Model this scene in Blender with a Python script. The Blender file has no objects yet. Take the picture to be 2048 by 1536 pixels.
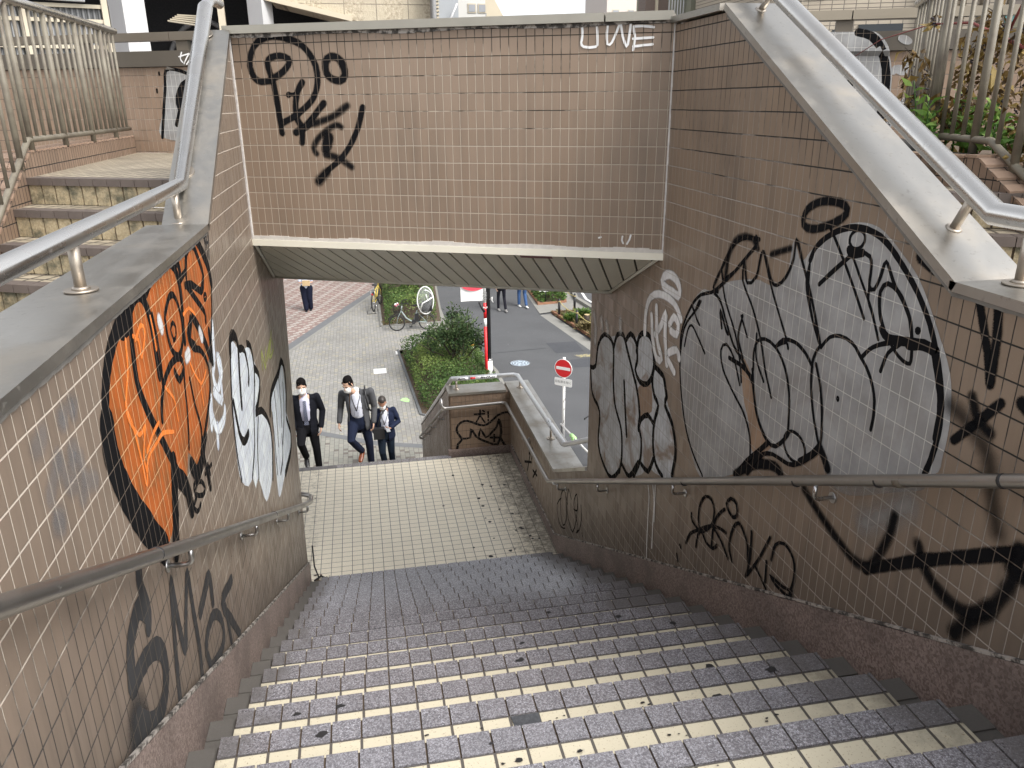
import bpy, bmesh, math, random
from math import sin, cos, pi, radians, sqrt, atan2
from mathutils import Vector, Matrix
from mathutils.geometry import tessellate_polygon
RND = random.Random(7)
SC = bpy.context.scene
COL = SC.collection
G = -7.09                      # street level; the camera is at the origin (eye height 0)
TH = radians(-24.8)            # the bridge over the stairs is skewed by this angle
U = Vector((cos(TH), sin(TH), 0)); N = Vector((-sin(TH), cos(TH), 0)); O = Vector((-.70, 5.42, 0))
def bv(u, v, z): return O + U*u + N*v + Vector((0, 0, z))      # bridge coordinates to world

# ------------------------------------------------------------------ mesh builder
class MB:
    def __init__(s): s.v = []; s.f = []; s.uv = []; s.m = []; s.sm = []
    def poly(s, pts, m=0, uv=None, smooth=False):
        b = len(s.v); s.v += [tuple(p) for p in pts]; s.f.append(tuple(range(b, b+len(pts)))); s.m.append(m); s.sm.append(smooth)
        s.uv.append([tuple(q) for q in uv] if uv else [(0, 0)]*len(pts))
    def mesh(s, verts, faces, m=0, smooth=False, uvs=None):
        b = len(s.v); s.v += [tuple(p) for p in verts]
        for f in faces:
            s.f.append(tuple(b+i for i in f)); s.m.append(m); s.sm.append(smooth)
            s.uv.append([uvs[i] for i in f] if uvs else [(0, 0)]*len(f))
    def hexa(s, c, m=0):       # eight corners: bottom 0-3 counterclockwise from above, top 4-7; box mapped in metres
        fs = [(3,2,1,0), (4,5,6,7), (0,1,5,4), (1,2,6,5), (2,3,7,6), (3,0,4,7)]
        c = [Vector(p) for p in c]
        for k, f in enumerate(fs):
            p = [c[i] for i in f]
            w = (p[1]-p[0]).length; h = (p[3]-p[0]).length
            s.poly(p, m, [(0, 0), (w, 0), (w, h), (0, h)])
    def box(s, a, b, m=0):
        (x0, y0, z0), (x1, y1, z1) = a, b
        s.hexa([(x0,y0,z0),(x1,y0,z0),(x1,y1,z0),(x0,y1,z0),(x0,y0,z1),(x1,y0,z1),(x1,y1,z1),(x0,y1,z1)], m)
    def ubox(s, a, b, m=0):    # box in bridge coordinates
        (x0, y0, z0), (x1, y1, z1) = a, b
        s.hexa([bv(*p) for p in [(x0,y0,z0),(x1,y0,z0),(x1,y1,z0),(x0,y1,z0),(x0,y0,z1),(x1,y0,z1),(x1,y1,z1),(x0,y1,z1)]], m)
    def tube(s, path, r, n=10, m=0, cap=True, closed=False):
        P = [Vector(p) for p in path]; k = len(P)
        rs = r if isinstance(r, (list, tuple)) else [r]*k
        b = len(s.v); t0 = None; up = None
        for i in range(k):
            if closed: t = (P[(i+1) % k]-P[i-1]).normalized()
            elif i == 0: t = (P[1]-P[0]).normalized()
            elif i == k-1: t = (P[-1]-P[-2]).normalized()
            else: t = ((P[i+1]-P[i]).normalized()+(P[i]-P[i-1]).normalized()).normalized()
            if up is None:
                up = Vector((0, 0, 1)) if abs(t.z) < .9 else Vector((1, 0, 0))
            up = (up - t*up.dot(t)).normalized(); sd = t.cross(up)
            mit = 1.0
            if 0 < i < k-1 and not closed:
                c = (P[i+1]-P[i]).normalized().dot((P[i]-P[i-1]).normalized()); mit = 1/max(.6, sqrt((1+c)/2))
            for j in range(n):
                a = 2*pi*j/n; s.v.append(tuple(P[i]+(up*cos(a)+sd*sin(a))*rs[i]*mit))
        def q(i0, i1):
            for j in range(n):
                s.f.append((b+i0*n+j, b+i0*n+(j+1) % n, b+i1*n+(j+1) % n, b+i1*n+j)); s.m.append(m); s.sm.append(True); s.uv.append([(0, 0)]*4)
        for i in range(k-1): q(i, i+1)
        if closed: q(k-1, 0)
        elif cap:
            s.f.append(tuple(b+j for j in range(n-1, -1, -1))); s.m.append(m); s.sm.append(False); s.uv.append([(0, 0)]*n)
            s.f.append(tuple(b+(k-1)*n+j for j in range(n))); s.m.append(m); s.sm.append(False); s.uv.append([(0, 0)]*n)
    def disc(s, c, r, h, axis=(0, 0, 1), n=20, m=0):
        c = Vector(c); a = Vector(axis).normalized(); s.tube([c, c+a*h], r, n, m)
    def ball(s, c, r, m=0, nu=12, nv=8):
        rx, ry, rz = r if isinstance(r, (tuple, list)) else (r, r, r); c = Vector(c)
        V = [c+Vector((0, 0, -rz))]
        for i in range(1, nv):
            t = -pi/2+pi*i/nv
            V += [c+Vector((rx*cos(t)*cos(2*pi*j/nu), ry*cos(t)*sin(2*pi*j/nu), rz*sin(t))) for j in range(nu)]
        V.append(c+Vector((0, 0, rz))); F = []
        for j in range(nu): F.append((0, 1+(j+1) % nu, 1+j)); F.append((len(V)-1, 1+(nv-2)*nu+j, 1+(nv-2)*nu+(j+1) % nu))
        for i in range(nv-2):
            for j in range(nu): F.append((1+i*nu+j, 1+i*nu+(j+1) % nu, 1+(i+1)*nu+(j+1) % nu, 1+(i+1)*nu+j))
        s.mesh(V, F, m, True)
    def plate(s, pts, d, m=0, uvf=None, m2=None):    # planar polygon pts extruded by vector d, front face mapped by uvf
        P = [Vector(p) for p in pts]; d = Vector(d)
        nrm = Vector((0, 0, 0))
        for i in range(len(P)): nrm += P[i].cross(P[(i+1) % len(P)])
        if nrm.dot(d) > 0: P.reverse()
        s.poly(P, m, [uvf(p) for p in P] if uvf else None)
        m2 = m if m2 is None else m2
        s.poly([p+d for p in reversed(P)], m2, [uvf(p) for p in reversed(P)] if uvf else None)
        for i in range(len(P)):
            a, b = P[i], P[(i+1) % len(P)]
            L = (b-a).length; w = d.length
            s.poly([b, a, a+d, b+d], m2, [(L, 0), (0, 0), (0, w), (L, w)])
    def build(s, name, mats, parent=None, loc=None, bevel=0, seg=2):
        me = bpy.data.meshes.new(name); me.from_pydata(s.v, [], s.f)
        if not isinstance(mats, (list, tuple)): mats = [mats]
        for mt in mats: me.materials.append(mt)
        uvl = me.uv_layers.new(name='UVMap'); i = 0
        for k, p in enumerate(me.polygons):
            p.material_index = s.m[k]; p.use_smooth = s.sm[k]
            for q in s.uv[k]: uvl.data[i].uv = q; i += 1
        me.validate(); me.update()
        ob = bpy.data.objects.new(name, me); COL.objects.link(ob)
        if loc is not None: ob.location = loc
        if parent is not None: ob.parent = parent
        if bevel:
            md = ob.modifiers.new('bevel', 'BEVEL'); md.width = bevel; md.segments = seg; md.limit_method = 'ANGLE'; md.angle_limit = radians(40)
        return ob
def thing(name, label, cat, group=None, loc=(0, 0, 0), rz=0):
    o = bpy.data.objects.new(name, None); COL.objects.link(o); o.location = loc; o.rotation_euler = (0, 0, rz)
    o.empty_display_size = .2
    return tag(o, label, cat, group)
def tag(o, label, cat, group=None):
    o['label'] = label; o['category'] = cat
    if group: o['group'] = group
    return o
def structure(o): o['kind'] = 'structure'; return o
def lab(o, label): o['label'] = label; return o

# ------------------------------------------------------------------ node materials
class NT:
    def __init__(s, name, rough=.6, metal=0, spec=.5):
        s.mat = bpy.data.materials.new(name); s.mat.use_nodes = True; s.t = s.mat.node_tree; s.n = s.t.nodes
        s.b = s.n['Principled BSDF']; s.b.inputs['Roughness'].default_value = rough; s.b.inputs['Metallic'].default_value = metal
        s.b.inputs['Specular IOR Level'].default_value = spec
    def new(s, typ, **kw):
        nd = s.n.new(typ)
        for k, v in kw.items():
            if hasattr(nd, k) and k not in nd.inputs: setattr(nd, k, v)
        return nd
    def link(s, a, b): s.t.links.new(a, b)
    def setin(s, sock, v):
        if hasattr(v, 'links') or isinstance(v, bpy.types.NodeSocket): s.link(v, sock)
        else: sock.default_value = v
    def uv(s): return s.new('ShaderNodeUVMap').outputs[0]
    def obj(s): return s.new('ShaderNodeTexCoord').outputs['Object']
    def geo(s): return s.new('ShaderNodeNewGeometry').outputs['Position']
    def attr(s, nm, out='Fac'):
        a = s.new('ShaderNodeAttribute'); a.attribute_name = nm; return a.outputs[out]
    def noise(s, vec, scale, detail=4, rough=.55, dist=0, out='Fac'):
        nd = s.new('ShaderNodeTexNoise'); s.link(vec, nd.inputs['Vector']); nd.inputs['Scale'].default_value = scale
        nd.inputs['Detail'].default_value = detail; nd.inputs['Roughness'].default_value = rough; nd.inputs['Distortion'].default_value = dist
        return nd.outputs[out]
    def voro(s, vec, scale, out='Distance', feature='F1'):
        nd = s.new('ShaderNodeTexVoronoi'); nd.feature = feature; s.link(vec, nd.inputs['Vector']); nd.inputs['Scale'].default_value = scale
        return nd.outputs[out]
    def vmath(s, op, a, b):
        nd = s.new('ShaderNodeVectorMath'); nd.operation = op; s.setin(nd.inputs[0], a); s.setin(nd.inputs[1], b); return nd.outputs[0]
    def math(s, op, a, b=0, c=None, clamp=False):
        nd = s.new('ShaderNodeMath'); nd.operation = op; nd.use_clamp = clamp; s.setin(nd.inputs[0], a); s.setin(nd.inputs[1], b)
        if c is not None: s.setin(nd.inputs[2], c)
        return nd.outputs[0]
    def sep(s, vec):
        nd = s.new('ShaderNodeSeparateXYZ'); s.link(vec, nd.inputs[0]); return nd.outputs
    def comb(s, x, y, z=0):
        nd = s.new('ShaderNodeCombineXYZ'); s.setin(nd.inputs[0], x); s.setin(nd.inputs[1], y); s.setin(nd.inputs[2], z); return nd.outputs[0]
    def ramp(s, fac, a, b, ca=0., cb=1.):    # smooth 0..1 between a and b
        nd = s.new('ShaderNodeMapRange'); nd.interpolation_type = 'SMOOTHSTEP'; s.setin(nd.inputs[0], fac)
        for i, v in enumerate((a, b, ca, cb)): nd.inputs[i+1].default_value = v
        return nd.outputs[0]
    def mix(s, fac, a, b, mode='MIX'):
        nd = s.new('ShaderNodeMix'); nd.data_type = 'RGBA'; nd.blend_type = mode
        s.setin(nd.inputs[0], fac)
        for sock, v in ((nd.inputs[6], a), (nd.inputs[7], b)):
            if isinstance(v, (tuple, list)): sock.default_value = (v[0], v[1], v[2], 1)
            else: s.link(v, sock)
        return nd.outputs[2]
    def brick(s, vec, w, h, mortar, c1, c2, cm, offset=0., smooth=.1, bias=0., freq=2):
        nd = s.new('ShaderNodeTexBrick'); s.link(vec, nd.inputs['Vector']); nd.offset = offset; nd.offset_frequency = freq; nd.squash = 1
        for k, v in (('Color1', c1), ('Color2', c2), ('Mortar', cm)):
            if isinstance(v, (tuple, list)): nd.inputs[k].default_value = (v[0], v[1], v[2], 1)
            else: s.link(v, nd.inputs[k])
        nd.inputs['Scale'].default_value = 1; nd.inputs['Mortar Size'].default_value = mortar; nd.inputs['Mortar Smooth'].default_value = smooth
        nd.inputs['Bias'].default_value = bias; nd.inputs['Brick Width'].default_value = w; nd.inputs['Row Height'].default_value = h
        return nd.outputs
    def bump(s, h, dist=.002, strength=1, invert=False):
        nd = s.new('ShaderNodeBump'); nd.inputs['Distance'].default_value = dist; nd.inputs['Strength'].default_value = strength; nd.invert = invert
        s.link(h, nd.inputs['Height']); s.link(nd.outputs[0], s.b.inputs['Normal'])
    def col(s, c):
        if isinstance(c, (tuple, list)): s.b.inputs['Base Color'].default_value = (c[0], c[1], c[2], 1)
        else: s.link(c, s.b.inputs['Base Color'])
        return s
    def rough(s, r): s.setin(s.b.inputs['Roughness'], r); return s
def plain(name, c, rough=.6, metal=0, var=.12, scale=30, spec=.5, bump=0):
    t = NT(name, rough, metal, spec); p = t.obj(); f = t.noise(p, scale, 4)
    t.col(t.mix(f, tuple(x*(1-var) for x in c), tuple(min(1, x*(1+var)) for x in c)))
    t.rough(t.ramp(t.noise(p, scale*.4, 3), .3, .7, max(0, rough-.07), min(1, rough+.07)))
    if bump: t.bump(f, bump)
    return t.mat
TP, TQ = .0495, .0972          # tile pitch across and up
def tile_wall(name, base, light, dark, au, av, c0, grime=.35, near=None, kh=.35, wv=.0030, wh=.0042, low=None):
    # vertical glazed tiles; joints go from light to dark with the place on the wall (au*u + av*v + c0) and with wear
    t = NT(name, .38, 0, .45); uv = t.uv(); x, y, _ = t.sep(uv)
    k = t.math('ADD', t.math('ADD', t.math('MULTIPLY', x, au), t.math('MULTIPLY', y, av)), c0)
    k = t.math('ADD', k, t.math('MULTIPLY', t.math('SUBTRACT', t.noise(uv, 1.7, 5, .6), .5), 2.0))
    if near is not None: k = t.math('ADD', k, t.ramp(x, near+.25, near-.15, 0, 1.1))
    k2 = t.math('ADD', k, t.math('MULTIPLY', t.math('SUBTRACT', t.noise(uv, 14, 3), .5), .8))
    gv = t.mix(t.ramp(k2, -.25, .25), light, dark); gh = t.mix(t.ramp(t.math('ADD', k2, kh), -.25, .25), light, dark)
    wob = t.noise(uv, 6, 2); wx = t.math('ADD', x, t.math('MULTIPLY', t.math('SUBTRACT', wob, .5), .0035)); wy = t.math('ADD', y, t.math('MULTIPLY', t.math('SUBTRACT', t.noise(t.vmath('ADD', uv, (7, 3, 0)), 6, 2), .5), .0035))
    def lines(c, p, w):
        f = t.math('ABSOLUTE', t.math('SUBTRACT', t.math('FRACT', t.math('ADD', t.math('DIVIDE', c, p), 100.5)), .5)); d = t.math('MULTIPLY', f, p)
        return t.ramp(d, w*.5+.0007, w*.5-.0007)
    mv, mh = lines(wx, TP, wv), lines(wy, TQ, wh)
    big = t.noise(uv, .9, 5, .6); streak = t.noise(t.vmath('MULTIPLY', uv, (14, .8, 1)), 1, 4, .6)
    cell = t.comb(t.math('FLOOR', t.math('DIVIDE', x, TP)), t.math('FLOOR', t.math('DIVIDE', y, TQ))); wn = t.new('ShaderNodeTexWhiteNoise'); wn.noise_dimensions = '2D'; t.link(cell, wn.inputs['Vector'])
    tile = t.mix(wn.outputs[0], base, tuple(c*.87 for c in base)); tile = t.mix(t.ramp(t.noise(uv, 1.3, 4), .35, .7, 0, .3), tile, tuple(c*f for c, f in zip(base, (.86, .84, .80))))
    g = t.math('MULTIPLY', t.ramp(t.math('ADD', t.math('MULTIPLY', big, .5), t.math('MULTIPLY', streak, .5)), .45, .75), grime)
    if low is not None:      # splashed dirt gathering just above the sloping skirting
        hh = t.math('ADD', y, t.math('MULTIPLY', x, .5)); g = t.math('ADD', g, t.math('MULTIPLY', t.ramp(t.math('ADD', hh, t.math('MULTIPLY', t.math('SUBTRACT', streak, .5), .9)), low+.15, low-.45), .62), clamp=True)
    c = t.mix(g, tile, (.075, .062, .052)); c = t.mix(t.math('MULTIPLY', t.noise(uv, 160, 2), .10), c, (.05, .04, .03))
    c = t.mix(mv, c, gv); c = t.mix(mh, c, gh); m = t.math('MAXIMUM', mv, mh)
    chip = t.math('MULTIPLY', t.ramp(t.noise(uv, 31, 3, .7), .735, .75), .5); c = t.mix(chip, c, (.42, .37, .31))
    t.col(c); t.rough(t.math('ADD', t.ramp(t.math('ADD', m, t.math('MULTIPLY', g, .7)), 0, 1, .30, .82), t.math('MULTIPLY', wn.outputs[0], .16)))
    t.bump(t.math('ADD', m, t.math('MULTIPLY', t.noise(uv, 9, 2), -.12)), .0025, 1, True)
    geo = t.new('ShaderNodeNewGeometry'); tilt = t.vmath('NORMALIZE', t.vmath('ADD', geo.outputs['Normal'], t.vmath('MULTIPLY', t.vmath('SUBTRACT', wn.outputs['Color'], (.5, .5, .5)), (.07, .07, .07))), (0, 0, 0))
    bn_ = [n for n in t.n if n.type == 'BUMP'][0]; t.link(tilt, bn_.inputs['Normal'])
    return t.mat
BEIGE = (.27, .2, .147)
M = {}
M['tile_beam'] = tile_wall('beam_tiles', BEIGE, (.43, .37, .30), (.03, .026, .022), 0, 2.0, -.40, kh=.45, wv=.0038, wh=.0048)
M['tile_left'] = tile_wall('left_wall_tiles', (.232, .177, .136), (.50, .44, .37), (.045, .04, .036), -.8, -1.6, -1.70, grime=.42, kh=-.15, low=-1.25, wv=.0034, wh=.005)
M['tile_right'] = tile_wall('right_wall_tiles', (.26, .193, .14), (.36, .32, .28), (.022, .02, .017), -.2, 1.35, .38, grime=.45, near=0.0, kh=.35, low=-1.35, wv=.0034, wh=.005)
M['tile_parapet'] = tile_wall('parapet_tiles', (.22, .155, .11), (.33, .28, .24), (.05, .042, .036), 0, 0, .1, grime=.6)
M['tile_back'] = tile_wall('back_wall_tiles', (.285, .20, .142), (.42, .36, .30), (.09, .075, .06), 0, 0, -.1, grime=.4, kh=.2)
M['tile_curb'] = tile_wall('curb_tiles', (.265, .185, .135), (.05, .042, .036), (.022, .02, .018), 0, 0, .6, grime=.6, wv=.005, wh=.006)
def granite():
    t = NT('skirting_granite', .55); p = t.geo(); v = t.voro(p, 120, 'Color'); s = t.sep(v)[0]
    c = t.mix(t.ramp(s, .0, 1.), (.135, .098, .085), (.27, .212, .19)); c = t.mix(t.ramp(t.noise(p, 260, 2), .62, .7), c, (.42, .34, .30))
    c = t.mix(t.ramp(t.noise(p, 190, 2), .64, .72), c, (.055, .04, .036)); c = t.mix(t.math('MULTIPLY', t.ramp(t.noise(p, 3, 4), .4, .7), .5), c, (.07, .055, .05))
    t.col(c); t.bump(s, .0008); return t.mat
M['granite'] = granite()
def caulk():
    t = NT('joint_sealant', .8); p = t.geo(); f = t.noise(p, 22, 5, .65)
    t.col(t.mix(t.ramp(f, .42, .58), (.36, .33, .30), (.05, .045, .04))); t.bump(f, .003); return t.mat
M['caulk'] = caulk()
def steel(name, c=(.56, .54, .51), r=.34, dirt=.35, brush=True):
    t = NT(name, r, 1.0); p = t.obj(); big = t.noise(p, 2.6, 5, .62); sp = t.noise(p, 46, 4, .6)
    d = t.math('MULTIPLY', t.ramp(big, .42, .72), dirt); d2 = t.math('MULTIPLY', t.ramp(sp, .58, .72), dirt*.8)
    cc = t.mix(d, c, (.30, .26, .21)); cc = t.mix(d2, cc, (.12, .10, .08)); t.col(cc)
    t.setin(t.b.inputs['Metallic'], t.math('SUBTRACT', 1.0, t.math('MULTIPLY', d2, .8)))
    t.rough(t.math('ADD', t.math('MULTIPLY', d, .5), t.ramp(t.noise(t.vmath('MULTIPLY', p, (30, 3, 30)), 1, 2), .3, .7, r-.02, r+.03))); return t.mat
M['coping'] = steel('coping_steel', (.43, .415, .385), .34, .55)
M['pipe'] = steel('rail_steel', (.62, .605, .58), .24, .25)
M['dark_rail'] = steel('handrail_steel', (.40, .385, .37), .30, .30)
M['post'] = steel('post_steel', (.48, .43, .37), .36, .45)
def fence_mat():
    t = NT('fence_paint', .55); p = t.geo(); f = t.noise(p, 8, 5, .6)
    t.col(t.mix(t.ramp(f, .35, .7), (.19, .17, .13), (.125, .105, .08))); return t.mat
M['fence'] = fence_mat()
M['brown_cap'] = plain('brown_cap_metal', (.085, .072, .056), .5, .0, .12, 5)
M['brown_rail'] = plain('bronze_rail_metal', (.125, .105, .08), .45, .0, .12, 5)
M['rail_tan'] = plain('tan_rail_metal', (.27, .235, .18), .5, 0, .1, 4)
M['soffit'] = plain('soffit_panel', (.54, .525, .455), .5, 0, .10, 2.5)
M['soffit_gap'] = plain('soffit_shadow_gap', (.03, .028, .022), .8)
M['soffit_trim'] = plain('soffit_trim_paint', (.74, .71, .60), .55, 0, .1, 6)
M['black_steel'] = plain('black_paint', (.012, .012, .013), .4)
M['dark'] = plain('dark_void', (.006, .006, .007), .9)
def step_tile(name, c1, c2, c3, sp=.35, grime=.5, rough=.3):
    # speckled ceramic: mapped in metres, joints every 10 cm; attribute-free, dirt gathers by the side walls
    t = NT(name, rough, 0, .6); p = t.geo(); x, y, z = t.sep(p)
    f = t.noise(p, 120, 3, .7); f2 = t.noise(p, 230, 2, .6)
    c = t.mix(t.ramp(f, .36, .62), c1, c2); c = t.mix(t.math('MULTIPLY', t.ramp(f2, .56, .66), sp), c, c3)
    tone = t.noise(t.vmath('MULTIPLY', p, (10, 3.3, .01)), 1, 1); c = t.mix(t.ramp(tone, .3, .7, 0, .25), c, tuple(q*.75 for q in c1))
    side = t.math('MAXIMUM', t.ramp(x, 1.0, 1.68, 0, 1), t.ramp(x, -.30, -.66, 0, 1))
    d = t.math('MULTIPLY', t.ramp(t.math('ADD', t.noise(p, 5, 5, .65), t.math('MULTIPLY', side, .5)), .62, .95), grime)
    c = t.mix(d, c, (.075, .068, .06)); blot = t.ramp(t.noise(p, 17, 4, .7), .70, .74); c = t.mix(t.math('MULTIPLY', blot, .6), c, (.05, .045, .04))
    t.col(c); t.rough(t.math('ADD', t.ramp(f, .3, .7, rough-.05, rough+.12), t.math('MULTIPLY', d, .3)))
    t.bump(f, .0006)
    if name == 'nosing_tile': t.setin(t.b.inputs['Coat Weight'], t.math('MULTIPLY', t.ramp(t.noise(p, 2.2, 3), .3, .6, .25, .85), t.math('SUBTRACT', 1, d))); t.b.inputs['Coat Roughness'].default_value = .2
    return t.mat
M['nosing'] = step_tile('nosing_tile', (.112, .106, .116), (.238, .23, .25), (.62, .63, .70), .6, .55, .2)
M['nosing_dirty'] = step_tile('gutter_tile', (.085, .08, .074), (.13, .12, .11), (.2, .19, .17), .2, .6, .5)
def cream_mat(name, w, h, rough=.36, grime=.55, mort=.005, base=(.60, .55, .42), landing=False, mcol=(.10, .09, .08)):
    t = NT(name, rough, 0, .5); uv = t.uv(); p = t.geo(); x, y, z = t.sep(p)
    sp = t.noise(p, 150, 3, .7)
    c1 = t.mix(t.ramp(sp, .60, .68), base, (.30, .235, .15)); c2 = t.mix(t.ramp(sp, .60, .70), tuple(q*.94 for q in base), (.33, .25, .16))
    br = t.brick(uv, w, h, mort, c1, c2, mcol, smooth=.15)
    side = t.math('MAXIMUM', t.ramp(x, 1.0, 1.7, 0, 1), t.ramp(x, -.25, -.68, 0, .8))
    if landing: side = t.math('MAXIMUM', t.math('MAXIMUM', t.ramp(x, .95, 1.7, 0, 1), t.ramp(x, -.55, -.70, 0, .5)), t.math('MULTIPLY', t.ramp(x, .45, 1.2, 0, 1), t.ramp(y, 8.5, 9.2, 0, .8)))
    dn = t.math('ADD', t.noise(p, 15. if landing else 4.5, 7, .78), t.math('MULTIPLY', side, .42))
    d = t.math('MULTIPLY', t.ramp(dn, .66, .98), grime*2 if landing else grime)
    d = t.math('MINIMUM', d, .93)
    c = t.mix(d, br[0], (.055, .047, .038)); blot = t.ramp(t.noise(p, 11, 3, .6), .715, .735)
    c = t.mix(t.math('MULTIPLY', blot, t.ramp(side, 0, .6, .25, .85)), c, (.05, .045, .04))
    t.col(c); t.rough(t.math('ADD', rough, t.math('MULTIPLY', d, .35))); t.bump(br[1], .0015, 1, True); return t.mat
M['cream_step'] = cream_mat('tread_tile', .1, .1)
M['cream_riser'] = cream_mat('riser_tile', .1, .3, .6, .9, .004, (.55, .45, .30), mcol=(.03, .028, .026))
M['cream_landing'] = cream_mat('landing_tile', .1, .0872, .42, .36, .0030, (.84, .77, .62), True, (.15, .135, .12))
M['concrete'] = plain('bare_concrete', (.30, .29, .27), .85, 0, .2, 3)
M['stain'] = plain('gum_stain', (.02, .019, .02), .6)
M['paper'] = plain('white_paper', (.80, .80, .78), .7, 0, .03)
M['white_paint'] = plain('white_paint', (.78, .78, .76), .45, 0, .06, 8)
M['red_paint'] = plain('red_paint', (.62, .02, .025), .4, 0, .06, 8)
M['chrome'] = plain('bare_metal', (.5, .5, .5), .3, 1.0, .08)
M['rubber'] = plain('black_rubber', (.02, .02, .021), .7)
M['plastic_black'] = plain('black_plastic', (.02, .02, .022), .45)
M['green_tape'] = plain('green_tape', (.42, .72, .30), .6, 0, .06)
M['sticker'] = plain('white_sticker', (.75, .76, .78), .5, 0, .1, 60)
M['ink'] = plain('black_ink', (.015, .015, .016), .6)
M['grey_ink'] = plain('grey_ink', (.22, .22, .22), .6)
M['coping_grey'] = plain('weathered_cap_metal', (.30, .285, .245), .5, .2, .14, 7)
M['pale_rail'] = steel('pale_rail_steel', (.74, .75, .76), .42, .15)
M['coping_seal'] = plain('grey_sealant', (.17, .16, .145), .8, 0, .45, 18)
CAMERA = (0.343940613, -0.009024684, 0.18734826, 1574.5432)
SKY, SUN, EXPOSURE = .15, 1.2, 1.2
# ------------------------------------------------------------------ street level
def paver(name, w, h, c1, c2, c3, mort, mc, rot=0, offset=.5, zig=False):
    t = NT(name, .8); p = t.geo(); x, y, z = t.sep(p)
    ca, sa = cos(rot), sin(rot)
    u = t.math('ADD', t.math('MULTIPLY', x, ca), t.math('MULTIPLY', y, sa)); v = t.math('SUBTRACT', t.math('MULTIPLY', y, ca), t.math('MULTIPLY', x, sa))
    uv = t.comb(u, v)
    br = t.brick(uv, w, h, mort, c1, c2, mc, offset=offset, smooth=.2)
    cell = t.comb(t.math('FLOOR', t.math('DIVIDE', u, w*.5)), t.math('FLOOR', t.math('DIVIDE', v, h)))
    wn = t.new('ShaderNodeTexWhiteNoise'); wn.noise_dimensions = '2D'; t.link(cell, wn.inputs['Vector'])
    c = br[0]
    if zig:      # broken zigzag of pale pavers between the red ones
        fu = t.math('DIVIDE', u, w); fv = t.math('FLOOR', t.math('DIVIDE', v, h))
        par = t.math('PINGPONG', fv, 2.0)
        ph = t.math('FRACT', t.math('ADD', t.math('MULTIPLY', t.math('FLOOR', t.math('ADD', fu, t.math('MULTIPLY', fv, .5))), .3334), t.math('MULTIPLY', par, .3334)))
        c = t.mix(t.ramp(ph, .60, .62), c, c3); c = t.mix(t.math('GREATER_THAN', br[1], .5), c, mc)
    else:
        c = t.mix(t.math('MULTIPLY', t.math('GREATER_THAN', wn.outputs[0], .86), t.math('LESS_THAN', br[1], .5)), c, c3)
    c = t.mix(t.math('MULTIPLY', t.ramp(t.noise(p, .7, 5, .65), .4, .75), .35), c, (.12, .115, .10)); c = t.mix(t.math('MULTIPLY', t.noise(p, 45, 3), .25), c, (.10, .095, .085))
    t.col(c); t.bump(br[1], .003, 1, True); return t.mat
M['paver'] = paver('grey_paver', .2, .1, (.262, .256, .242), (.32, .312, .292), (.345, .325, .265), .0045, (.13, .127, .115), pi/2, .5)
M['paver_dark'] = paver('stair_foot_paver', .2, .1, (.25, .25, .22), (.30, .29, .25), (.15, .13, .115), .0045, (.10, .095, .085), pi/2)
M['paver_pink'] = paver('pink_paver', .2, .1, (.285, .19, .168), (.25, .165, .146), (.43, .40, .37), .0045, (.2, .17, .15), radians(8), .5, True)
def asphalt(name, c, c2):
    t = NT(name, .85); p = t.geo(); f = t.noise(p, 70, 3, .7); b = t.noise(p, .8, 5, .6)
    k = t.mix(t.ramp(f, .3, .75), c, c2); k = t.mix(t.math('MULTIPLY', t.ramp(b, .35, .7), .3), k, tuple(q*.7 for q in c))
    k = t.mix(t.ramp(t.voro(p, 2.2), .035, .02), k, (.42, .42, .42)); t.col(k); t.bump(f, .004); return t.mat
M['asphalt'] = asphalt('asphalt', (.068, .07, .075), (.122, .125, .13)); M['asphalt_patch'] = asphalt('asphalt_patch', (.05, .053, .06), (.085, .09, .10))
M['kerb'] = plain('kerb_concrete', (.24, .235, .215), .85, 0, .18, 4); M['band'] = plain('grey_band_stone', (.135, .14, .145), .8, 0, .15, 6)
M['soil'] = plain('dry_soil', (.085, .06, .04), .95, 0, .35, 14, bump=.01)
def sheet(name, poly, z, mat):
    m = MB(); m.poly([(x, y, z) for x, y in poly], 0, [(x, y) for x, y in poly]); return structure(m.build(name, mat))
def strip(name, path, w, z, mat, h=0):
    m = MB(); P = [Vector((x, y, 0)) for x, y in path]; L = []
    for i in range(len(P)):
        d = (P[min(i+1, len(P)-1)]-P[max(i-1, 0)]).normalized(); n = Vector((-d.y, d.x, 0)); L.append((P[i]+n*w/2, P[i]-n*w/2))
    for i in range(len(P)-1):
        a, b, c, d = L[i][1], L[i+1][1], L[i+1][0], L[i][0]
        up = Vector((0, 0, z)); 
        if h: m.hexa([a+up, b+up, c+up, d+up]+[q+up+Vector((0, 0, h)) for q in (a, b, c, d)])
        else: m.poly([a+up, b+up, c+up, d+up])
    return structure(m.build(name, mat))
sheet('ground', [(-260, -60), (260, -60), (260, 420), (-260, 420)], G-.03, M['asphalt'])
sheet('plaza_paving', [(-30, 9), (3.3, 9), (3.3, 20.6), (3.0, 23.4), (2.66, 26), (2.66, 28), (2.9, 32), (3.7, 46), (-30, 46)], G, M['paver'])
sheet('stair_foot_paving', [(-6, 14.0), (.98, 14.0), (.98, 15.78), (-1.3, 17.1), (-6, 19.4)], G+.004, M['paver_dark'])
strip('paving_band', [(-6, 19.5), (-1.28, 17.12), (.1, 16.2), (1.02, 15.88), (3.3, 15.4)], .20, G+.008, M['band'])
pd = Vector((2.575, 6.734, 0)).normalized()
sheet('pink_paving', [(-30, 12.0), (-7.1, 12.0), (-2.60, 24.1), (-.70, 29.15), (.30, 31.7), (3.4, 46), (-30, 46)], G+.004, M['paver_pink'])
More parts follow.
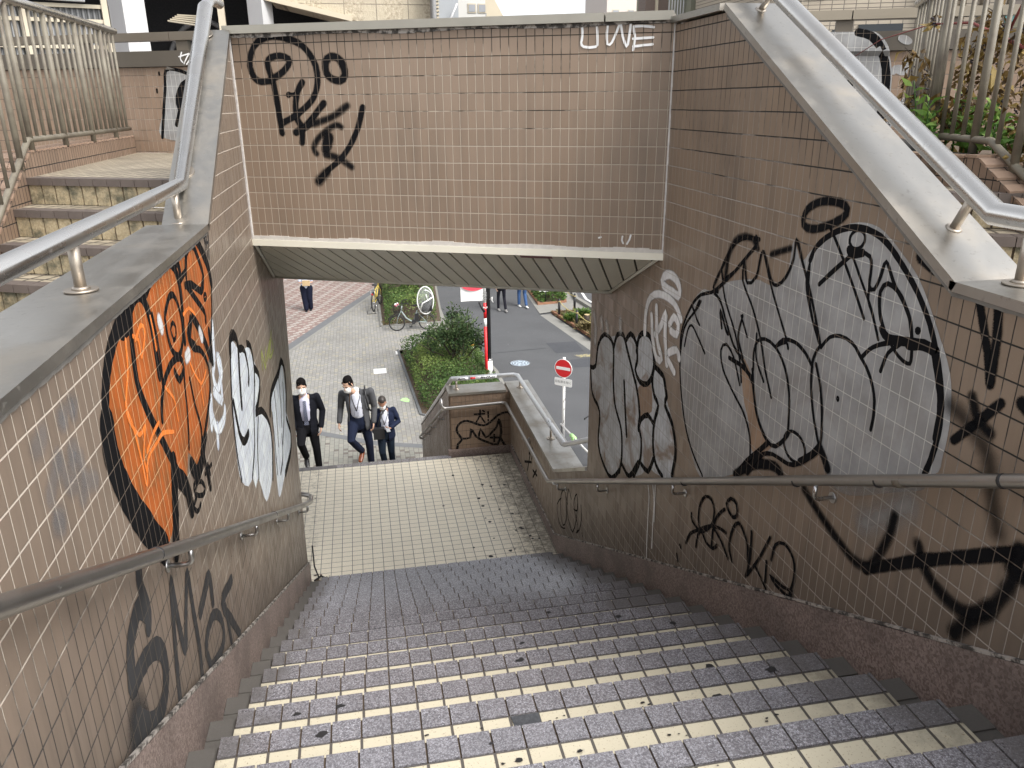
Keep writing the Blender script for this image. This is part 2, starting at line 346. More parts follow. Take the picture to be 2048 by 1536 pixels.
strip('paving_band', [(-7.0, 12.2), (-2.46, 24.1), (-.58, 29.1), (.44, 31.7)], .30, G+.008, M['band'])
strip('paving_band', [(-6.78, 12.2), (-2.24, 24.1), (-.36, 29.1), (.50, 31.4)], .12, G+.012, M['kerb'])
sheet('street', [(3.3, 6), (9.5, 6), (6.95, 20), (6.55, 22.0), (6.02, 26.3), (6.15, 28.5), (6.5, 33), (8, 46), (3.7, 46), (2.9, 32), (2.66, 28), (2.66, 26), (3.0, 23.4), (3.3, 20.6)], G+.004, M['asphalt'])
strip('street_edging', [(3.22, 9), (3.27, 20.6), (2.98, 23.4), (2.62, 26), (2.62, 28), (2.86, 32), (3.6, 44)], .14, G+.008, M['kerb'])
strip('street_edging', [(3.42, 12), (3.46, 20.6), (3.16, 23.2)], .10, G+.012, M['kerb'])
sheet('gutter_paving', [(9.5, 6), (11, 6), (6.85, 22.9), (6.42, 26.4), (6.02, 26.3), (6.55, 22.0), (6.95, 20)], G+.006, M['kerb'])
sheet('pavement', [(6.05, 26.5), (6.5, 26.66), (7.5, 26.3), (10, 19), (14, 19), (9.1, 27.5), (9.4, 46), (8, 46), (6.5, 33), (6.15, 28.5)], G+.006, M['kerb'])
sheet('road', [(11, 6), (40, 6), (40, 60), (9.6, 60), (8.35, 30.5), (7.95, 28.2), (8.4, 24), (14, 10)], G+.009, M['asphalt'])
strip('road_kerb', [(14, 9.5), (8.3, 24), (7.85, 28.2), (8.25, 30.6), (9.4, 46)], .16, G, M['kerb'], .12)
strip('road_marking', [(14.6, 10), (8.75, 24.2), (8.25, 28.2), (8.6, 31)], .10, G+.014, M['white_paint'])
sheet('asphalt_patch', [(5.43, 22.9), (6.37, 22.91), (6.36, 21.84), (5.49, 21.82)], G+.009, M['asphalt_patch'])
sheet('asphalt_patch', [(5.73, 21.12), (6.9, 21.2), (6.95, 20.3), (5.66, 20.43)], G+.009, M['asphalt_patch'])
M['yellow_worn'] = NT('worn_yellow_paint', .8).mat
t = NT('worn_yellow_marking', .8); p = t.geo(); t.col(t.mix(t.ramp(t.noise(p, 14, 4), .45, .6), (.16, .155, .14), (.42, .36, .16))); M['yellow_worn'] = t.mat
sheet('road_marking', [(5.95, 21.55), (6.9, 21.55), (6.95, 21.3), (6.05, 21.28)], G+.010, M['yellow_worn'])
sheet('road_marking', [(6.1, 20.2), (6.9, 20.1), (6.9, 19.85), (6.3, 19.9)], G+.010, M['yellow_worn'])
strip('asphalt_joint', [(3.5, 22.22), (5.3, 22.40)], .03, G+.010, M['asphalt_patch'])
def manhole_cover():
    th = thing('manhole_cover', 'round manhole cover with pale blue pattern set in the grey asphalt', 'manhole cover', loc=(4.243, 21.12, G+.004))
    t = NT('manhole_paint', .6); p = t.obj(); x, y, z = t.sep(p)
    r = t.math('POWER', t.math('ADD', t.math('MULTIPLY', x, x), t.math('MULTIPLY', y, y)), .5)
    ring = t.math('SINE', t.math('MULTIPLY', r, 75.)); f = t.voro(p, 16, 'Distance')
    t.col(t.mix(t.math('MAXIMUM', t.ramp(ring, .2, .5), t.ramp(f, .45, .35)), (.11, .13, .16), (.45, .53, .60)))
    a = MB(); a.disc((0, 0, 0), .27, .008, n=32); a.build('cover_plate', t.mat, th)
    b = MB(); b.tube([(.29*cos(k*pi/16), .29*sin(k*pi/16), .003) for k in range(32)], .012, 6, closed=True); b.build('rim', M['band'], th)
manhole_cover()

# ------------------------------------------------------------------ stairs
def NOSE(k): return 1.918+.3*k, -(1.839+.15*k)
XL, XR = -.70, 1.71
stair = thing('staircase', 'tiled stairs going down under the bridge, cream treads and speckled grey nosings', 'staircase', loc=(0, 0, 0))
for k in range(-4, 16):
    yk, zk = NOSE(k); y0 = yk-.3; cr = MB(); ns = MB(); ri = MB()
    cols = [-.58]+[-.516+.1*j for j in range(22) if -.57 < -.516+.1*j < 1.595]+[1.60]
    cr.poly([(-.58, y0, zk-.002), (1.6, y0, zk-.002), (1.6, yk-.086, zk-.002), (-.58, yk-.086, zk-.002)], 0, [(-.58+.016, .214), (1.616, .214), (1.616, 0), (-.564, 0)])
    for a, b in zip(cols, cols[1:]):
        j = RND.uniform(-.0012, .0012)
        ns.box((a+.003, yk-.083+j, zk-.028), (b-.003, yk+.006+j, zk+RND.uniform(-.0008, .0008)))
    ns.box((-.58, yk-.079, zk-.03), (1.6, yk+.0005, zk-.006), 1)
    ri.poly([(-.58, yk-.002, zk-.006), (1.6, yk-.002, zk-.006), (1.6, yk-.002, zk-.152), (-.58, yk-.002, zk-.152)], 0, [(-.564, 0), (1.616, 0), (1.616, .15), (-.564, .15)])
    cr.build('tread', M['cream_step'], stair); ns.build('nosing', [M['nosing'], M['soil']], stair, bevel=.0025, seg=1); ri.build('riser', M['cream_riser'], stair)
for xa, xb in ((-.68, -.58), (1.6, 1.7)):     # side gutters set a little lower
    gt = MB()
    for k in range(-4, 16):
        yk, zk = NOSE(k); gt.box((xa, yk-.322, zk-.18), (xb, yk-.022, zk-.026)); gt.box((xa+.002, yk-.11, zk-.05), (xb-.003, yk-.014, zk-.020))
    gt.build('gutter', M['nosing_dirty'], stair, bevel=.002, seg=1)
m = MB(); m.box((-3, -3.5, -1.9), (3.5, .418, -1.239-.004)); structure(m.build('upper_landing', M['cream_landing']))
ZL = -4.239
m = MB(); y0 = 6.418
m.poly([(-1.9, y0, ZL), (1.7, y0, ZL), (1.7, 9.06, ZL), (-1.9, 9.06, ZL)], 0, [(-1.9+.008, y0-.0068), (1.708, y0-.0068), (1.708, 9.06-.0068), (-1.892, 9.06-.0068)])
m.poly([(-1.9, y0, ZL-.4), (1.7, y0, ZL-.4), (1.7, 9.06, ZL-.4), (-1.9, 9.06, ZL-.4)][::-1])
structure(m.build('stair_landing', M['cream_landing']))
low = thing('staircase', 'lower flight of tiled stairs running down from the landing to the paved plaza', 'staircase')
for k in range(0, 20):
    yk = 9.15+.3*k; zk = ZL-.15*k; a = MB(); b = MB(); c = MB()
    if k: a.poly([(-1.9, yk-.3, zk), (.93, yk-.3, zk), (.93, yk-.09, zk), (-1.9, yk-.09, zk)], 0, [(-1.9, 0), (.93, 0), (.93, .2), (-1.9, .2)]); a.build('tread', M['cream_step'], low)
    x = -1.9
    while x < .92: b.box((x+.002, yk-.092, zk-.03), (min(.93, x+.1)-.002, yk+.004, zk+.002)); x += .1
    b.build('nosing', M['nosing'], low, bevel=.002, seg=1)
    c.poly([(-1.9, yk-.002, zk-.004), (.93, yk-.002, zk-.004), (.93, yk-.002, zk-.152), (-1.9, yk-.002, zk-.152)], 0, [(0, 0), (2.8, 0), (2.8, .15), (0, .15)]); c.build('riser', M['cream_riser'], low)
# dark spots trodden into the treads
def spot(k, x, d, r, seed, mat=None):
    rr = random.Random(seed); yk, zk = NOSE(k); P = []
    n = 9
    for i in range(n):
        a = 2*pi*i/n; q = r*(.55+.7*rr.random()); P.append((x+q*cos(a), yk-d+q*.7*sin(a), zk+.0022))
    return P
sp = MB(); rr = random.Random(4)
for k, x, d, r in [(1, -.25, .045, .022), (2, -.2, .05, .02), (2, -.36, .06, .016), (0, -.12, .13, .02), (0, .02, .15, .028), (0, .35, .13, .012), (3, .55, .05, .02), (4, .62, .05, .015), (5, 1.2, .05, .02), (2, 1.25, .12, .022), (1, 1.12, .14, .02), (-1, .42, .14, .03), (-1, -.3, .13, .025), (0, .28, .05, .01), (6, .9, .04, .016), (4, 1.38, .05, .02), (1, 1.38, .05, .024)]:
    sp = MB(); sp.poly(spot(k, x, d, r, k*31+int(x*100))); sp.build('gum_stain', M['stain'], stair)
for _ in range(26):
    k = rr.choice([-1, 0, 0, 1, 1, 2]); cx = rr.choice([.32, .55, .85, 1.15, .05]); sp = MB(); sp.poly(spot(k, cx+rr.gauss(0, .03), .13+rr.gauss(0, .012), rr.uniform(.003, .009), rr.random())); sp.build('gum_stain', M['stain'], stair)
for _ in range(34):
    x = 1.62-abs(rr.gauss(0, .35)); y = rr.uniform(6.5, 9.0); q = rr.uniform(.008, .024)
    sp = MB(); sp.poly([(x+q*(.6+.6*rr.random())*cos(a*.785), y+q*(.6+.6*rr.random())*sin(a*.785), ZL+.002+.00002*_) for a in range(8)]); sp.build('landing_stain', M['stain'], stair)
yk, zk = NOSE(1)
m = MB(); m.plate([(.395, yk-.16, zk+.001), (.484, yk-.16, zk+.001), (.486, yk-.091, zk+.001), (.388, yk-.091, zk+.001)], (0, 0, -.004))
lab(m.build('missing_tile_patch', M['asphalt_patch'], stair), 'dark bedding where one cream tile is gone')
m = MB(); yk, zk = NOSE(0); m.plate([(-.60, yk-.1, zk+.004), (-.555, yk-.085, zk+.006), (-.55, yk-.05, zk+.010), (-.598, yk-.06, zk+.003)], (0, 0, -.001))
tag(m.build('paper_scrap', M['paper']), 'small white paper scrap lying on a step beside the wall with the orange graffiti', 'paper')

# ------------------------------------------------------------------ the two tall walls, bridge parapet, soffit
lwall = thing('tiled_wall', 'brown tiled stair wall carrying the big orange graffiti and a steel coping', 'wall')
rwall = thing('tiled_wall', 'brown tiled stair wall carrying the big silver bubble graffiti and a sloping steel coping', 'wall')
m = MB(); uvL = lambda p: (p.y-1.548, p.z-.050)
m.plate([(XL, y, z) for y, z in [(-1, -8), (-1, -.55), (3.87, -.55), (5.36, .37), (5.44, .37), (5.44, -.5), (7.42, -.5), (7.12, -1.5), (6.83, -2.5), (6.66, -3.4), (6.60, -3.9), (6.56, -8)]], (-.175, 0, 0), 0, uvL)
m.build('wall_face', M['tile_left'], lwall)
m = MB(); uvR = lambda p: (p.y-2.001, p.z-.050)
m.plate([(XR, y, z) for y, z in [(-1, -8), (-1, -.54), (2.0, -.54), (3.69, .375), (4.31, .375), (4.31, -.5), (5.70, -.5), (5.70, -2.885), (6.79, -3.43), (9.43, -3.43), (9.43, -8)]], (.222, 0, 0), 0, uvR)
m.build('wall_face', M['tile_right'], rwall)
def coping(parent, x0, x1, path, t=.03, name='coping'):
    m = MB()
    for i in range(len(path)-1):
        (ya, za), (yb, zb) = path[i], path[i+1]
        def off(j):
            if 0 < j < len(path)-1:
                a = atan2(path[j][1]-path[j-1][1], path[j][0]-path[j-1][0]); b = atan2(path[j+1][1]-path[j][1], path[j+1][0]-path[j][0])
                h = (a+b)/2; L = t/cos((a-b)/2); return -sin(h)*L, cos(h)*L
            k = min(j, len(path)-2); a = atan2(path[k+1][1]-path[k][1], path[k+1][0]-path[k][0]); return -sin(a)*t, cos(a)*t
        oa, ob = off(i), off(i+1); g = .0015
        m.hexa([(x0, ya+g, za), (x1, ya+g, za), (x1, yb, zb), (x0, yb, zb), (x0, ya+oa[0]+g, za+oa[1]), (x1, ya+oa[0]+g, za+oa[1]), (x1, yb+ob[0], zb+ob[1]), (x0, yb+ob[0], zb+ob[1])])
    return m.build(name, M['coping'], parent, bevel=.006)
coping(lwall, -.955, -.683, [(-1, -.545), (3.87, -.545)])
coping(lwall, -.885, -.683, [(3.855, -.545), (5.40, .395)])
coping(rwall, 1.693, 1.99, [(-1, -.535), (2.0, -.535)])
coping(rwall, 1.693, 1.942, [(1.985, -.535), (3.69, .388)])
coping(rwall, 1.93-.25, 1.96, [(3.70, .385), (4.30, .385)], .03)
def seal(parent, x, path, w=.02, d=.006, sgn=1, mat='caulk'):
    m = MB()
    for (ya, za), (yb, zb) in zip(path, path[1:]):
        L = sqrt((yb-ya)**2+(zb-za)**2); nn = max(1, int(L/.03)); P = []
        for i in range(nn+1):
            f = i/nn; r = .95+.10*sin(f*L*9)+RND.uniform(-.10, .10); P.append((ya+(yb-ya)*f, za+(zb-za)*f, r))
        for (a, za_, ra), (b, zb_, rb) in zip(P, P[1:]):
            m.hexa([(x, a, za_-w*ra), (x+d*sgn, a, za_-w*ra), (x+d*sgn, b, zb_-w*rb), (x, b, zb_-w*rb), (x, a, za_), (x+d*sgn, a, za_), (x+d*sgn, b, zb_), (x, b, zb_)])
    return m.build('joint_sealant', M[mat], parent)
seal(lwall, XL-.002, [(-1, -.547), (3.86, -.547), (5.38, .385)], .020, .007, 1, 'coping_seal')
seal(rwall, XR+.002, [(-1, -.537), (2.0, -.537), (3.68, .372)], .014, .006, -1, 'coping_seal')
def skirting(parent, x, w, y_end, end_z, y_far):
    zz = lambda y: -(1.839+.5*(y-1.918))+.152
    pts = [(-1, zz(-1)-.6), (-1, zz(-1)), (y_end, zz(y_end))]
    if y_far > y_end: pts += [(y_far, end_z), (y_far, ZL-.1), (6.5, ZL-.1)]
    else: pts += [(y_end, ZL-.1)]
    m = MB(); m.plate([(x, y, z) for y, z in pts], (w, 0, 0)); m.build('skirting', M['granite'], parent, bevel=.003, seg=1)
    seal(parent, x, [(-1, zz(-1)+.014), (y_end, zz(y_end)+.014)]+([(y_far, end_z+.014)] if y_far > y_end else []), .012, .011, 1 if w > 0 else -1)
skirting(lwall, -.68, -.03, 6.56, 0, 0)
skirting(rwall, 1.70, .03, 6.78, ZL+.10, 9.12)
# bridge parapet over the stairs
bp = thing('bridge_parapet', 'tiled parapet of the bridge over the stairs, tagged in black, with a sloping slatted soffit', 'parapet')
uend = 2.665
m = MB(); m.plate([bv(-.06, 0, -.83), bv(uend+.02, 0, -.83), bv(uend+.02, 0, .385), bv(-.06, 0, .385)], N*.18, 0, lambda p: ((p-O).dot(U)-1.056, p.z-.050)); m.build('wall_face', M['tile_beam'], bp)
m = MB(); m.ubox((-.02, -.03, .40), (2.28, .24, .445)); m.ubox((2.29, -.03, .40), (uend-.02, .24, .445)); m.build('coping', M['coping_grey'] if 'coping_grey' in M else M['brown_cap'], bp, bevel=.006)
m = MB()
x = 0
while x < uend-.02:
    w = .03; r = .9+.3*sin(x*7)+RND.uniform(-.12, .12); m.ubox((x, -.006, .40-.020*r), (min(uend, x+w), .05, .3995)); x += w
m.build('joint_sealant', M['caulk'], bp)
m = MB()
x = -.01
while x < uend-.01:
    r = 1+.2*sin(x*11)+RND.uniform(-.1, .1); m.ubox((x, -.008, -.832), (min(uend, x+.07), .02, -.832+.022*r)); x += .07
m.build('lower_sealant', plain('pale_sealant', (.55, .52, .48), .8, 0, .25, 30), bp)
m = MB(); m.ubox((0.0, -.014, -.872), (uend+.01, .05, -.8325)); m.build('edge_trim', M['soffit_trim'], bp, bevel=.004)
so = MB(); gp = MB()
sl = (1.27-.872)/.80; x = .02; us = .105
def sof(u, v): return bv(u, v, -.872-sl*(v-.03))
lim = lambda v: (-v*tan_l, uend+v*tan_r)
tan_l = -.4195/.9078*-1; tan_r = -.4195/.9078
def ul(v): return v*(-.4621)
def ur(v): return 2.655+v*(-.4621)
x = -.45
while x < uend:
    # a slat from v=.03 to v=.83, cut where the side walls stand
    a, b = x+.006, x+us-.007
    q = [(max(a, ul(.03)+.03), .03), (min(b, ur(.03)-.03), .03)]
    def clip(u0):
        v0 = .03
        if u0 < ul(.03)+.03: v0 = (u0-.03)/-.4621
        v1 = .83
        if u0 > ur(.83)-.03: v1 = min(.83, (u0+.03-2.655)/-.4621)
        return v0, v1
    (a0, a1), (b0, b1) = clip(a), clip(b)
    if a1 > a0+.01 and b1 > b0+.01:
        P = [sof(a, a0), sof(b, b0), sof(b, b1), sof(a, a1)]; so.plate(P, (0, 0, .02))
    x += us
so.build('soffit_slat', M['soffit'], bp)
gp.hexa([sof(-.5, .0)+Vector((0, 0, .012)), sof(uend+.05, .0)+Vector((0, 0, .012)), sof(uend+.05, .84)+Vector((0, 0, .012)), sof(-.5, .84)+Vector((0, 0, .012)),
         sof(-.5, .0)+Vector((0, 0, .03)), sof(uend+.05, .0)+Vector((0, 0, .03)), sof(uend+.05, .84)+Vector((0, 0, .03)), sof(-.5, .84)+Vector((0, 0, .03))])
gp.build('soffit_backing', M['soffit_gap'], bp)
m = MB(); m.tube([sof(ul(.82), .83), sof(ur(.82), .83)], .014, 6); m.tube([sof(ul(.03)+.012, .03), sof(ul(.83)+.012, .83)], .012, 6); m.tube([sof(ur(.03)-.012, .03), sof(ur(.83)-.012, .83)], .012, 6)
m.build('soffit_edge', M['soffit'], bp)
m = MB(); P = [sof(1.79, .05), sof(1.99, .05), sof(1.99, .10), sof(1.79, .10)]; m.plate([q-Vector((0, 0, .0015)) for q in P], (0, 0, .001)); m.build('soffit_sticker', plain('faded_red_sticker', (.16, .05, .06), .6, 0, .5, 120), bp)
for u_, z0 in ((.004, -.83), (uend-.012, -.83)):
    z = z0; m = MB()
    while z < .395: h = RND.uniform(.03, .07); m.ubox((u_-.002, -RND.uniform(.008, .013), z), (u_+.010, .01, min(.397, z+h))); z += h
    m.build('corner_sealant', plain('white_sealant', (.50, .48, .46), .7, 0, .35, 25), bp)
m = MB(); m.tube([(-.66, 6.60, ZL+.012), (-.60, 6.66, ZL+.014), (-.55, 6.62, ZL+.012), (-.52, 6.54, ZL+.012), (-.50, 6.46, ZL+.012)], .008, 6); m.tube([(-.66, 6.75, ZL+.3), (-.655, 6.70, ZL+.1), (-.62, 6.64, ZL+.014)], .007, 6); tag(m.build('loose_cable', M['rubber']), 'loose black cable lying at the foot of the wall with the orange graffiti', 'cable')
m = MB(); rq = random.Random(8)
for i in range(60):
    x, y, q = -.66+abs(rq.gauss(0, .09)), 6.46+abs(rq.gauss(0, .10)), rq.uniform(.005, .022); m.poly([(x+q*(.5+rq.random())*cos(a*1.05), y+q*(.5+rq.random())*sin(a*1.05), ZL+.0022+.00002*i) for a in range(6)])
o_ = m.build('corner_dirt', M['soil']); o_['kind'] = 'stuff'
# bridge deck, upper steps left and right
dk = MB(); DZ = -.43
dk.ubox((-6, -.33, DZ-.12), (-.30, 2.2, DZ-.001)); dk.ubox((2.98, -.33, DZ-.12), (9, 2.2, DZ-.001)); dk.ubox((-.30, .19, DZ-.12), (2.98, 2.2, DZ-.001)); dk.ubox((-.6, .85, -1.27), (3.2, 2.2, DZ-.13))
def deckmat():
    t = NT('deck_tile', .6); p = t.geo(); x, y, z = t.sep(p)
    u = t.math('ADD', t.math('MULTIPLY', x, U.x), t.math('MULTIPLY', y, U.y)); v = t.math('ADD', t.math('MULTIPLY', x, N.x), t.math('MULTIPLY', y, N.y))
    br = t.brick(t.comb(u, v), .1, .1, .009, (.39, .335, .25), (.33, .285, .21), (.06, .05, .042), smooth=.2)
    t.col(t.mix(t.math('MULTIPLY', t.ramp(t.noise(p, 2.2, 5, .65), .42, .72), .6), br[0], (.12, .10, .075))); t.bump(br[1], .002, 1, True); return t.mat
M['deck'] = deckmat()
structure(dk.build('bridge_deck', M['deck']))
def upper_steps(name, label, u0, u1):
    th = thing(name, label, 'staircase'); T = .27; R = .162
    for k in range(0, 5):
        a = MB(); b = MB(); c = MB()
        v = -.37-T*k; z = DZ-R*k
        uu = lambda vv, e: (vv*-.4621-.27 if e else None)
        def rng(vv): return (u0(vv), u1(vv))
        a0, a1 = rng(v); 
        if k: a.poly([bv(rng(v+T)[0], v+T, z-.001), bv(rng(v+T)[1], v+T, z-.001), bv(a1, v, z-.001), bv(a0, v, z-.001)][::-1], 0)
        x = a0
        while x < a1-.02:
            e = min(a1, x+.1)
            b.ubox((x+.002, v-.006, z-.042), (e-.002, v+.09, z+.003))
            c.ubox((x+.006, v+.004, z-R+.002), (e-.006, v+.05, z-.043))
            x += .1
        c.ubox((a0, v+.012, z-R), (a1, v+.2, z-.01), 1)
        if k: a.build('tread', M['deck'], th)
        b.build('nosing', M['nosing_old'], th, bevel=.003, seg=1); c.build('riser', [M['riser_rough'], M['soil']], th, bevel=.008, seg=2)
    return th
M['nosing_old'] = plain('worn_nosing_tile', (.115, .092, .08), .6, 0, .25, 12)
def rr_mat():
    t = NT('rough_riser_tile', .8); p = t.geo(); x, y, z = t.sep(p); f = t.noise(p, 75, 4, .7)
    c = t.mix(t.ramp(f, .3, .7), (.31, .245, .145), (.46, .385, .255)); c = t.mix(t.math('MULTIPLY', t.ramp(t.noise(p, 6, 5, .7), .42, .68), .9), c, (.045, .05, .035))
    t.col(c); t.bump(f, .004); return t.mat
M['riser_rough'] = rr_mat()
upper_steps('upper_steps', 'short tiled steps up to the bridge behind the wall with the orange graffiti', lambda v: -1.30+v*-.4621-.20, lambda v: v*-.4621-.275)
upper_steps('upper_steps', 'short tiled steps up to the bridge behind the wall with the silver bubble graffiti', lambda v: 2.655+v*-.4621+.30, lambda v: 2.655+v*-.4621+1.62)
m = MB(); m.box((-3.2, -3.5, -1.9), (-.95, 6.8, -1.242)); m.box((1.99, -3.5, -1.9), (4.2, 4.6, -1.242)); structure(m.build('upper_landing', M['deck']))
# kerb walls with the picket fences
def curb_wall(label, xa, xb, ybend, yend, x_in):
    th = thing('curb_wall', label, 'wall'); m = MB()
    top = [(ybend, -.28), (yend, -.28)]; slope = .6; yl = ybend-1.9
    prof = [(yl, -1.9), (yl, -.28-1.9*slope), (ybend, -.28), (yend, -.28), (yend, -1.9)]
    m.plate([(x_in, y, z) for y, z in prof], ((xa if x_in == xb else xb)-x_in, 0, 0), 0, lambda p: ((p.y)*1.0, p.z+.28-(0 if p.y >= ybend else 0)))
    m.build('wall_face', M['tile_curb'], th)
    c = MB()
    for a, b in (((yl, -.28-1.9*slope), (ybend, -.28)), ((ybend, -.28), (yend, -.28))):
        n = max(1, int(((b[0]-a[0])**2+(b[1]-a[1])**2)**.5/.105)); 
        for i in range(n):
            for (x0, x1) in ((xa-.006, (xa+xb)/2-.002), ((xa+xb)/2+.002, xb+.006)):
                f0, f1 = i/n+.012, (i+1)/n-.012
                p0 = (a[0]+(b[0]-a[0])*f0, a[1]+(b[1]-a[1])*f0); p1 = (a[0]+(b[0]-a[0])*f1, a[1]+(b[1]-a[1])*f1)
                c.hexa([(x0, p0[0], p0[1]-.002), (x1, p0[0], p0[1]-.002), (x1, p1[0], p1[1]-.002), (x0, p1[0], p1[1]-.002), (x0, p0[0], p0[1]+.012), (x1, p0[0], p0[1]+.012), (x1, p1[0], p1[1]+.012), (x0, p1[0], p1[1]+.012)])
    c.build('cap_tile', M['cap_tile'], th, bevel=.003, seg=1)
    return th
M['cap_tile'] = plain('cap_tile_glaze', (.29, .20, .145), .42, 0, .18, 6)
curb_wall('low tiled curb under the picket fence by the upper steps behind the orange graffiti wall', -2.24, -2.06, 5.78, 8.44, -2.06)
cw = curb_wall('low tiled curb under the picket fence beside the dried vines', 3.03, 3.23, 3.54, 3.62, 3.03)
m = MB(); pl_ = [(3.03, 3.62), (2.86, 4.25), (2.62, 5.1), (2.60, 6.30), (4.10, 5.60), (3.33, 4.22), (3.23, 3.62)]
m.plate([(x, y, -.285) for x, y in pl_], (0, 0, -1.2)); m.build('broad_top', M['tile_curb'], cw)
c = MB()
for i in range(18):
    f0, f1 = (i+.06)/18, (i+.94)/18; p0 = Vector((3.03, 3.62, 0)).lerp(Vector((2.62, 5.1, 0)), f0); p1 = Vector((3.03, 3.62, 0)).lerp(Vector((2.62, 5.1, 0)), f1); d = Vector((.1, .03, 0)); z = Vector((0, 0, .012)); q = [p0-d*.08+Vector((0, 0, -.286)), p0+d+Vector((0, 0, -.286)), p1+d+Vector((0, 0, -.286)), p1-d*.08+Vector((0, 0, -.286))]; c.hexa(q+[v+z for v in q])
c.build('cap_tile', M['cap_tile'], cw, bevel=.003, seg=1)
def picket_fence(label, path, slope_len):
    th = thing('picket_fence', label, 'fence'); zb, zt = -.205, .635
    P = [Vector((x, y, 0)) for x, y in path]; d0 = (P[0]-P[1]).normalized(); sl = .6; E_ = P[0]+Vector((0, -slope_len, 0)); Z = lambda z: Vector((0, 0, z))
    m = MB(); m.tube([E_+Z(zt-slope_len*sl)]+[p+Z(zt) for p in P], .030, 12); m.build('top_rail', M['pipe'], th)
    m = MB(); m.tube([E_+Z(zb-slope_len*sl)]+[p+Z(zb) for p in P], .019, 10); m.build('bottom_rail', M['fence'], th)
    k = 0
    for a, b, s0, s1 in [(P[0], E_, 0, slope_len*sl)]+[(p, q, 0, 0) for p, q in zip(P, P[1:])]:
        n = max(2, round((b-a).length/.135))
        for i in range(n):
            f = (i+.35)/n; p = a.lerp(b, f); dz = s0+(s1-s0)*f; k += 1
            big = k % 5 == 2; r = .020 if big else .0118
            m = MB(); m.tube([p+Z((zb if not big else -.275)-dz), p+Z(zt-.02-dz)], r, 8); m.build('post' if big else 'picket', M['fence'], th)
    return th
picket_fence('picket fence of tan rails standing left of the silver stair handrail', [(-2.07, 5.82), (-2.07, 8.36)], 1.5)
picket_fence('picket fence of tan rails in front of dried vines and weeds', [(3.14, 3.60), (3.32, 4.25), (4.03, 5.54)], 1.3)
# parapet at the far side of the bridge
bw = thing('bridge_back_wall', 'tiled far parapet of the bridge with a brown metal cap and bronze top rail', 'parapet')
m = MB(); m.plate([bv(-6, 2.2, DZ), bv(5.1, 2.2, DZ), bv(5.1, 2.2, .33), bv(-6, 2.2, .33)], N*.16, 0, lambda p: ((p-O).dot(U), p.z+.03)); m.build('wall_face', M['tile_back'], bw)
m = MB()
for a, b in ((-6, -2.95), (-2.94, -.4), (-.39, 2.4), (2.41, 3.83), (3.84, 5.08)): m.ubox((a, 2.17, .335), (b, 2.4, .468))
m.build('metal_cap', M['brown_cap'], bw, bevel=.004)
m = MB(); m.ubox((-6, 2.21, .556), (-2.0, 2.31, .628)); m.ubox((-1.995, 2.21, .556), (-1.50, 2.31, .628)); m.build('top_rail', M['brown_rail'], bw, bevel=.012)
m = MB(); m.ubox((3.2, 2.21, .556), (3.82, 2.31, .622)); m.ubox((3.83, 2.21, .556), (4.93, 2.31, .622)); m.build('top_rail', M['rail_tan'], bw, bevel=.014)
for u in (-5.2, -4.1, -3.0, -1.95, -1.55, 3.72, 4.45):
    m = MB(); m.ubox((u, 2.235, .468), (u+.12, 2.285, .558)); m.build('rail_post', M['brown_rail'], bw)
rq = random.Random(17); m = MB(); k_ = 0
for cx_, cy_, n_ in ((1.80, 2.35, 26), (1.78, 2.12, 34), (1.86, 2.65, 12), (1.80, 3.0, 8)):
    for i in range(n_):
        x, y, q = cx_+rq.gauss(0, .035), cy_+rq.gauss(0, .05), rq.uniform(.001, .0042); z = -.504+.5414*(y-2.0)+.0032; k_ += 1
        if y > 2.01 and 1.70 < x < 1.935: m.poly([(x+q*cos(a*1.05)*(.5+rq.random()), y+q*2.2*sin(a*1.05), z+.5414*q*2.2*sin(a*1.05)+.00002*k_) for a in range(6)])
o_ = m.build('coping_dirt', M['soil']); o_['kind'] = 'stuff'
# landing parapet
lp = thing('landing_parapet', 'low tiled parapet at the far end of the stair landing with a black dog drawing', 'parapet')
m = MB(); m.plate([(.95, 9.15, -8), (1.71, 9.15, -8), (1.71, 9.15, -3.43), (.95, 9.15, -3.43)], (0, .28, 0), 0, lambda p: (p.x, p.z+.03)); m.build('wall_face', M['tile_parapet'], lp)
m = MB(); m.box((.93, 9.135, -3.432), (1.66, 9.45, -3.40)); m.build('coping', M['coping'], lp, bevel=.005)
m = MB(); m.box((.90, 9.12, ZL-.02), (1.70, 9.18, ZL+.075)); m.build('skirting', M['granite'], lp, bevel=.004)
m = MB(); m.plate([(.93, y, z) for y, z in [(9.165, -8), (9.165, -3.43), (9.43, -3.46), (14.75, -6.12), (14.75, -8)]], (.26, 0, 0), 0, lambda p: (p.y, p.z)); m.build('flank_wall', M['tile_parapet'], lp)
m = MB(); m.hexa([(.92, 9.44, -3.455), (1.20, 9.44, -3.455), (1.20, 14.76, -6.115), (.92, 14.76, -6.115), (.92, 9.45, -3.425), (1.20, 9.45, -3.425), (1.20, 14.77, -6.085), (.92, 14.77, -6.085)]); m.build('flank_coping', M['coping'], lp, bevel=.004)
coping(rwall, 1.693, 2.0, [(5.70, -2.892), (6.80, -3.432), (9.45, -3.432)], .03)
m = MB(); m.plate([(-1.9, y, z) for y, z in [(6.6, -8), (6.6, -3.3), (9.3, -3.4), (14.75, -6.12), (14.75, -8)]], (-.26, 0, 0), 0, lambda p: (p.y, p.z)); tag(m.build('flank_wall', M['tile_parapet']), 'tiled side wall of the lower stairs hidden behind the orange graffiti wall', 'wall')
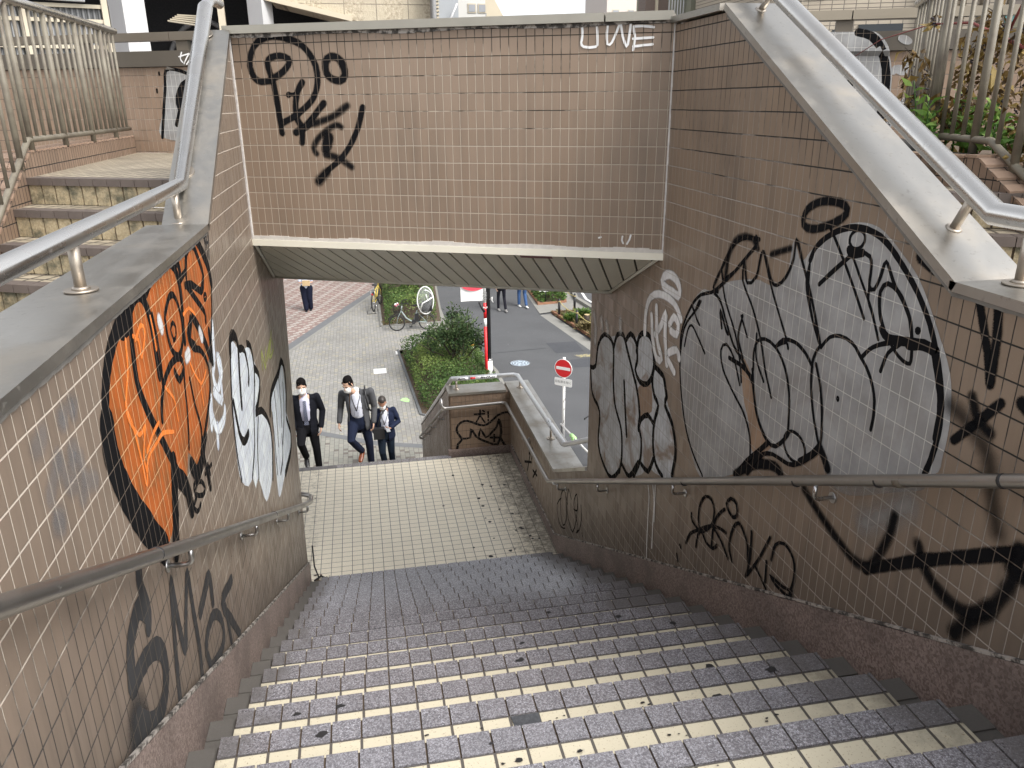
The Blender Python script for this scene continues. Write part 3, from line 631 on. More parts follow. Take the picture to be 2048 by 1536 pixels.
# ------------------------------------------------------------------ handrails
def arc_pts(c, r, a0, a1, ex, ey, n=6):
    c, ex, ey = Vector(c), Vector(ex), Vector(ey)
    return [c+ex*(r*cos(a0+(a1-a0)*i/n))+ey*(r*sin(a0+(a1-a0)*i/n)) for i in range(n+1)]
def rounded(path, r=.05, n=4):
    P = [Vector(p) for p in path]; out = [P[0]]
    for i in range(1, len(P)-1):
        a = (P[i-1]-P[i]); b = (P[i+1]-P[i]); q = min(r, a.length*.4, b.length*.4); a = P[i]+a.normalized()*q; b = P[i]+b.normalized()*q
        out += [(a*(1-t)**2+P[i]*(2*t*(1-t))+b*t*t) for t in [k/n for k in range(n+1)]]
    return out+[P[-1]]
def bracket(parent, p, wx, mat):      # wall bracket: from under the rail down and into the wall
    p = Vector(p); dx = wx-p.x; m = MB()
    m.tube(rounded([p+Vector((0, 0, -.015)), p+Vector((0, 0, -.075)), p+Vector((dx, 0, -.075))], .03), .0085, 8)
    m.disc(p+Vector((dx-.006*(1 if dx > 0 else -1), 0, -.075)), .022, .006*(1 if dx > 0 else -1), (1, 0, 0), 12)
    return m.build('wall_bracket', mat, parent)
hl = thing('handrail', 'dark steel handrail on brackets along the wall with the orange graffiti', 'handrail')
P = [(-.62, -.9, .26), (-.62, 1.224, -.767), (-.62, 2.547, -1.42), (-.62, 5.732, -2.985), (-.62, 6.64, -3.42), (-.63, 6.80, -3.44), (-.72, 6.86, -3.44), (-.90, 6.86, -3.42)]
m = MB(); m.tube(rounded(P, .06), .0215, 14); m.build('rail', M['dark_rail'], hl)
def hz(y): return -.767-.4915*(y-1.224)
for y in (1.05, 2.40, 3.67, 4.95, 6.31): bracket(hl, (-.62, y, hz(y)), XL, M['chrome'])
for y in (2.05, 4.3):
    m = MB(); d = Vector((0, 1, -.4915)).normalized(); c = Vector((-.62, y, hz(y))); m.tube([c-d*.004, c+d*.004], .0225, 14); m.build('joint_ring', M['plastic_black'], hl)
hr = thing('handrail', 'steel handrail on brackets along the wall with the silver bubble graffiti and round the landing', 'handrail')
P = [(1.63, -.9, .25), (1.63, 1.543, -.93), (1.63, 2.3, -1.30), (1.63, 3.793, -2.04), (1.63, 6.53, -3.39), (1.63, 6.75, -3.50), (1.63, 9.03, -3.54), (1.60, 9.07, -3.545), (.865, 9.07, -3.565), (.83, 9.07, -3.53), (.83, 9.10, -3.44)]
m = MB(); m.tube(rounded(P, .035), .0205, 14); m.build('rail', M['dark_rail'], hr)
def hzr(y): return -.93-.4965*(y-1.543)
for y in (1.1, 2.42, 3.75, 5.15): bracket(hr, (1.63, y, hzr(y)), XR, M['chrome'])
bracket(hr, (1.63, 6.37, hzr(6.37)), XR, M['chrome']); bracket(hr, (1.63, 8.0, -3.52), XR, M['chrome'])
for y, w, mt in ((1.60, .006, 'stain'), (1.98, .018, 'brown_rail'), (2.08, .004, 'stain'), (3.6, .004, 'stain'), (2.55, .005, 'stain')):
    m = MB(); d = Vector((0, 1, -.4965)).normalized(); c = Vector((1.63, y, hzr(y))); m.tube([c-d*w, c+d*w], .0212, 14); m.build('tape_mark', M[mt], hr)
m = MB(); m.tube([(1.63, 6.47, hzr(6.47)), (1.63, 6.50, hzr(6.5))], .0225, 14); m.build('white_collar', M['white_paint'], hr)
def flange_post(parent, base, nrm, top, r=.017):
    base, nrm, top = Vector(base), Vector(nrm).normalized(), Vector(top)
    m = MB(); m.tube([base, top], r, 12); m.build('post', M['post'], parent)
    m = MB(); m.disc(base, .047, .006, nrm, 24); m.tube([base+nrm*.006, base+nrm*.014], [.028, .020], 14); m.build('flange', M['post'], parent)
tl = thing('top_handrail', 'thick steel pipe rail on posts above the coping over the orange graffiti wall', 'handrail')
P = [(-.82, -1, -.355), (-.82, 4.06, -.355), (-.82, 5.47, .545), (-.82, 5.72, .62), (-.80, 5.95, .62)]
m = MB(); m.tube(P[:3]+rounded(P[2:], .08), .0305, 18); m.build('rail', M['pipe'], tl)
sn = Vector((0, -.523, .852))
flange_post(tl, (-.82, .9, -.513), (0, 0, 1), (-.82, .9, -.36)); flange_post(tl, (-.82, 2.478, -.513), (0, 0, 1), (-.82, 2.478, -.36)); flange_post(tl, (-.82, 3.90, -.513), (0, 0, 1), (-.82, 3.90, -.36))
def lz(y): return -.513+.614*(y-3.86)+.004
flange_post(tl, (-.82, 4.19, lz(4.19)), sn, (-.82, 4.12, -.31), .014); flange_post(tl, (-.82, 5.33, lz(5.33)), sn, (-.82, 5.24, .42), .014)
m = MB(); m.tube([(-.82, 5.46, .539), (-.82, 5.50, .562)], .033, 18); m.build('joint_ring', M['post'], tl)
tr_ = thing('top_handrail', 'thick steel pipe rail on posts above the coping over the silver bubble graffiti wall', 'handrail')
P = [(1.84, -1, -.325), (1.84, 2.04, -.322), (1.84, 3.55, .47), (1.84, 3.90, .62), (1.84, 4.3, .62)]
m = MB(); m.tube(P, .034, 18); m.build('rail', M['pipe'], tr_)
snr = Vector((0, -.476, .88))
def rz_(y): return -.505+.5414*(y-2.0)+.003
flange_post(tr_, (1.84, 1.90, -.503), (0, 0, 1), (1.84, 1.90, -.34)); flange_post(tr_, (1.84, .6, -.503), (0, 0, 1), (1.84, .6, -.34))
flange_post(tr_, (1.84, 2.20, rz_(2.20)), snr, (1.84, 2.13, -.27), .015); flange_post(tr_, (1.84, 3.62, rz_(3.62)), snr, (1.84, 3.53, .44), .015)
lr = thing('landing_rail', 'pale steel pipe rail with stickers round the low parapet of the landing', 'handrail')
P = [(1.85, 4.9, -2.20), (1.85, 6.95, -3.215), (1.85, 7.05, -3.25), (1.83, 9.25, -3.265), (1.78, 9.30, -3.265), (1.03, 9.30, -3.265), (1.0, 9.36, -3.28), (1.0, 15.0, -6.1)]
m = MB(); m.tube(P, .026, 14); m.build('rail', M['pale_rail'], lr)
for b, n_ in (((1.85, 7.55, -3.40), 1), ((1.85, 9.2, -3.40), 1), ((1.05, 9.30, -3.40), 1), ((1.06, 9.8, -3.6), 0)): 
    flange_post(lr, b, (0, 0, 1), (b[0] if n_ else 1.0, b[1], -3.27 if n_ else -3.50), .013)
for a_, b_ in (((1.05, 9.30, -3.265), (1.20, 9.30, -3.265)), ((1.23, 9.30, -3.265), (1.56, 9.30, -3.265)), ((1.85, 6.98, -3.225), (1.85, 7.7, -3.253))):
    m = MB(); m.tube([a_, b_], .0268, 14); m.build('sticker', M['sticker'], lr)
m = MB(); rr = random.Random(3)
for x0, x1 in ((1.075, 1.17), (1.36, 1.53)):
    x = x0
    while x < x1:
        h = rr.uniform(.010, .016); m.tube([(x, 9.272, -3.265-h), (x+rr.uniform(-.01, .012), 9.272, -3.265+h)], .0035, 5); m.tube([(x, 9.2725, -3.265+rr.uniform(-.01, .01)), (x+.022, 9.2725, -3.265+rr.uniform(-.01, .01))], .0032, 5); x += .024
for _ in range(16):
    y = rr.uniform(7.0, 7.65); a = rr.uniform(0, 2); m.tube([(1.85-.0275*cos(a), y, -3.24+.0275*sin(a)-.01), (1.85-.0275*cos(a), y+.03, -3.24+.0275*sin(a)-.012)], .003, 5)
m.build('sticker_lettering', M['ink'], lr)
m = MB(); m.tube([(1.225, 9.2745, -3.265), (1.285, 9.2745, -3.265)], .013, 10); m.build('red_sticker', M['red_paint'], lr)
lr2 = thing('handrail', 'lower steel handrail running down the flank of the lower stairs', 'handrail')
P = [(.86, 9.2, -3.62), (.86, 14.2, -6.12), (.86, 14.4, -6.2), (.88, 14.45, -6.27), (.92, 14.45, -6.28)]
m = MB(); m.tube(rounded(P, .05), .02, 12); m.build('rail', M['dark_rail'], lr2)
for y in (9.9, 11.3, 12.7, 14.0): bracket(lr2, (.86, y, -3.62-.5*(y-9.2)), .93, M['chrome'])

# ------------------------------------------------------------------ signs, poles
def text_mesh(mb, body, size, mtx, depth=.0, m=0, align='CENTER'):
    cu = bpy.data.curves.new('lettering', 'FONT'); cu.body = body; cu.size = size; cu.align_x = align; cu.align_y = 'CENTER'; cu.resolution_u = 3; cu.extrude = depth
    ob = bpy.data.objects.new('lettering', cu); COL.objects.link(ob)
    me = bpy.data.meshes.new_from_object(ob.evaluated_get(bpy.context.evaluated_depsgraph_get()))
    mb.mesh([mtx @ v.co for v in me.vertices], [tuple(p.vertices) for p in me.polygons], m)
    bpy.data.objects.remove(ob); bpy.data.curves.remove(cu); bpy.data.meshes.remove(me)
bpy.context.view_layer.update()
sg = thing('road_sign', 'round red no entry sign with small white plate on a scratched white pole', 'road sign', loc=(4.0, 15.2, G))
m = MB(); m.tube([(0, 0, 0), (0, 0, 2.05)], .031, 14); m.build('pole', M['white_paint'], sg)
m = MB()
for z, a, s_ in ((.62, 4.5, .03), (1.08, 4.2, .02), (1.12, 5.2, .025), (1.30, 5.0, .012), (.9, 4.7, .02)):
    m.tube([(.0318*cos(a), .0318*sin(a), z-s_), (.0318*cos(a+.25), .0318*sin(a+.25), z+s_)], .006, 5)
m.build('chipped_paint', M['brown_cap'], sg)
ry = Matrix.Rotation(radians(-42), 4, 'Z')
Fm = Matrix.Translation((-.03, -.04, 1.825)) @ ry @ Matrix.Rotation(radians(90), 4, 'X')     # local x right, y up, z to viewer
def flat(mb, pts, z0, z1, mtx, m=0):
    mb.plate([mtx @ Vector((x, y, z1)) for x, y in pts], mtx.to_3x3() @ Vector((0, 0, z0-z1)), m)
circ = lambda r, n=40: [(r*cos(2*pi*i/n), r*sin(2*pi*i/n)) for i in range(n)]
tm = Matrix.Rotation(radians(-9), 4, 'Z')
Fs = Fm
m = MB(); flat(m, circ(.205), -.012, 0, Fs); m.build('disc_edge', M['white_paint'], sg)
m = MB(); flat(m, circ(.192), 0, .002, Fs); m.build('disc_face', M['red_paint'], sg)
m = MB(); flat(m, [(-.165, -.033), (.165, -.033), (.165, .033), (-.165, .033)], .002, .0035, Fs); m.build('white_bar', M['white_paint'], sg)
Fp = Matrix.Translation((-.03, -.045, 1.52)) @ ry @ Matrix.Rotation(radians(90), 4, 'X') @ Matrix.Rotation(radians(0), 4, 'Z')
def rrect(w, h, r, n=5):
    o = []
    for cx, cy, a in ((w/2-r, h/2-r, 0), (-w/2+r, h/2-r, pi/2), (-w/2+r, -h/2+r, pi), (w/2-r, -h/2+r, 3*pi/2)):
        o += [(cx+r*cos(a+pi/2*i/n), cy+r*sin(a+pi/2*i/n)) for i in range(n+1)]
    return o
m = MB(); flat(m, rrect(.41, .17, .025), -.006, 0, Fp); m.build('sub_plate', M['white_paint'], sg)
m = MB(); text_mesh(m, '自転車を除く', .066, Fp @ Matrix.Translation((0, 0, .0015))); m.build('sub_plate_lettering', M['grey_ink'], sg)
bpo = thing('street_lamp_post', 'black lamp post with a white wrapped foot standing in the hedge', 'lamp post', loc=(3.09, 19.6, G))
m = MB(); m.tube([(0, 0, 0), (0, 0, 7.5)], .075, 16); m.build('post', M['black_steel'], bpo)
m = MB(); m.tube([(0, 0, .10), (0, 0, .66)], .102, 16); m.build('white_wrap', M['white_paint'], bpo)
m = MB(); m.disc((0, 0, .66), .10, .05, (0, 0, 1), 16); m.tube([(-.02, -.09, .70), (.03, -.09, .72)], .012, 6); m.build('wrap_strap', M['chrome'], bpo)
m = MB(); m.tube([(.05, -.06, 2.32), (.11, -.09, 2.38), (.10, -.09, 2.30), (.14, -.08, 2.24)], .012, 6); m.build('cord_knot', M['white_paint'], bpo)
fl = thing('banner_pole', 'leaning red and white banner pole with a white banner strapped beside the black lamp post', 'banner', loc=(2.99, 19.5, G))
for z0, z1, mt in ((0, 1.62, 'red_paint'), (1.62, 1.84, 'white_paint'), (1.84, 2.25, 'red_paint'), (2.25, 4.6, 'white_paint')):
    m = MB(); m.tube([(.03-.0125*z0*.6, 0, z0), (.03-.0125*z1*.6, 0, z1)], .040, 14); m.build('pole_section', M[mt], fl)
m = MB(); m.tube([(-.13, -.03, 2.28), (-.05, -.03, 2.10), (.0, -.03, 2.02)], .035, 8); m.build('strap_handle', M['plastic_black'], fl)
bn = MB(); nx, nz = 10, 16
for i in range(nx):
    for j in range(nz):
        def q(a, b): return (-.60+.60*a/nx, .015*sin(3*a/nx*pi/2+b*.3), 2.31+2.1*b/nz)
        bn.poly([q(i, j), q(i+1, j), q(i+1, j+1), q(i, j+1)], 0, None, True)
bn.build('banner_cloth', M['white_paint'], fl)
m = MB(); flat(m, [(.33*cos(pi+pi*i/20), .20*sin(pi+pi*i/20)) for i in range(21)]+[(.33, 1.0), (-.33, 1.0)], 0, .002, Matrix.Translation((-.27, -.028, 2.78)) @ Matrix.Rotation(pi/2, 4, 'X')); m.build('banner_circle', plain('banner_red', (.70, .06, .09), .6), fl)
m = MB(); text_mesh(m, '020', .15, Matrix.Translation((.012, -.0425, 2.44)) @ Matrix.Rotation(pi/2, 4, 'X') @ Matrix.Rotation(-pi/2, 4, 'Z')); m.build('pole_number', M['grey_ink'], fl)
m = MB(); text_mesh(m, '2', .15, Matrix.Translation((.014, -.0425, 2.13)) @ Matrix.Rotation(pi/2, 4, 'X') @ Matrix.Rotation(-pi/2, 4, 'Z')); m.build('pole_number', M['white_paint'], fl)
m = MB(); m.box((.089, 21.08, G+.002), (.44, 21.50, G+.006)); nt = tag(m.build('pavement_notice', M['paper']), 'white notice sheet with a red line of text stuck on the paving', 'notice')
m = MB(); rr = random.Random(5)
x = .12
while x < .30: m.box((x, 21.34, G+.0065), (x+.02, 21.39, G+.0075)); x += .03
m.build('notice_red_text', M['red_paint'], nt)
m = MB(); x = .12
while x < .42: m.box((x, 21.2, G+.0065), (x+.018, 21.225, G+.0075)); x += .022
m.build('notice_grey_text', M['grey_ink'], nt)
m = MB(); m.poly([(.68, 18.85, G+.006), (.80, 18.70, G+.006), (.90, 18.66, G+.007), (.92, 18.85, G+.006), (.85, 18.98, G+.009), (.76, 18.98, G+.006)]); tag(m.build('green_tape_patch', M['green_tape']), 'pale green tape patch on the paving near the hedge corner', 'tape')
m = MB(); m.box((.78, 22.75, G+.006), (1.02, 23.05, G+.02)); tag(m.build('pale_tile', M['white_paint']), 'pale square tile on the paving at the far corner of the nearer hedge', 'tile')
gr = thing('guard_rail', 'white pipe guard rail with green tape behind the landing parapet', 'guard rail')
m = MB(); m.tube([(3.80, 14.65, -6.3), (3.98, 13.0, -6.3), (4.0, 12.0, -6.3)], .02, 8); m.build('top_rail', M['white_paint'], gr)
m = MB(); m.tube([(3.80, 14.65, -6.7), (4.0, 12.0, -6.7)], .016, 8); m.build('lower_rail', M['white_paint'], gr)
for y, x in ((14.6, 3.81), (13.1, 3.97), (12.1, 4.0)):
    m = MB(); m.tube([(x, y, G), (x, y, -6.3)], .022, 8); m.build('post', M['plastic_black'], gr)
m = MB(); m.tube([(3.862, 14.05, -6.3), (3.885, 13.85, -6.3)], .045, 7); m.tube([(3.865, 13.97, -6.33), (3.87, 13.93, -6.42)], [.04, .01], 6); m.build('green_tape', M['green_tape'], gr)
# ------------------------------------------------------------------ plants
def leaf_mat(name, dark, mid, light, trans=.25):
    t = NT(name, .55, 0, .35); a = t.attr('tone'); f = t.noise(t.obj(), 3.5, 3)
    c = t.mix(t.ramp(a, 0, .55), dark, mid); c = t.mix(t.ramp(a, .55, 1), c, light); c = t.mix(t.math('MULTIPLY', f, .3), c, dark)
    t.col(c); t.b.inputs['Subsurface Weight'].default_value = 0
    tr = t.new('ShaderNodeBsdfTranslucent'); t.link(c, tr.inputs[0]); mx = t.new('ShaderNodeMixShader'); mx.inputs[0].default_value = trans
    t.link(t.b.outputs[0], mx.inputs[1]); t.link(tr.outputs[0], mx.inputs[2]); t.link(mx.outputs[0], t.n['Material Output'].inputs[0]); return t.mat
M['leaf_hedge'] = leaf_mat('hedge_leaf', (.028, .062, .018), (.10, .175, .045), (.24, .31, .085))
M['leaf_tree'] = leaf_mat('tree_leaf', (.02, .042, .016), (.055, .10, .035), (.13, .18, .075))
M['leaf_bed'] = leaf_mat('flower_bed_leaf', (.03, .07, .015), (.09, .17, .04), (.25, .33, .07))
M['leaf_weed'] = leaf_mat('weed_leaf', (.05, .13, .02), (.13, .27, .05), (.30, .42, .10))
M['leaf_dry'] = leaf_mat('dry_leaf', (.06, .035, .012), (.17, .105, .03), (.36, .26, .08))
M['leaf_grass'] = leaf_mat('dry_grass', (.07, .06, .025), (.19, .15, .07), (.33, .27, .13))
M['bark'] = plain('bark', (.05, .038, .028), .9, 0, .35, 20, bump=.006)
M['red_stem'] = plain('red_stem', (.20, .05, .045), .6, 0, .2, 20)
M['berry'] = plain('dark_berry', (.015, .01, .02), .3)
class Leaves:
    def __init__(s, seed): s.v = []; s.f = []; s.t = []; s.r = random.Random(seed)
    def leaf(s, p, d, L, w, tone, bend=.25):
        r = s.r; d = Vector(d).normalized(); sd = d.cross(Vector((r.gauss(0, 1), r.gauss(0, 1), r.gauss(0, 1)))).normalized(); up = sd.cross(d)
        p = Vector(p); b = len(s.v)
        s.v += [p, p+d*L*.5+sd*w/2+up*L*bend*.3, p+d*L-up*L*bend*.3, p+d*L*.5-sd*w/2+up*L*bend*.3]
        s.f.append((b, b+1, b+2, b+3)); s.t += [tone]*4
    def build(s, name, mat, parent=None):
        me = bpy.data.meshes.new(name); me.from_pydata([tuple(p) for p in s.v], [], s.f); me.materials.append(mat)
        at = me.attributes.new('tone', 'FLOAT', 'POINT'); at.data.foreach_set('value', s.t)
        o = bpy.data.objects.new(name, me); COL.objects.link(o)
        if parent is not None: o.parent = parent
        return o
def inside(poly, x, y):
    c = False; j = len(poly)-1
    for i in range(len(poly)):
        (xi, yi), (xj, yj) = poly[i], poly[j]
        if (yi > y) != (yj > y) and x < (xj-xi)*(y-yi)/(yj-yi)+xi: c = not c
        j = i
    return c
def edge_dist(poly, x, y):
    d = 9
    for i in range(len(poly)):
        a = Vector(poly[i]); b = Vector(poly[(i+1) % len(poly)]); p = Vector((x, y)); t = max(0, min(1, (p-a).dot(b-a)/(b-a).length_squared)); d = min(d, (p-a-(b-a)*t).length)
    return d
def hedge(name, label, cat, poly, h, n, leaf, mat, seed, tone=(.1, .9), lump=.16, bare=None):
    th = thing(name, label, cat, loc=(0, 0, 0)); L = Leaves(seed); r = L.r
    xs = [p[0] for p in poly]; ys = [p[1] for p in poly]
    bumps = [(r.uniform(min(xs), max(xs)), r.uniform(min(ys), max(ys)), r.uniform(.18, .42), r.uniform(-1, 1)) for _ in range(int(len(poly)*9))]
    k = 0; m = 0
    while k < n and m < n*8:
        m += 1
        x, y = r.uniform(min(xs), max(xs)), r.uniform(min(ys), max(ys))
        if not inside(poly, x, y): continue
        e = edge_dist(poly, x, y); b = sum(q*math.exp(-((x-a)**2+(y-c)**2)/(2*s_*s_)) for a, c, s_, q in bumps)
        top = h*(.55+.45*min(1, (e/.38))**.5)+lump*max(-1.2, min(1.2, b))
        if e < .22: z = top*r.random()
        else: z = top*(1-.45*r.random()**2.2)
        if r.random() < .35*max(0, -b): continue
        t = (.5+.34*b+.22*r.gauss(0, 1))*(.72+.28*z/h)  # lower leaves get a darker tone: shade near the ground put into colour
        nd = Vector((r.gauss(0, .8), r.gauss(0, .8), .12+r.gauss(0, .35)))
        L.leaf((x, y, G+z), nd, leaf*r.uniform(.7, 1.3), leaf*r.uniform(.5, .85), max(0, min(1, tone[0]+(tone[1]-tone[0])*t))); k += 1
    L.build('foliage', mat, th)
    sm = MB()
    for _ in range(30):
        x, y = r.uniform(min(xs), max(xs)), r.uniform(min(ys), max(ys))
        if inside(poly, x, y): sm.tube([(x, y, G), (x+r.gauss(0, .08), y+r.gauss(0, .08), G+h*.75)], [.012, .005], 5)
    sm.build('stems', M['bark'], th); return th
def small_tree(label, base, h, cr, n, seed, leaf=.085, flat=1.0, spread=1.0):
    th = thing('tree', label, 'tree', loc=(0, 0, 0)); r = random.Random(seed); b = Vector((base[0], base[1], G)); L = Leaves(seed+1)
    tk = MB(); tips = []
    def limb(p, d, length, rad, depth):
        pts = [p]; rs = [rad]; q = p
        for i in range(4):
            d = (d+Vector((r.gauss(0, .14), r.gauss(0, .14), .06))).normalized(); q = q+d*length/4; pts.append(q); rs.append(rad*(1-.12*(i+1)))
        tk.tube(pts, rs, 7)
        if depth == 0: tips.append((q, d)); tips.append((pts[2], d)); return
        for _ in range(3 if depth > 1 else 4):
            a = r.uniform(0, 2*pi); e = r.uniform(.45, .95)*spread
            limb(q if r.random() < .6 else pts[3], (d+Vector((cos(a)*e, sin(a)*e, r.uniform(-.1, .3)))).normalized(), length*r.uniform(.55, .8), rad*.58, depth-1)
    for k in range(4):
        a = 1.57*k+.4; limb(b+Vector((.05*cos(a), .05*sin(a), -.03)), Vector((.13*cos(a), .13*sin(a), 1)).normalized(), h*(.40+.03*k), .045, 2)
    tk.build('trunk', M['bark'], th)
    per = max(1, n//len(tips)); cz = h*.72
    for p, d in tips:
        cs = r.uniform(.15, .26)*cr; tn = r.gauss(.5, .2)
        for _ in range(per):
            o = Vector((r.gauss(0, 1), r.gauss(0, 1), r.gauss(0, .75)*flat))*cs*.62; q = p+o
            rel = Vector((q.x-b.x, q.y-b.y, (q.z-G-cz)))
            if rel.xy.length > cr*1.05 or q.z > G+h*1.02: continue
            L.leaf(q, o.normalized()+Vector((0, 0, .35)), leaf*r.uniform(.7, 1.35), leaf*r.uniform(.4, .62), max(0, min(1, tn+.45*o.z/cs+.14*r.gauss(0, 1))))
    L.build('crown', M['leaf_tree'], th); return th
H1 = [(.95, 22.9), (1.22, 17.95), (1.62, 17.45), (2.6, 17.4), (3.25, 18.6), (3.25, 20.6), (3.12, 22.9), (2.2, 23.0)]
H2 = [(.62, 26.1), (2.35, 26.3), (2.5, 28), (2.7, 31.8), (3.1, 36), (.75, 36)]
sheet('planter_soil', [(.90, 23.1), (1.16, 17.75), (1.75, 17.3), (2.9, 17.3), (3.34, 18.4), (3.36, 20.6), (3.2, 23.2)], G+.02, M['soil'])
sheet('planter_soil', [(.52, 26.0), (2.5, 26.1), (2.62, 28), (2.85, 32), (3.4, 38), (.6, 38)], G+.02, M['soil'])
strip('planter_kerb', [(.86, 23.15), (1.12, 17.75), (1.72, 17.22), (2.9, 17.22)], .06, G, M['band'], .04)
strip('planter_kerb', [(.5, 38), (.48, 26.0), (2.5, 26.05)], .08, G, M['kerb'], .05)
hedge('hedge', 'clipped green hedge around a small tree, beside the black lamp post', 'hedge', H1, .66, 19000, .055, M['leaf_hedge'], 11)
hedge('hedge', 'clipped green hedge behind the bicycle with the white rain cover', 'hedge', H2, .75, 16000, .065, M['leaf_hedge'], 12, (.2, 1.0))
small_tree('small multi-stemmed evergreen tree rising from the nearer hedge', (2.22, 20.1), 2.05, .78, 4300, 23, .08)
small_tree('dark evergreen tree in the hedge partly hidden under the bridge soffit', (1.85, 28.6), 1.9, .75, 4200, 25)
r = random.Random(9)
def litter(name, label, poly, n, mat, seed, size=.05):
    L = Leaves(seed)
    xs = [p[0] for p in poly]; ys = [p[1] for p in poly]; k = 0
    while k < n:
        x, y = L.r.uniform(min(xs), max(xs)), L.r.uniform(min(ys), max(ys))
        if inside(poly, x, y): L.leaf((x, y, G+.03+L.r.random()*.03), (L.r.gauss(0, 1), L.r.gauss(0, 1), L.r.random()*.9), size*L.r.uniform(.6, 1.6), size*.35, L.r.random()); k += 1
    o = L.build(name, mat); o['kind'] = 'stuff'; return o
litter('dry_grass', '', [(.55, 26.05), (1.2, 26.1), (1.2, 26.5), (.55, 26.5)], 130, M['leaf_grass'], 31, .10)
litter('leaf_litter', '', [(1.12, 18.4), (1.3, 17.6), (1.9, 17.32), (2.6, 17.4), (2.2, 17.75), (1.5, 18.2)], 240, M['leaf_dry'], 32, .04)
# beds on the far right
B1 = [(6.52, 26.5), (7.45, 26.4), (9.4, 21.5), (7.4, 20.3)]
B2 = [(6.3, 27.75), (7.35, 27.9), (7.9, 30.5), (8.6, 36), (6.9, 36), (6.42, 30.5)]
sheet('bed_soil', B1, G+.05, M['soil']); sheet('bed_soil', B2, G+.05, M['soil'])
M['bed_edge'] = plain('bed_edging_brick', (.26, .13, .075), .85, 0, .25, 8)
strip('bed_edging', [(7.4, 20.3), (6.52, 26.5), (7.45, 26.4), (9.4, 21.5)], .09, G, M['bed_edge'], .09)
strip('bed_edging', [(6.42, 30.5), (6.3, 27.75), (7.35, 27.9), (7.9, 30.5)], .09, G, M['bed_edge'], .09)
litter('dry_grass', '', B1, 2600, M['leaf_grass'], 33, .16)
hedge('flower_bed', 'bright green flower bed with small white flowers behind low black bollards', 'flower bed', B2, .42, 6000, .11, M['leaf_bed'], 14, (.15, 1.0), .2)
L = Leaves(41)
for _ in range(220):
    x, y = L.r.uniform(6.4, 7.2), L.r.uniform(27.9, 30)
    for k in range(3): L.leaf((x, y, G+.45), (L.r.gauss(0, 1), L.r.gauss(0, 1), .6), .05, .045, 1)
o = L.build('white_flowers', M['white_paint']); o['kind'] = 'stuff'
for i, (x, y) in enumerate([(6.83, 25.12), (7.0, 23.9), (7.1, 22.95), (7.4, 25.6)]):
    L = Leaves(50+i)
    for _ in range(260):
        a = L.r.uniform(0, 2*pi); q = abs(L.r.gauss(0, .12)); L.leaf((x+q*cos(a), y+q*sin(a), G+.08+L.r.random()*.18), (cos(a), sin(a), L.r.uniform(.1, .9)), .16, .05, L.r.random())
    tag(L.build('tuft_plant', M['leaf_bed'] if i in (0, 3) else M['leaf_grass']), ['green leafy tuft at the foot of the nearest bollard in the dry bed', 'dry brown tuft in the middle of the dry bed', 'dry brown tuft against the silver graffiti wall edge', 'low green tuft behind the tree stump'][i], 'plant')
def bollard(x, y, h, label):
    th = thing('bollard', label, 'bollard', 'black bollards with yellow rope round the beds', loc=(x, y, G))
    m = MB(); m.tube([(0, 0, 0), (0, 0, h)], .045, 12); m.ball((0, 0, h), (.045, .045, .03)); m.build('post', M['black_steel'], th)
    m = MB(); m.tube([(0, 0, h-.08), (0, 0, h-.05)], .049, 12); m.build('rope_band', plain('rope', (.45, .36, .16), .8), th)
bs = [(6.62, 25.95, 'black bollard at the near corner of the dry bed by the paving slab'), (6.80, 24.3, 'black bollard in the middle of the dry bed edge'), (7.05, 22.75, 'black bollard nearest the silver graffiti wall edge'), (6.62, 28.1, 'black bollard in front of the green flower bed'), (7.35, 28.3, 'black bollard at the road side of the green flower bed'), (7.35, 26.6, 'short black bollard beside the road kerb')]
for x, y, l in bs: bollard(x, y, .62, l)
def rope(a, b, label):
    a, b = Vector(a), Vector(b); m = MB(); m.tube([a.lerp(b, i/8)-Vector((0, 0, .10*sin(pi*i/8))) for i in range(9)], .012, 6); return tag(m.build('rope', plain('yellow_rope', (.55, .46, .18), .8)), label, 'rope')
rope((6.62, 25.95, G+.56), (6.80, 24.3, G+.56), 'yellow rope hanging between the first two bollards of the dry bed'); rope((6.80, 24.3, G+.56), (7.05, 22.75, G+.56), 'yellow rope running from the middle bollard to the silver graffiti wall edge'); rope((7.35, 28.3, G+.56), (7.35, 26.6, G+.56), 'yellow rope strung between the two bollards by the road')
st_ = thing('tree_stump', 'pale cut tree stump standing in the dry bed', 'stump', loc=(7.32, 24.9, G)); m = MB(); m.tube([(0, 0, 0), (0, 0, .3)], [.11, .09], 12); m.build('trunk', M['bark'], st_); m = MB(); m.disc((0, 0, .3), .088, .012, n=12); m.build('cut_face', plain('cut_wood', (.50, .38, .2), .8), st_)
def guide_post(x, y, label):
    th = thing('marker_post', label, 'marker post', 'small black and white marker posts in the hedges', loc=(x, y, G))
    m = MB(); m.tube([(0, 0, 0), (0, 0, .62)], .05, 12); m.build('post', M['white_paint'], th); m = MB(); m.tube([(0, 0, .74), (0, 0, .82)], .062, 12); m.build('cap', M['black_steel'], th)
    m = MB(); m.tube([(0, 0, .62), (0, 0, .74)], .058, 12); m.build('reflector', M['white_paint'], th); m = MB(); m.tube([(0, 0, .50), (0, 0, .58)], .056, 12); m.build('amber_band', plain('amber_plastic', (.80, .36, .05), .35), th)
guide_post(2.93, 21.5, 'marker post with amber band at the street edge of the nearer hedge'); guide_post(2.35, 30.0, 'marker post with amber band in the hedge behind the bicycles')
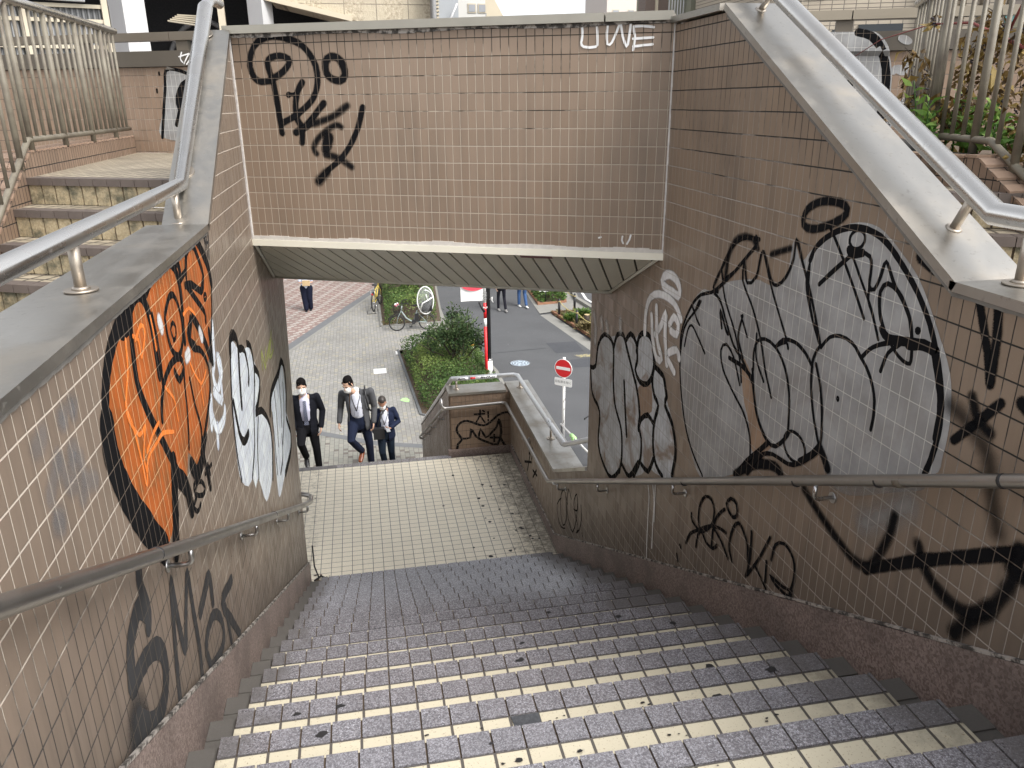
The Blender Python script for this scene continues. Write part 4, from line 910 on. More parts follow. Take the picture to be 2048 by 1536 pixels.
# weeds and dried vine behind the picket fence
m = MB(); m.box((3.21, 2.6, -.42), (5.6, 4.0, -.33)); structure(m.build('planter_soil', M['soil']))
m = MB(); m.plate([bv(3.79, .05, -.42), bv(6.5, .05, -.42), bv(6.5, 2.0, -.42), bv(3.96, 2.0, -.42)], (0, 0, .09)); structure(m.build('planter_soil', M['soil']))
def weed(x, y, h, seed, label, n=46, mat='leaf_weed', ll=.13):
    th = thing('weed_plant', label, 'plant', 'weeds behind the picket fence'); r = random.Random(seed); L = Leaves(seed); sm = MB(); z0 = -.33
    for s_ in range(5):
        d = Vector((r.gauss(0, .25), r.gauss(0, .25), 1)).normalized(); hh = h*r.uniform(.6, 1.1); p = Vector((x+r.gauss(0, .05), y+r.gauss(0, .05), z0)); sm.tube([p, p+d*hh*.5, p+d*hh+Vector((r.gauss(0, .03), r.gauss(0, .03), 0))], [.007, .005, .003], 5)
        for i in range(n//5):
            f = .25+.75*i/(n/5); a = i*2.4+r.random(); L.leaf(p+d*hh*f, (cos(a), sin(a), r.uniform(.1, .9)), ll*r.uniform(.6, 1.2)*(1.15-.4*f), ll*.27, min(1, max(0, .35+.5*f+r.gauss(0, .15))), .5)
    sm.build('stem', M['leaf_weed'], th); L.build('leaves', M[mat], th); return th
for x, y, h, s_, l in [(3.33, 4.28, .44, 61, 'upright bright green weed nearest the pale bubble tag'), (3.40, 4.02, .30, 62, 'short green weed at the foot of the fence post'), (3.36, 3.72, .26, 63, 'low leafy green weed under the fence rail'), (3.5, 3.42, .34, 64, 'green weed with broad leaves by the fence bend'), (3.62, 3.25, .52, 65, 'tall green weed at the outer end of the curb'), (3.85, 3.55, .60, 66, 'leafy green weed behind the dried vine'), (3.50, 4.20, .36, 67, 'thin green weed with narrow leaves by the tiled wall'), (3.28, 3.20, .32, 68, 'green weed with round leaves beyond the fence rail end'), (3.38, 3.0, .42, 69, 'bright weed at the right end of the planter')]: weed(x, y, h, s_, l, 60, ll=.12)
vn = thing('dried_vine', 'dried brown pokeweed with red stems and dark berries behind the picket fence', 'plant'); vm = MB(); L = Leaves(77); r = L.r; bm_ = MB()
main = [Vector(p) for p in [(3.75, 3.35, -.33), (3.62, 3.55, .02), (3.55, 3.78, .18), (3.50, 4.05, .30), (3.48, 4.30, .40), (3.46, 4.62, .42)]]
vm.tube(main, [.016, .014, .012, .010, .008, .005], 7); vm.tube([main[3], main[3]+Vector((.0, -.12, .25)), main[3]+Vector((.02, -.10, .40))], [.009, .006, .004], 6)
vm.tube([Vector((3.46, 4.6, .42)), Vector((3.40, 5.0, .36)), Vector((3.33, 5.3, .22))], [.004, .003, .002], 5)
vm.build('stem', M['red_stem'], vn)
br = MB()
for _ in range(130):
    p = main[r.randrange(0, 5)].lerp(main[5], r.random()*.5)+Vector((r.gauss(0, .10), r.gauss(0, .22), r.gauss(-.16, .24))); d = Vector((r.gauss(0, .4), r.gauss(0, .4), -1)).normalized(); ln = r.uniform(.08, .26)
    br.tube([p, p+d*ln*.5+Vector((r.gauss(0, .02), r.gauss(0, .02), 0)), p+d*ln], .0022, 4)
    for i in range(9): L.leaf(p+d*ln*r.random(), (r.gauss(0, .7), r.gauss(0, .7), -.7+r.gauss(0, .4)), r.uniform(.04, .10), r.uniform(.015, .04), r.random(), .7)
    if r.random() < .34:
        for i in range(14): bm_.ball(p+d*ln*(.3+.7*r.random())+Vector((r.gauss(0, .008), r.gauss(0, .008), 0)), .0055, 0, 6, 4)
for p in ((3.42, 4.02, .17), (3.40, 4.33, .0)):
    for k in range(4): L.leaf(p, (r.gauss(0, .15), r.gauss(0, .3), -1), .15, .085, .95, .4)
for _ in range(800):
    L.leaf((3.45+r.gauss(0, .12), 3.45+r.gauss(0, .16), -.12+r.gauss(0, .16)), (r.gauss(0, 1), r.gauss(0, 1), r.gauss(-.2, .6)), r.uniform(.03, .09), r.uniform(.012, .03), r.random(), .7)
br.build('twigs', M['bark'], vn); L.build('dry_leaves', M['leaf_dry'], vn); bm_.build('berries', M['berry'], vn)
# ------------------------------------------------------------------ bicycles
def clear_cover():
    t = NT('clear_rain_cover', .15); t.col((.85, .87, .88)); t.b.inputs['Transmission Weight'].default_value = .0; t.b.inputs['Alpha'].default_value = .12; return t.mat
M['cover'] = clear_cover()
def bicycle(label, pos, rz, R, frame, cover=False, basket=True, step=True):
    th = thing('bicycle', label, 'bicycle', None, pos, rz)     # x forward
    wb = .98 if R < .28 else 1.08; fx = wb/2; rx = -wb/2
    def wheel(cx):
        w = MB(); w.tube([(cx+R*.94*cos(k*pi/16), 0, R+R*.94*sin(k*pi/16)) for k in range(32)], .007, 6, closed=True); rim = w.build('wheel', M['chrome'], th)
        t_ = MB(); t_.tube([(cx+(R-.018)*cos(k*pi/16), 0, R+(R-.018)*sin(k*pi/16)) for k in range(32)], .021, 8, closed=True); t_.build('tyre', M['rubber'], rim)
        s_ = MB()
        for k in range(14): a = k*pi/7; s_.tube([(cx, .02*(-1)**k, R), (cx+R*.93*cos(a), 0, R+R*.93*sin(a))], .0016, 4)
        s_.tube([(cx, -.04, R), (cx, .04, R)], .02, 8); s_.build('spokes', M['chrome'], rim)
        f_ = MB(); f_.tube([(cx+(R+.03)*cos(a), 0, R+(R+.03)*sin(a)) for a in [radians(20+k*14) for k in range(11)]], .017, 6); f_.build('mudguard', M['plastic_black'], th)
    wheel(fx); wheel(rx)
    bb = Vector((-.06, 0, R+.02)); hd = Vector((fx-.16, 0, R+.42)); st = Vector((-.16, 0, R+.36))
    m = MB()
    if step: m.tube([hd-Vector((.0, 0, .02)), Vector((.18, 0, R+.16)), Vector((.04, 0, R+.06)), bb], .026, 8)
    else: m.tube([hd, bb], .02, 8); m.tube([hd+Vector((0, 0, .05)), st], .018, 8)
    m.tube([bb, st+Vector((-.03, 0, .06))], .02, 8); m.tube([hd+Vector((-.03, 0, .16)), hd], .022, 8)
    for sgn in (-1, 1): m.tube([bb+Vector((0, .02*sgn, 0)), (rx, .05*sgn, R)], .011, 6); m.tube([st, (rx, .05*sgn, R)], .009, 6)
    m.build('frame', frame, th)
    m = MB()
    for sgn in (-1, 1): m.tube([hd, (fx-.05, .045*sgn, R+.22), (fx, .045*sgn, R)], .011, 6)
    m.build('fork', frame, th)
    m = MB(); q = hd+Vector((-.04, 0, .24)); m.tube([hd, q], .014, 8); m.tube([q+Vector((-.18, .28, .05)), q+Vector((-.02, .22, .04)), q+Vector((.03, .06, 0)), q+Vector((.03, -.06, 0)), q+Vector((-.02, -.22, .04)), q+Vector((-.18, -.28, .05))], .0115, 8)
    for sgn in (-1, 1): m.tube([q+Vector((-.10, .25*sgn, .05)), q+Vector((-.19, .285*sgn, .05))], .017, 8)
    m.build('handlebar', M['black_steel'], th)
    m = MB(); sp = st+Vector((-.06, 0, .20)); m.tube([st, sp], .013, 8); m.ball(sp+Vector((-.05, 0, .02)), (.12, .09, .035)); m.ball(sp+Vector((.08, 0, .015)), (.10, .035, .028)); m.build('saddle', M['plastic_black'], th)
    m = MB(); m.box((-.23, -.04, R+.02), (-.10, .04, R+.30)); m.build('battery', M['plastic_black'], th, bevel=.01) if step else None
    m = MB(); m.tube([bb+Vector((0, -.05, 0)), bb+Vector((0, .05, 0))], .07, 16); m.tube([bb+Vector((0, .06, 0)), bb+Vector((.10, .07, -.13))], .01, 6); m.tube([bb+Vector((0, -.06, 0)), bb+Vector((-.10, -.07, .13))], .01, 6); m.box((bb.x+.06, .06, bb.z-.15), (bb.x+.15, .14, bb.z-.13)); m.build('crank', M['plastic_black'], th)
    m = MB(); m.tube([(rx+.02, .06, R), (rx-.04, .14, .01)], .010, 6); m.tube([(rx+.02, -.06, R), (rx-.04, -.14, .01)], .010, 6); m.build('stand', M['chrome'], th)
    if basket:
        m = MB(); bx = fx-.02; z0 = R+.36
        for k in range(7):
            f = k/6; 
            for z in (z0, z0+.08, z0+.16, z0+.23): pass
        for z, g in ((z0, .11), (z0+.08, .125), (z0+.16, .14), (z0+.24, .155)): m.tube([(bx-g*.8, -g*1.25, z), (bx+g*.9, -g*1.25, z), (bx+g*.9, g*1.25, z), (bx-g*.8, g*1.25, z)], .005, 5, closed=True)
        for k in range(-4, 5):
            y = .034*k; m.tube([(bx+.10, y, z0), (bx+.14, y*1.35, z0+.24)], .003, 4); m.tube([(bx-.09, y, z0), (bx-.125, y*1.35, z0+.24)], .003, 4)
            m.tube([(bx-.09, y, z0), (bx+.10, y, z0)], .003, 4)
        for k in range(-2, 3):
            for sgn in (-1, 1): m.tube([(bx+.045*k, .137*sgn, z0), (bx+.06*k, .19*sgn, z0+.24)], .003, 4)
        m.build('basket', M['black_steel'], th)
    m = MB()
    for sgn in (-1, 1): m.tube([(rx-.12, .07*sgn, 2*R+.10), (rx+.28, .07*sgn, 2*R+.08)], .007, 6); m.tube([(rx-.05, .07*sgn, 2*R+.10), (rx, .05*sgn, R)], .006, 6)
    m.build('rear_rack', M['chrome'], th)
    if cover:
        c0 = Vector((rx-.02, 0, 2*R+.12)); m = MB(); m.box((c0.x-.13, -.15, c0.z), (c0.x+.17, .15, c0.z+.10)); m.box((c0.x-.17, -.15, c0.z), (c0.x-.09, .15, c0.z+.58)); m.box((c0.x-.13, -.17, c0.z+.08), (c0.x+.12, -.12, c0.z+.28)); m.box((c0.x-.13, .12, c0.z+.08), (c0.x+.12, .17, c0.z+.28)); m.build('child_seat', M['plastic_black'], th, bevel=.02)
        m = MB(); cc = c0+Vector((.04, 0, .36)); m.ball(cc, (.27, .24, .46), 0, 24, 16); m.build('rain_cover', M['cover'], th)
        m = MB()
        m.tube([cc+Vector((.265*cos(a), .10, .455*sin(a))) for a in [k*pi/14 for k in range(28)]], .020, 6, closed=True)
        m.tube([cc+Vector((.25*cos(a), .14, .35*sin(a))) for a in [pi*.45+k*pi/14 for k in range(8)]], .012, 6)
        m.tube([cc+Vector((.18, .17, -.30)), cc+Vector((.10, .225, -.06)), cc+Vector((-.06, .24, .02)), cc+Vector((-.22, .15, .10))], .022, 6)
        m.tube([cc+Vector((-.02, .20, .22)), cc+Vector((-.06, .235, .05))], .014, 6)
        m.build('cover_ribs', M['white_paint'], th)
    else:
        m = MB(); m.box((rx-.16, -.03, 2*R-.04), (rx-.13, .03, 2*R+.02)); m.build('rear_reflector', M['red_paint'], th)
    return th
M['frame_grey'] = plain('grey_green_bike_paint', (.25, .30, .29), .35); M['frame_yellow'] = plain('yellow_bike_paint', (.55, .42, .08), .35)
bk = bicycle('child carrying bicycle with a white ribbed rain cover parked side on before the hedge', (1.46, 25.35, G), pi-.02, .265, M['frame_grey'], True)
m = MB()
for k in range(8): m.ball((.475+RND.uniform(-.07, .07), RND.uniform(-.10, .10), .85+RND.uniform(0, .06)), .035, RND.choice([0, 1]), 8, 6)
m.build('basket_cloth', [M['white_paint'], plain('pink_cloth', (.5, .16, .2), .8)], bk)
b2 = bicycle('yellow framed bicycle seen from behind, parked along the edge of the far hedge', (.42, 28.7, G), radians(76), .33, M['frame_yellow'], False, True, False)
bicycle('black bicycle leaning by the guard rail behind the silver graffiti wall', (4.42, 14.0, G), radians(75), .33, M['black_steel'], False, True, False)
m = MB(); m.tube([(.02, 27.78, G+.01), (.35, 27.78, G+.01)], .014, 6); m.tube([(.05, 27.78, G+.01), (.05, 28.3, G+.01)], .012, 6); m.tube([(.32, 27.78, G+.01), (.32, 28.3, G+.01)], .012, 6); tag(m.build('bicycle_rack', M['black_steel']), 'flat dark bicycle rack frame on the paving under the rear wheel', 'bicycle rack')

# ------------------------------------------------------------------ people
SK = plain('skin', (.56, .35, .25), .55, 0, .06, 12); SK2 = plain('skin_tanned', (.33, .17, .11), .5, 0, .06, 12)
CLOTH = {}
def cloth(name, c, r=.9): 
    if name not in CLOTH:
        t = NT(name, r, 0, .15); p = t.obj(); f = t.noise(p, 9, 4, .6, .4); g = t.noise(p, 240, 2)
        t.col(t.mix(t.math('ADD', t.math('MULTIPLY', f, .6), t.math('MULTIPLY', g, .4)), tuple(q*.72 for q in c), tuple(min(1, q*1.25) for q in c))); t.bump(f, .012, .7); CLOTH[name] = t.mat
    return CLOTH[name]
HAIR = plain('black_hair', (.007, .006, .006), .75, 0, .4, 60, .08)
def chain(mb, pts, radii, n=12, xax=None):      # closed lofted limb with round ends; radii are numbers or (side, depth) pairs
    P = [Vector(p) for p in pts]; R_ = [(r, r) if not isinstance(r, tuple) else r for r in radii]
    rings = []
    t = (P[1]-P[0]).normalized()
    def frame(t):
        x = Vector(xax) if xax is not None else (Vector((1, 0, 0)) if abs(t.x) < .8 else Vector((0, 1, 0)))
        x = (x-t*x.dot(t)).normalized(); return x, t.cross(x)
    x, y = frame(t)
    for a in (-.98, -.8, -.45): rings.append((P[0]+t*min(R_[0])*a, R_[0][0]*sqrt(1-a*a), R_[0][1]*sqrt(1-a*a), t))
    for i in range(len(P)):
        ti = (P[min(i+1, len(P)-1)]-P[max(i-1, 0)]).normalized(); rings.append((P[i], R_[i][0], R_[i][1], ti))
    te = (P[-1]-P[-2]).normalized()
    for a in (.45, .8, .98): rings.append((P[-1]+te*min(R_[-1])*a, R_[-1][0]*sqrt(1-a*a), R_[-1][1]*sqrt(1-a*a), te))
    V = []; F = []
    for c, ra, rb, ti in rings:
        x, y = frame(ti)
        for j in range(n): V.append(c+x*(ra*cos(2*pi*j/n))+y*(rb*sin(2*pi*j/n)))
    for i in range(len(rings)-1):
        for j in range(n): F.append((i*n+j, i*n+(j+1) % n, (i+1)*n+(j+1) % n, (i+1)*n+j))
    F.append(tuple(range(n-1, -1, -1))); F.append(tuple((len(rings)-1)*n+j for j in range(n)))
    mb.mesh(V, F, 0, True)
def blob(mb, name, mat, parent, vox=.012, it=4, fac=.5):     # melt the overlapping limbs into one continuous surface
    o = mb.build(name, mat)
    a = o.modifiers.new('r', 'REMESH'); a.mode = 'VOXEL'; a.voxel_size = vox; a.use_smooth_shade = True
    b = o.modifiers.new('s', 'SMOOTH'); b.factor = fac; b.iterations = it
    bpy.context.view_layer.update()
    me = bpy.data.meshes.new_from_object(o.evaluated_get(bpy.context.evaluated_depsgraph_get())); me.name = name
    me.materials.clear(); me.materials.append(mat)
    old = o.data; o.modifiers.clear(); o.data = me; bpy.data.meshes.remove(old); o.name = name
    if parent is not None: o.parent = parent
    return o
def hand(mb, w, d, palm, curl=.5, sc=1.0, thumb=1):     # w wrist, d direction of the fingers, palm normal
    w = Vector(w); d = Vector(d).normalized(); p = Vector(palm); p = (p-d*p.dot(d)).normalized(); s_ = d.cross(p)*thumb
    chain(mb, [w-d*.02, w+d*.03, w+d*.075*sc], [(.022, .017), (.036*sc, .015), (.038*sc, .013)], 10, s_)
    for k, (o, L) in enumerate(((.027, .070), (.009, .078), (-.009, .072), (-.026, .056))):
        b = w+d*.078*sc+s_*o*sc; c1 = curl*(.7+.15*k); d1 = (d*cos(c1)+p*sin(c1)); d2 = (d*cos(c1*2)+p*sin(c1*2)); d3 = d*cos(c1*2.7)+p*sin(c1*2.7)
        chain(mb, [b, b+d1*L*.45*sc, b+d1*L*.45*sc+d2*L*.33*sc, b+d1*L*.45*sc+d2*L*.33*sc+d3*L*.25*sc], [.0088, .0082, .0076, .0066], 8)
    b = w+d*.022+s_*.030*sc; chain(mb, [b, b+(s_*.6+d*.7+p*.3).normalized()*.035*sc, b+(s_*.6+d*.7+p*.3).normalized()*.035*sc+(d*.85+p*.5).normalized()*.03*sc], [.012, .0098, .008], 8)
def person(label, pos, J, c, opt):
    """J: joints in metres from pos (x image right, y away from the camera, z up); the figure faces -y turned by opt['turn'] about z."""
    th = thing('person', label, 'person', None, pos)
    j = {k: Vector(v) for k, v in J.items()}
    skin = opt.get('skin', SK); trn = opt.get('turn', 0); htn = opt.get('head_turn', trn); pit = opt.get('pitch', .1); s = opt.get('s', 1.0)
    fw = Vector((sin(trn), -cos(trn), 0)); sd = Vector((cos(trn), sin(trn), 0))
    hm = Matrix.Translation(j['head']) @ Matrix.Rotation(htn, 4, 'Z') @ Matrix.Rotation(pit, 4, 'X') @ Matrix.Scale(s, 4)
    H = lambda x, y, z: hm @ Vector((x, y, z))
    sh = (j['shl']+j['shr'])/2; wa = j['waist']; hip = (j['hipl']+j['hipr'])/2
    # body: one skin surface, head to toe
    m = MB()
    chain(m, [hip, wa, wa.lerp(sh, .55), sh-Vector((0, 0, .03))], [(.14, .10), (.13, .09), (.15, .10), (.14, .085)], 14, sd)
    chain(m, [sh-Vector((0, 0, .02)), j['head']-Vector((0, 0, .07*s))+fw*-.01], [.056*s, .052*s], 12)
    chain(m, [H(0, .015, .055), H(0, .005, 0), H(0, -.012, -.062)], [(.076*s, .090*s), (.073*s, .088*s), (.052*s, .062*s)], 16, (hm.to_3x3() @ Vector((1, 0, 0))).normalized())
    chain(m, [H(0, -.088, .018), H(0, -.104, -.018)], [.009*s, .014*s], 8); chain(m, [H(0, -.06, -.085), H(0, -.075, -.080)], [.022*s, .018*s], 8)
    for q in (-1, 1):
        chain(m, [H(.078*q, .012, .02), H(.080*q, .014, -.022)], [(.008*s, .017*s), (.007*s, .012*s)], 8); chain(m, [H(.018*q, -.080, .032), H(.050*q, -.066, .032)], [.010*s, .008*s], 6)
    for q in 'lr':
        chain(m, [j['sh'+q], j['el'+q], j['ha'+q]], [.044, .036, .024], 10)
        chain(m, [j['hip'+q], j['kn'+q], j['an'+q]], [.075, .052, .036], 10); an = j['an'+q]; tv = opt.get('toe'+q, fw)
        tq = Vector(tv).normalized(); uq = Vector((0, 0, 1)); uq = (uq-tq*uq.dot(tq)).normalized(); chain(m, [an, an-uq*.045, an-uq*.075+tq*.09], [.030, .028, .016], 8)
        d = (j['ha'+q]-j['el'+q]).normalized(); inw = -sd if q == 'r' else sd
        if 'hd'+q in opt: d = Vector(opt['hd'+q]).normalized()
        hand(m, j['ha'+q], d, opt.get('palm'+q, inw), opt.get('curl'+q, .45), 1.0, 1 if q == 'r' else -1)
    blob(m, 'body', skin, th, .0075, 2)
    # trousers
    m = MB(); tw = opt.get('leg', 1.0)
    chain(m, [wa+Vector((0, 0, -.01)), hip+Vector((0, 0, .02)), hip-Vector((0, 0, .05))], [(.158, .115), (.172, .128), (.15, .115)], 16, sd)
    for q in 'lr':
        k, a, h = j['kn'+q], j['an'+q], j['hip'+q]
        chain(m, [h, h.lerp(k, .5), k, k.lerp(a, .5), a+Vector((0, 0, .0))], [.098*tw, .083*tw, .068*tw, .063*tw, .058*tw], 12)
    blob(m, 'trousers', c['trousers'], th, .012, 3)
    for q in 'lr':
        m = MB(); a = j['an'+q]; tv = Vector(opt.get('toe'+q, fw)).normalized(); up = Vector((0, 0, 1)); up = (up-tv*up.dot(tv)).normalized(); b = a-up*.075
        chain(m, [b-tv*.055, b+tv*.03, b+tv*.12, b+tv*.175], [(.034, .036), (.042, .040), (.046, .030), (.036, .022)], 12, tv.cross(up))
        chain(m, [b-tv*.02+up*.02, a-up*.02], [.038, .036], 10); blob(m, 'shoe', c['shoes'], th, .009, 3)
    # shirt
    m = MB(); sw = opt.get('shirt_w', .10); fo = opt.get('shirt_f', .030)
    if opt.get('jacket', True):
        chain(m, [wa-Vector((0, 0, .06)), wa+fw*(fo-.008)+Vector((0, 0, .03)), wa.lerp(sh, .5)+fw*(fo+.008), sh-Vector((0, 0, .07))+fw*fo], [(.12, .092), (.118, .10), (.118, .113), (sw, .100)], 16, sd)
        chain(m, [sh-Vector((0, 0, .06))+fw*.02, sh+Vector((0, 0, .035))+fw*.012], [(.075, .075), (.058*s, .060*s)], 14, sd)
    else:
        chain(m, [hip+Vector((0, 0, .03)), wa, wa.lerp(sh, .55), sh-Vector((0, 0, .05)), sh+Vector((0, 0, .01))], [(.175, .13), (.162, .12), (.175, .125), (.165, .105), (.09, .075)], 16, sd)
        for q in 'lr': e = j['el'+q] if opt.get('sleeve', 1) else j['sh'+q].lerp(j['el'+q], .75); chain(m, [j['sh'+q], e], [.062, .058], 10); (chain(m, [j['el'+q], j['ha'+q]], [.052, .042], 10) if opt.get('sleeve', 1) else None)
    blob(m, 'shirt', c['shirt'], th, .011, 3)
    if opt.get('jacket', True):
        m = MB()
        chain(m, [hip-Vector((0, 0, .055)), hip+Vector((0, 0, .06)), wa, wa.lerp(sh, .5), sh-Vector((0, 0, .07)), sh-Vector((0, 0, .02))], [(.198, .145), (.190, .140), (.176, .126), (.192, .132), (.190, .112), (.15, .085)], 18, sd)
        for q in 'lr': chain(m, [j['sh'+q]+Vector((0, 0, -.005)), j['sh'+q].lerp(j['el'+q], .5), j['el'+q], j['el'+q].lerp(j['ha'+q], .9)], [.062, .061, .055, .047], 12); chain(m, [sh-Vector((0, 0, .035)), j['sh'+q].lerp(sh, .08)-Vector((0, 0, .018))], [.066, .060], 12)
        jk = blob(m, 'jacket', c['jacket'], th, .012, 3)
        # open the front: cut a wedge along the chest so that the shirt shows
        bm = bmesh.new(); bm.from_mesh(jk.data); dead = []
        top, bot = sh.z+.03, opt.get('open_to', wa.z-.02)
        for f in bm.faces:
            p = f.calc_center_median(); rel = Vector((p.x, p.y, 0))-Vector((sh.x, sh.y, 0)).lerp(Vector((wa.x, wa.y, 0)), max(0, min(1, (sh.z-p.z)/(sh.z-wa.z))))
            if rel.dot(fw) > .02 and bot < p.z < top+.06:
                k = (p.z-bot)/(top-bot); wd = opt.get('open_lo', .02)+(opt.get('open_hi', .085)-opt.get('open_lo', .02))*k
                if abs(rel.dot(sd)-opt.get('open_c', 0)) < wd: dead.append(f)
        bmesh.ops.delete(bm, geom=dead, context='FACES'); bm.to_mesh(jk.data); bm.free()
        so_ = jk.modifiers.new('thick', 'SOLIDIFY'); so_.thickness = .008; so_.offset = -1
        m = MB()      # lapels
        for q in (-1, 1):
            a = sh+fw*.105+sd*(.050*q)+Vector((0, 0, -.0)); b = sh+fw*.128+sd*(.098*q)-Vector((0, 0, .13)); e = wa.lerp(sh, .35)+fw*.150+sd*(.035*q)
            m.plate([a, b, e], fw*-.010)
        blob(m, 'lapels', c['jacket'], th, .008, 1) if opt.get('lapels') else None
    if c.get('tie'):
        m = MB(); a = sh+fw*.108+Vector((0, 0, -.028)); pts = []; n = 9
        for i in range(n):
            f = i/(n-1); ctr = (sh-Vector((0, 0, .03))).lerp(wa-Vector((0, 0, .07)), f); dep = .122+.040*sin(pi*min(1, f*1.15)); w_ = .020+.018*f if i else .024
            pts.append((ctr+fw*dep, w_))
        for (p, w0), (q, w1) in zip(pts, pts[1:]): m.hexa([p-sd*w0-fw*.006, p+sd*w0-fw*.006, p+sd*w0+fw*.004, p-sd*w0+fw*.004, q-sd*w1-fw*.006, q+sd*w1-fw*.006, q+sd*w1+fw*.004, q-sd*w1+fw*.004])
        m.build('tie', c['tie'], th)
    if opt.get('lanyard'):
        m = MB(); lo = wa.lerp(sh, .30)+fw*.155
        for q in (-1, 1): m.tube([sh+sd*.06*q+fw*.05+Vector((0, 0, .03)), sh+sd*.066*q+fw*.115-Vector((0, 0, .06)), wa.lerp(sh, .62)+sd*.035*q+fw*.152, lo], .006, 6)
        m.build('lanyard', M['plastic_black'], th)
        m = MB(); m.hexa([lo-sd*.03-fw*.004-Vector((0, 0, .09)), lo+sd*.03-fw*.004-Vector((0, 0, .09)), lo+sd*.03+fw*.004-Vector((0, 0, .09)), lo-sd*.03+fw*.004-Vector((0, 0, .09)), lo-sd*.03-fw*.004, lo+sd*.03-fw*.004, lo+sd*.03+fw*.004, lo-sd*.03+fw*.004]); m.build('name_card', cloth('card', (.35, .36, .42)), th)
    # head: hair, eyes, mask
    m = MB(); xa = (hm.to_3x3() @ Vector((1, 0, 0))).normalized(); hv = opt.get('hair', 1.0)
    chain(m, [H(0, .012, .098), H(0, .022, .082)], [(.066*s, .080*s), (.082*s, .097*s)], 16, xa)
    chain(m, [H(0, .030, .080), H(0, .040, .02), H(0, .046, -.048)], [(.079*s, .074*s), (.081*s, .070*s), (.064*s, .052*s)], 16, xa)
    if hv > .6:
        for q in (-1, 1): chain(m, [H(.064*q, -.036, .070), H(.074*q, -.016, .030), H(.073*q, .002, -.010)], [.016*s, .013*s, .009*s], 8)
        if hv > 1:
            chain(m, [H(-.05, -.030, .104), H(0, -.036, .114), H(.05, -.028, .102)], [.022*s, .026*s, .022*s], 8)
            for q in (-1, 1): chain(m, [H(.010*q, -.070, .090), H(.050*q, -.066, .066)], [.012*s, .011*s], 8)
    blob(m, 'hair', c.get('hair', HAIR), th, .008, 3)
    m = MB()
    for q in (-1, 1): m.ball(H(.032*q, -.0845, .016), (.010*s, .004*s, .004*s), 0, 8, 6); m.tube([H(.014*q, -.090, .036), H(.034*q, -.086, .041), H(.054*q, -.072, .035)], .003*s, 5)
    m.build('eyes', HAIR, th)
    if opt.get('mask', True):
        m = MB(); chain(m, [H(0, -.050, -.034), H(0, -.052, -.060), H(0, -.040, -.090)], [(.063*s, .064*s), (.066*s, .068*s), (.048*s, .047*s)], 14, xa); mk = blob(m, 'face_mask', M['white_paint'], th, .008, 3)
        m = MB()
        for q in (-1, 1): m.tube([H(.055*q, -.06, -.03), H(.075*q, -.01, 0), H(.082*q, .016, .012)], .003, 5); m.tube([H(.05*q, -.055, -.075), H(.074*q, -.01, -.03), H(.080*q, .02, -.015)], .003, 5)
        m.build('ear_loops', M['white_paint'], mk)
    else:
        m = MB(); m.tube([H(-.02, -.074, -.052), H(0, -.079, -.053), H(.02, -.074, -.052)], .004, 5); m.build('mouth', cloth('lips', (.30, .10, .09)), th)
    return th
def joints(h, **k):      # standing pose for someone h tall, then the overrides
    f = h/1.72
    J = dict(head=(0, -.02, 1.60*f), shl=(-.175, 0, 1.415*f), shr=(.175, 0, 1.415*f), ell=(-.215, .03, 1.13*f), elr=(.215, .03, 1.13*f), hal=(-.22, -.05, .89*f), har=(.22, -.05, .89*f), waist=(0, 0, 1.03*f), hipl=(-.085, 0, .90*f), hipr=(.085, 0, .90*f), knl=(-.09, -.01, .49*f), knr=(.09, -.01, .49*f), anl=(-.09, .02, .095), anr=(.09, .02, .095)); J.update(k); return J
navy = cloth('dark_navy_suit', (.010, .011, .016)); tro_navy = cloth('navy_trousers', (.014, .019, .040)); grey_j = cloth('charcoal_jacket', (.085, .087, .093)); blk = cloth('black_trousers', (.008, .008, .010)); wsh = cloth('white_shirt', (.62, .64, .72)); lsh = cloth('pale_lilac_shirt', (.55, .55, .68)); njk = cloth('navy_jacket', (.014, .019, .042))
def tiemat():
    t = NT('checked_tie', .6); p = t.obj(); x, y, z = t.sep(p); a = t.math('SINE', t.math('MULTIPLY', t.math('ADD', x, z), 190.)); b = t.math('SINE', t.math('MULTIPLY', t.math('SUBTRACT', x, z), 190.))
    t.col(t.mix(t.ramp(t.math('MAXIMUM', a, b), .80, .92), (.012, .018, .05), (.35, .38, .48))); return t.mat
bs_ = plain('black_shoe', (.012, .012, .014), .25); brn = plain('brown_leather_shoe', (.20, .055, .02), .3)
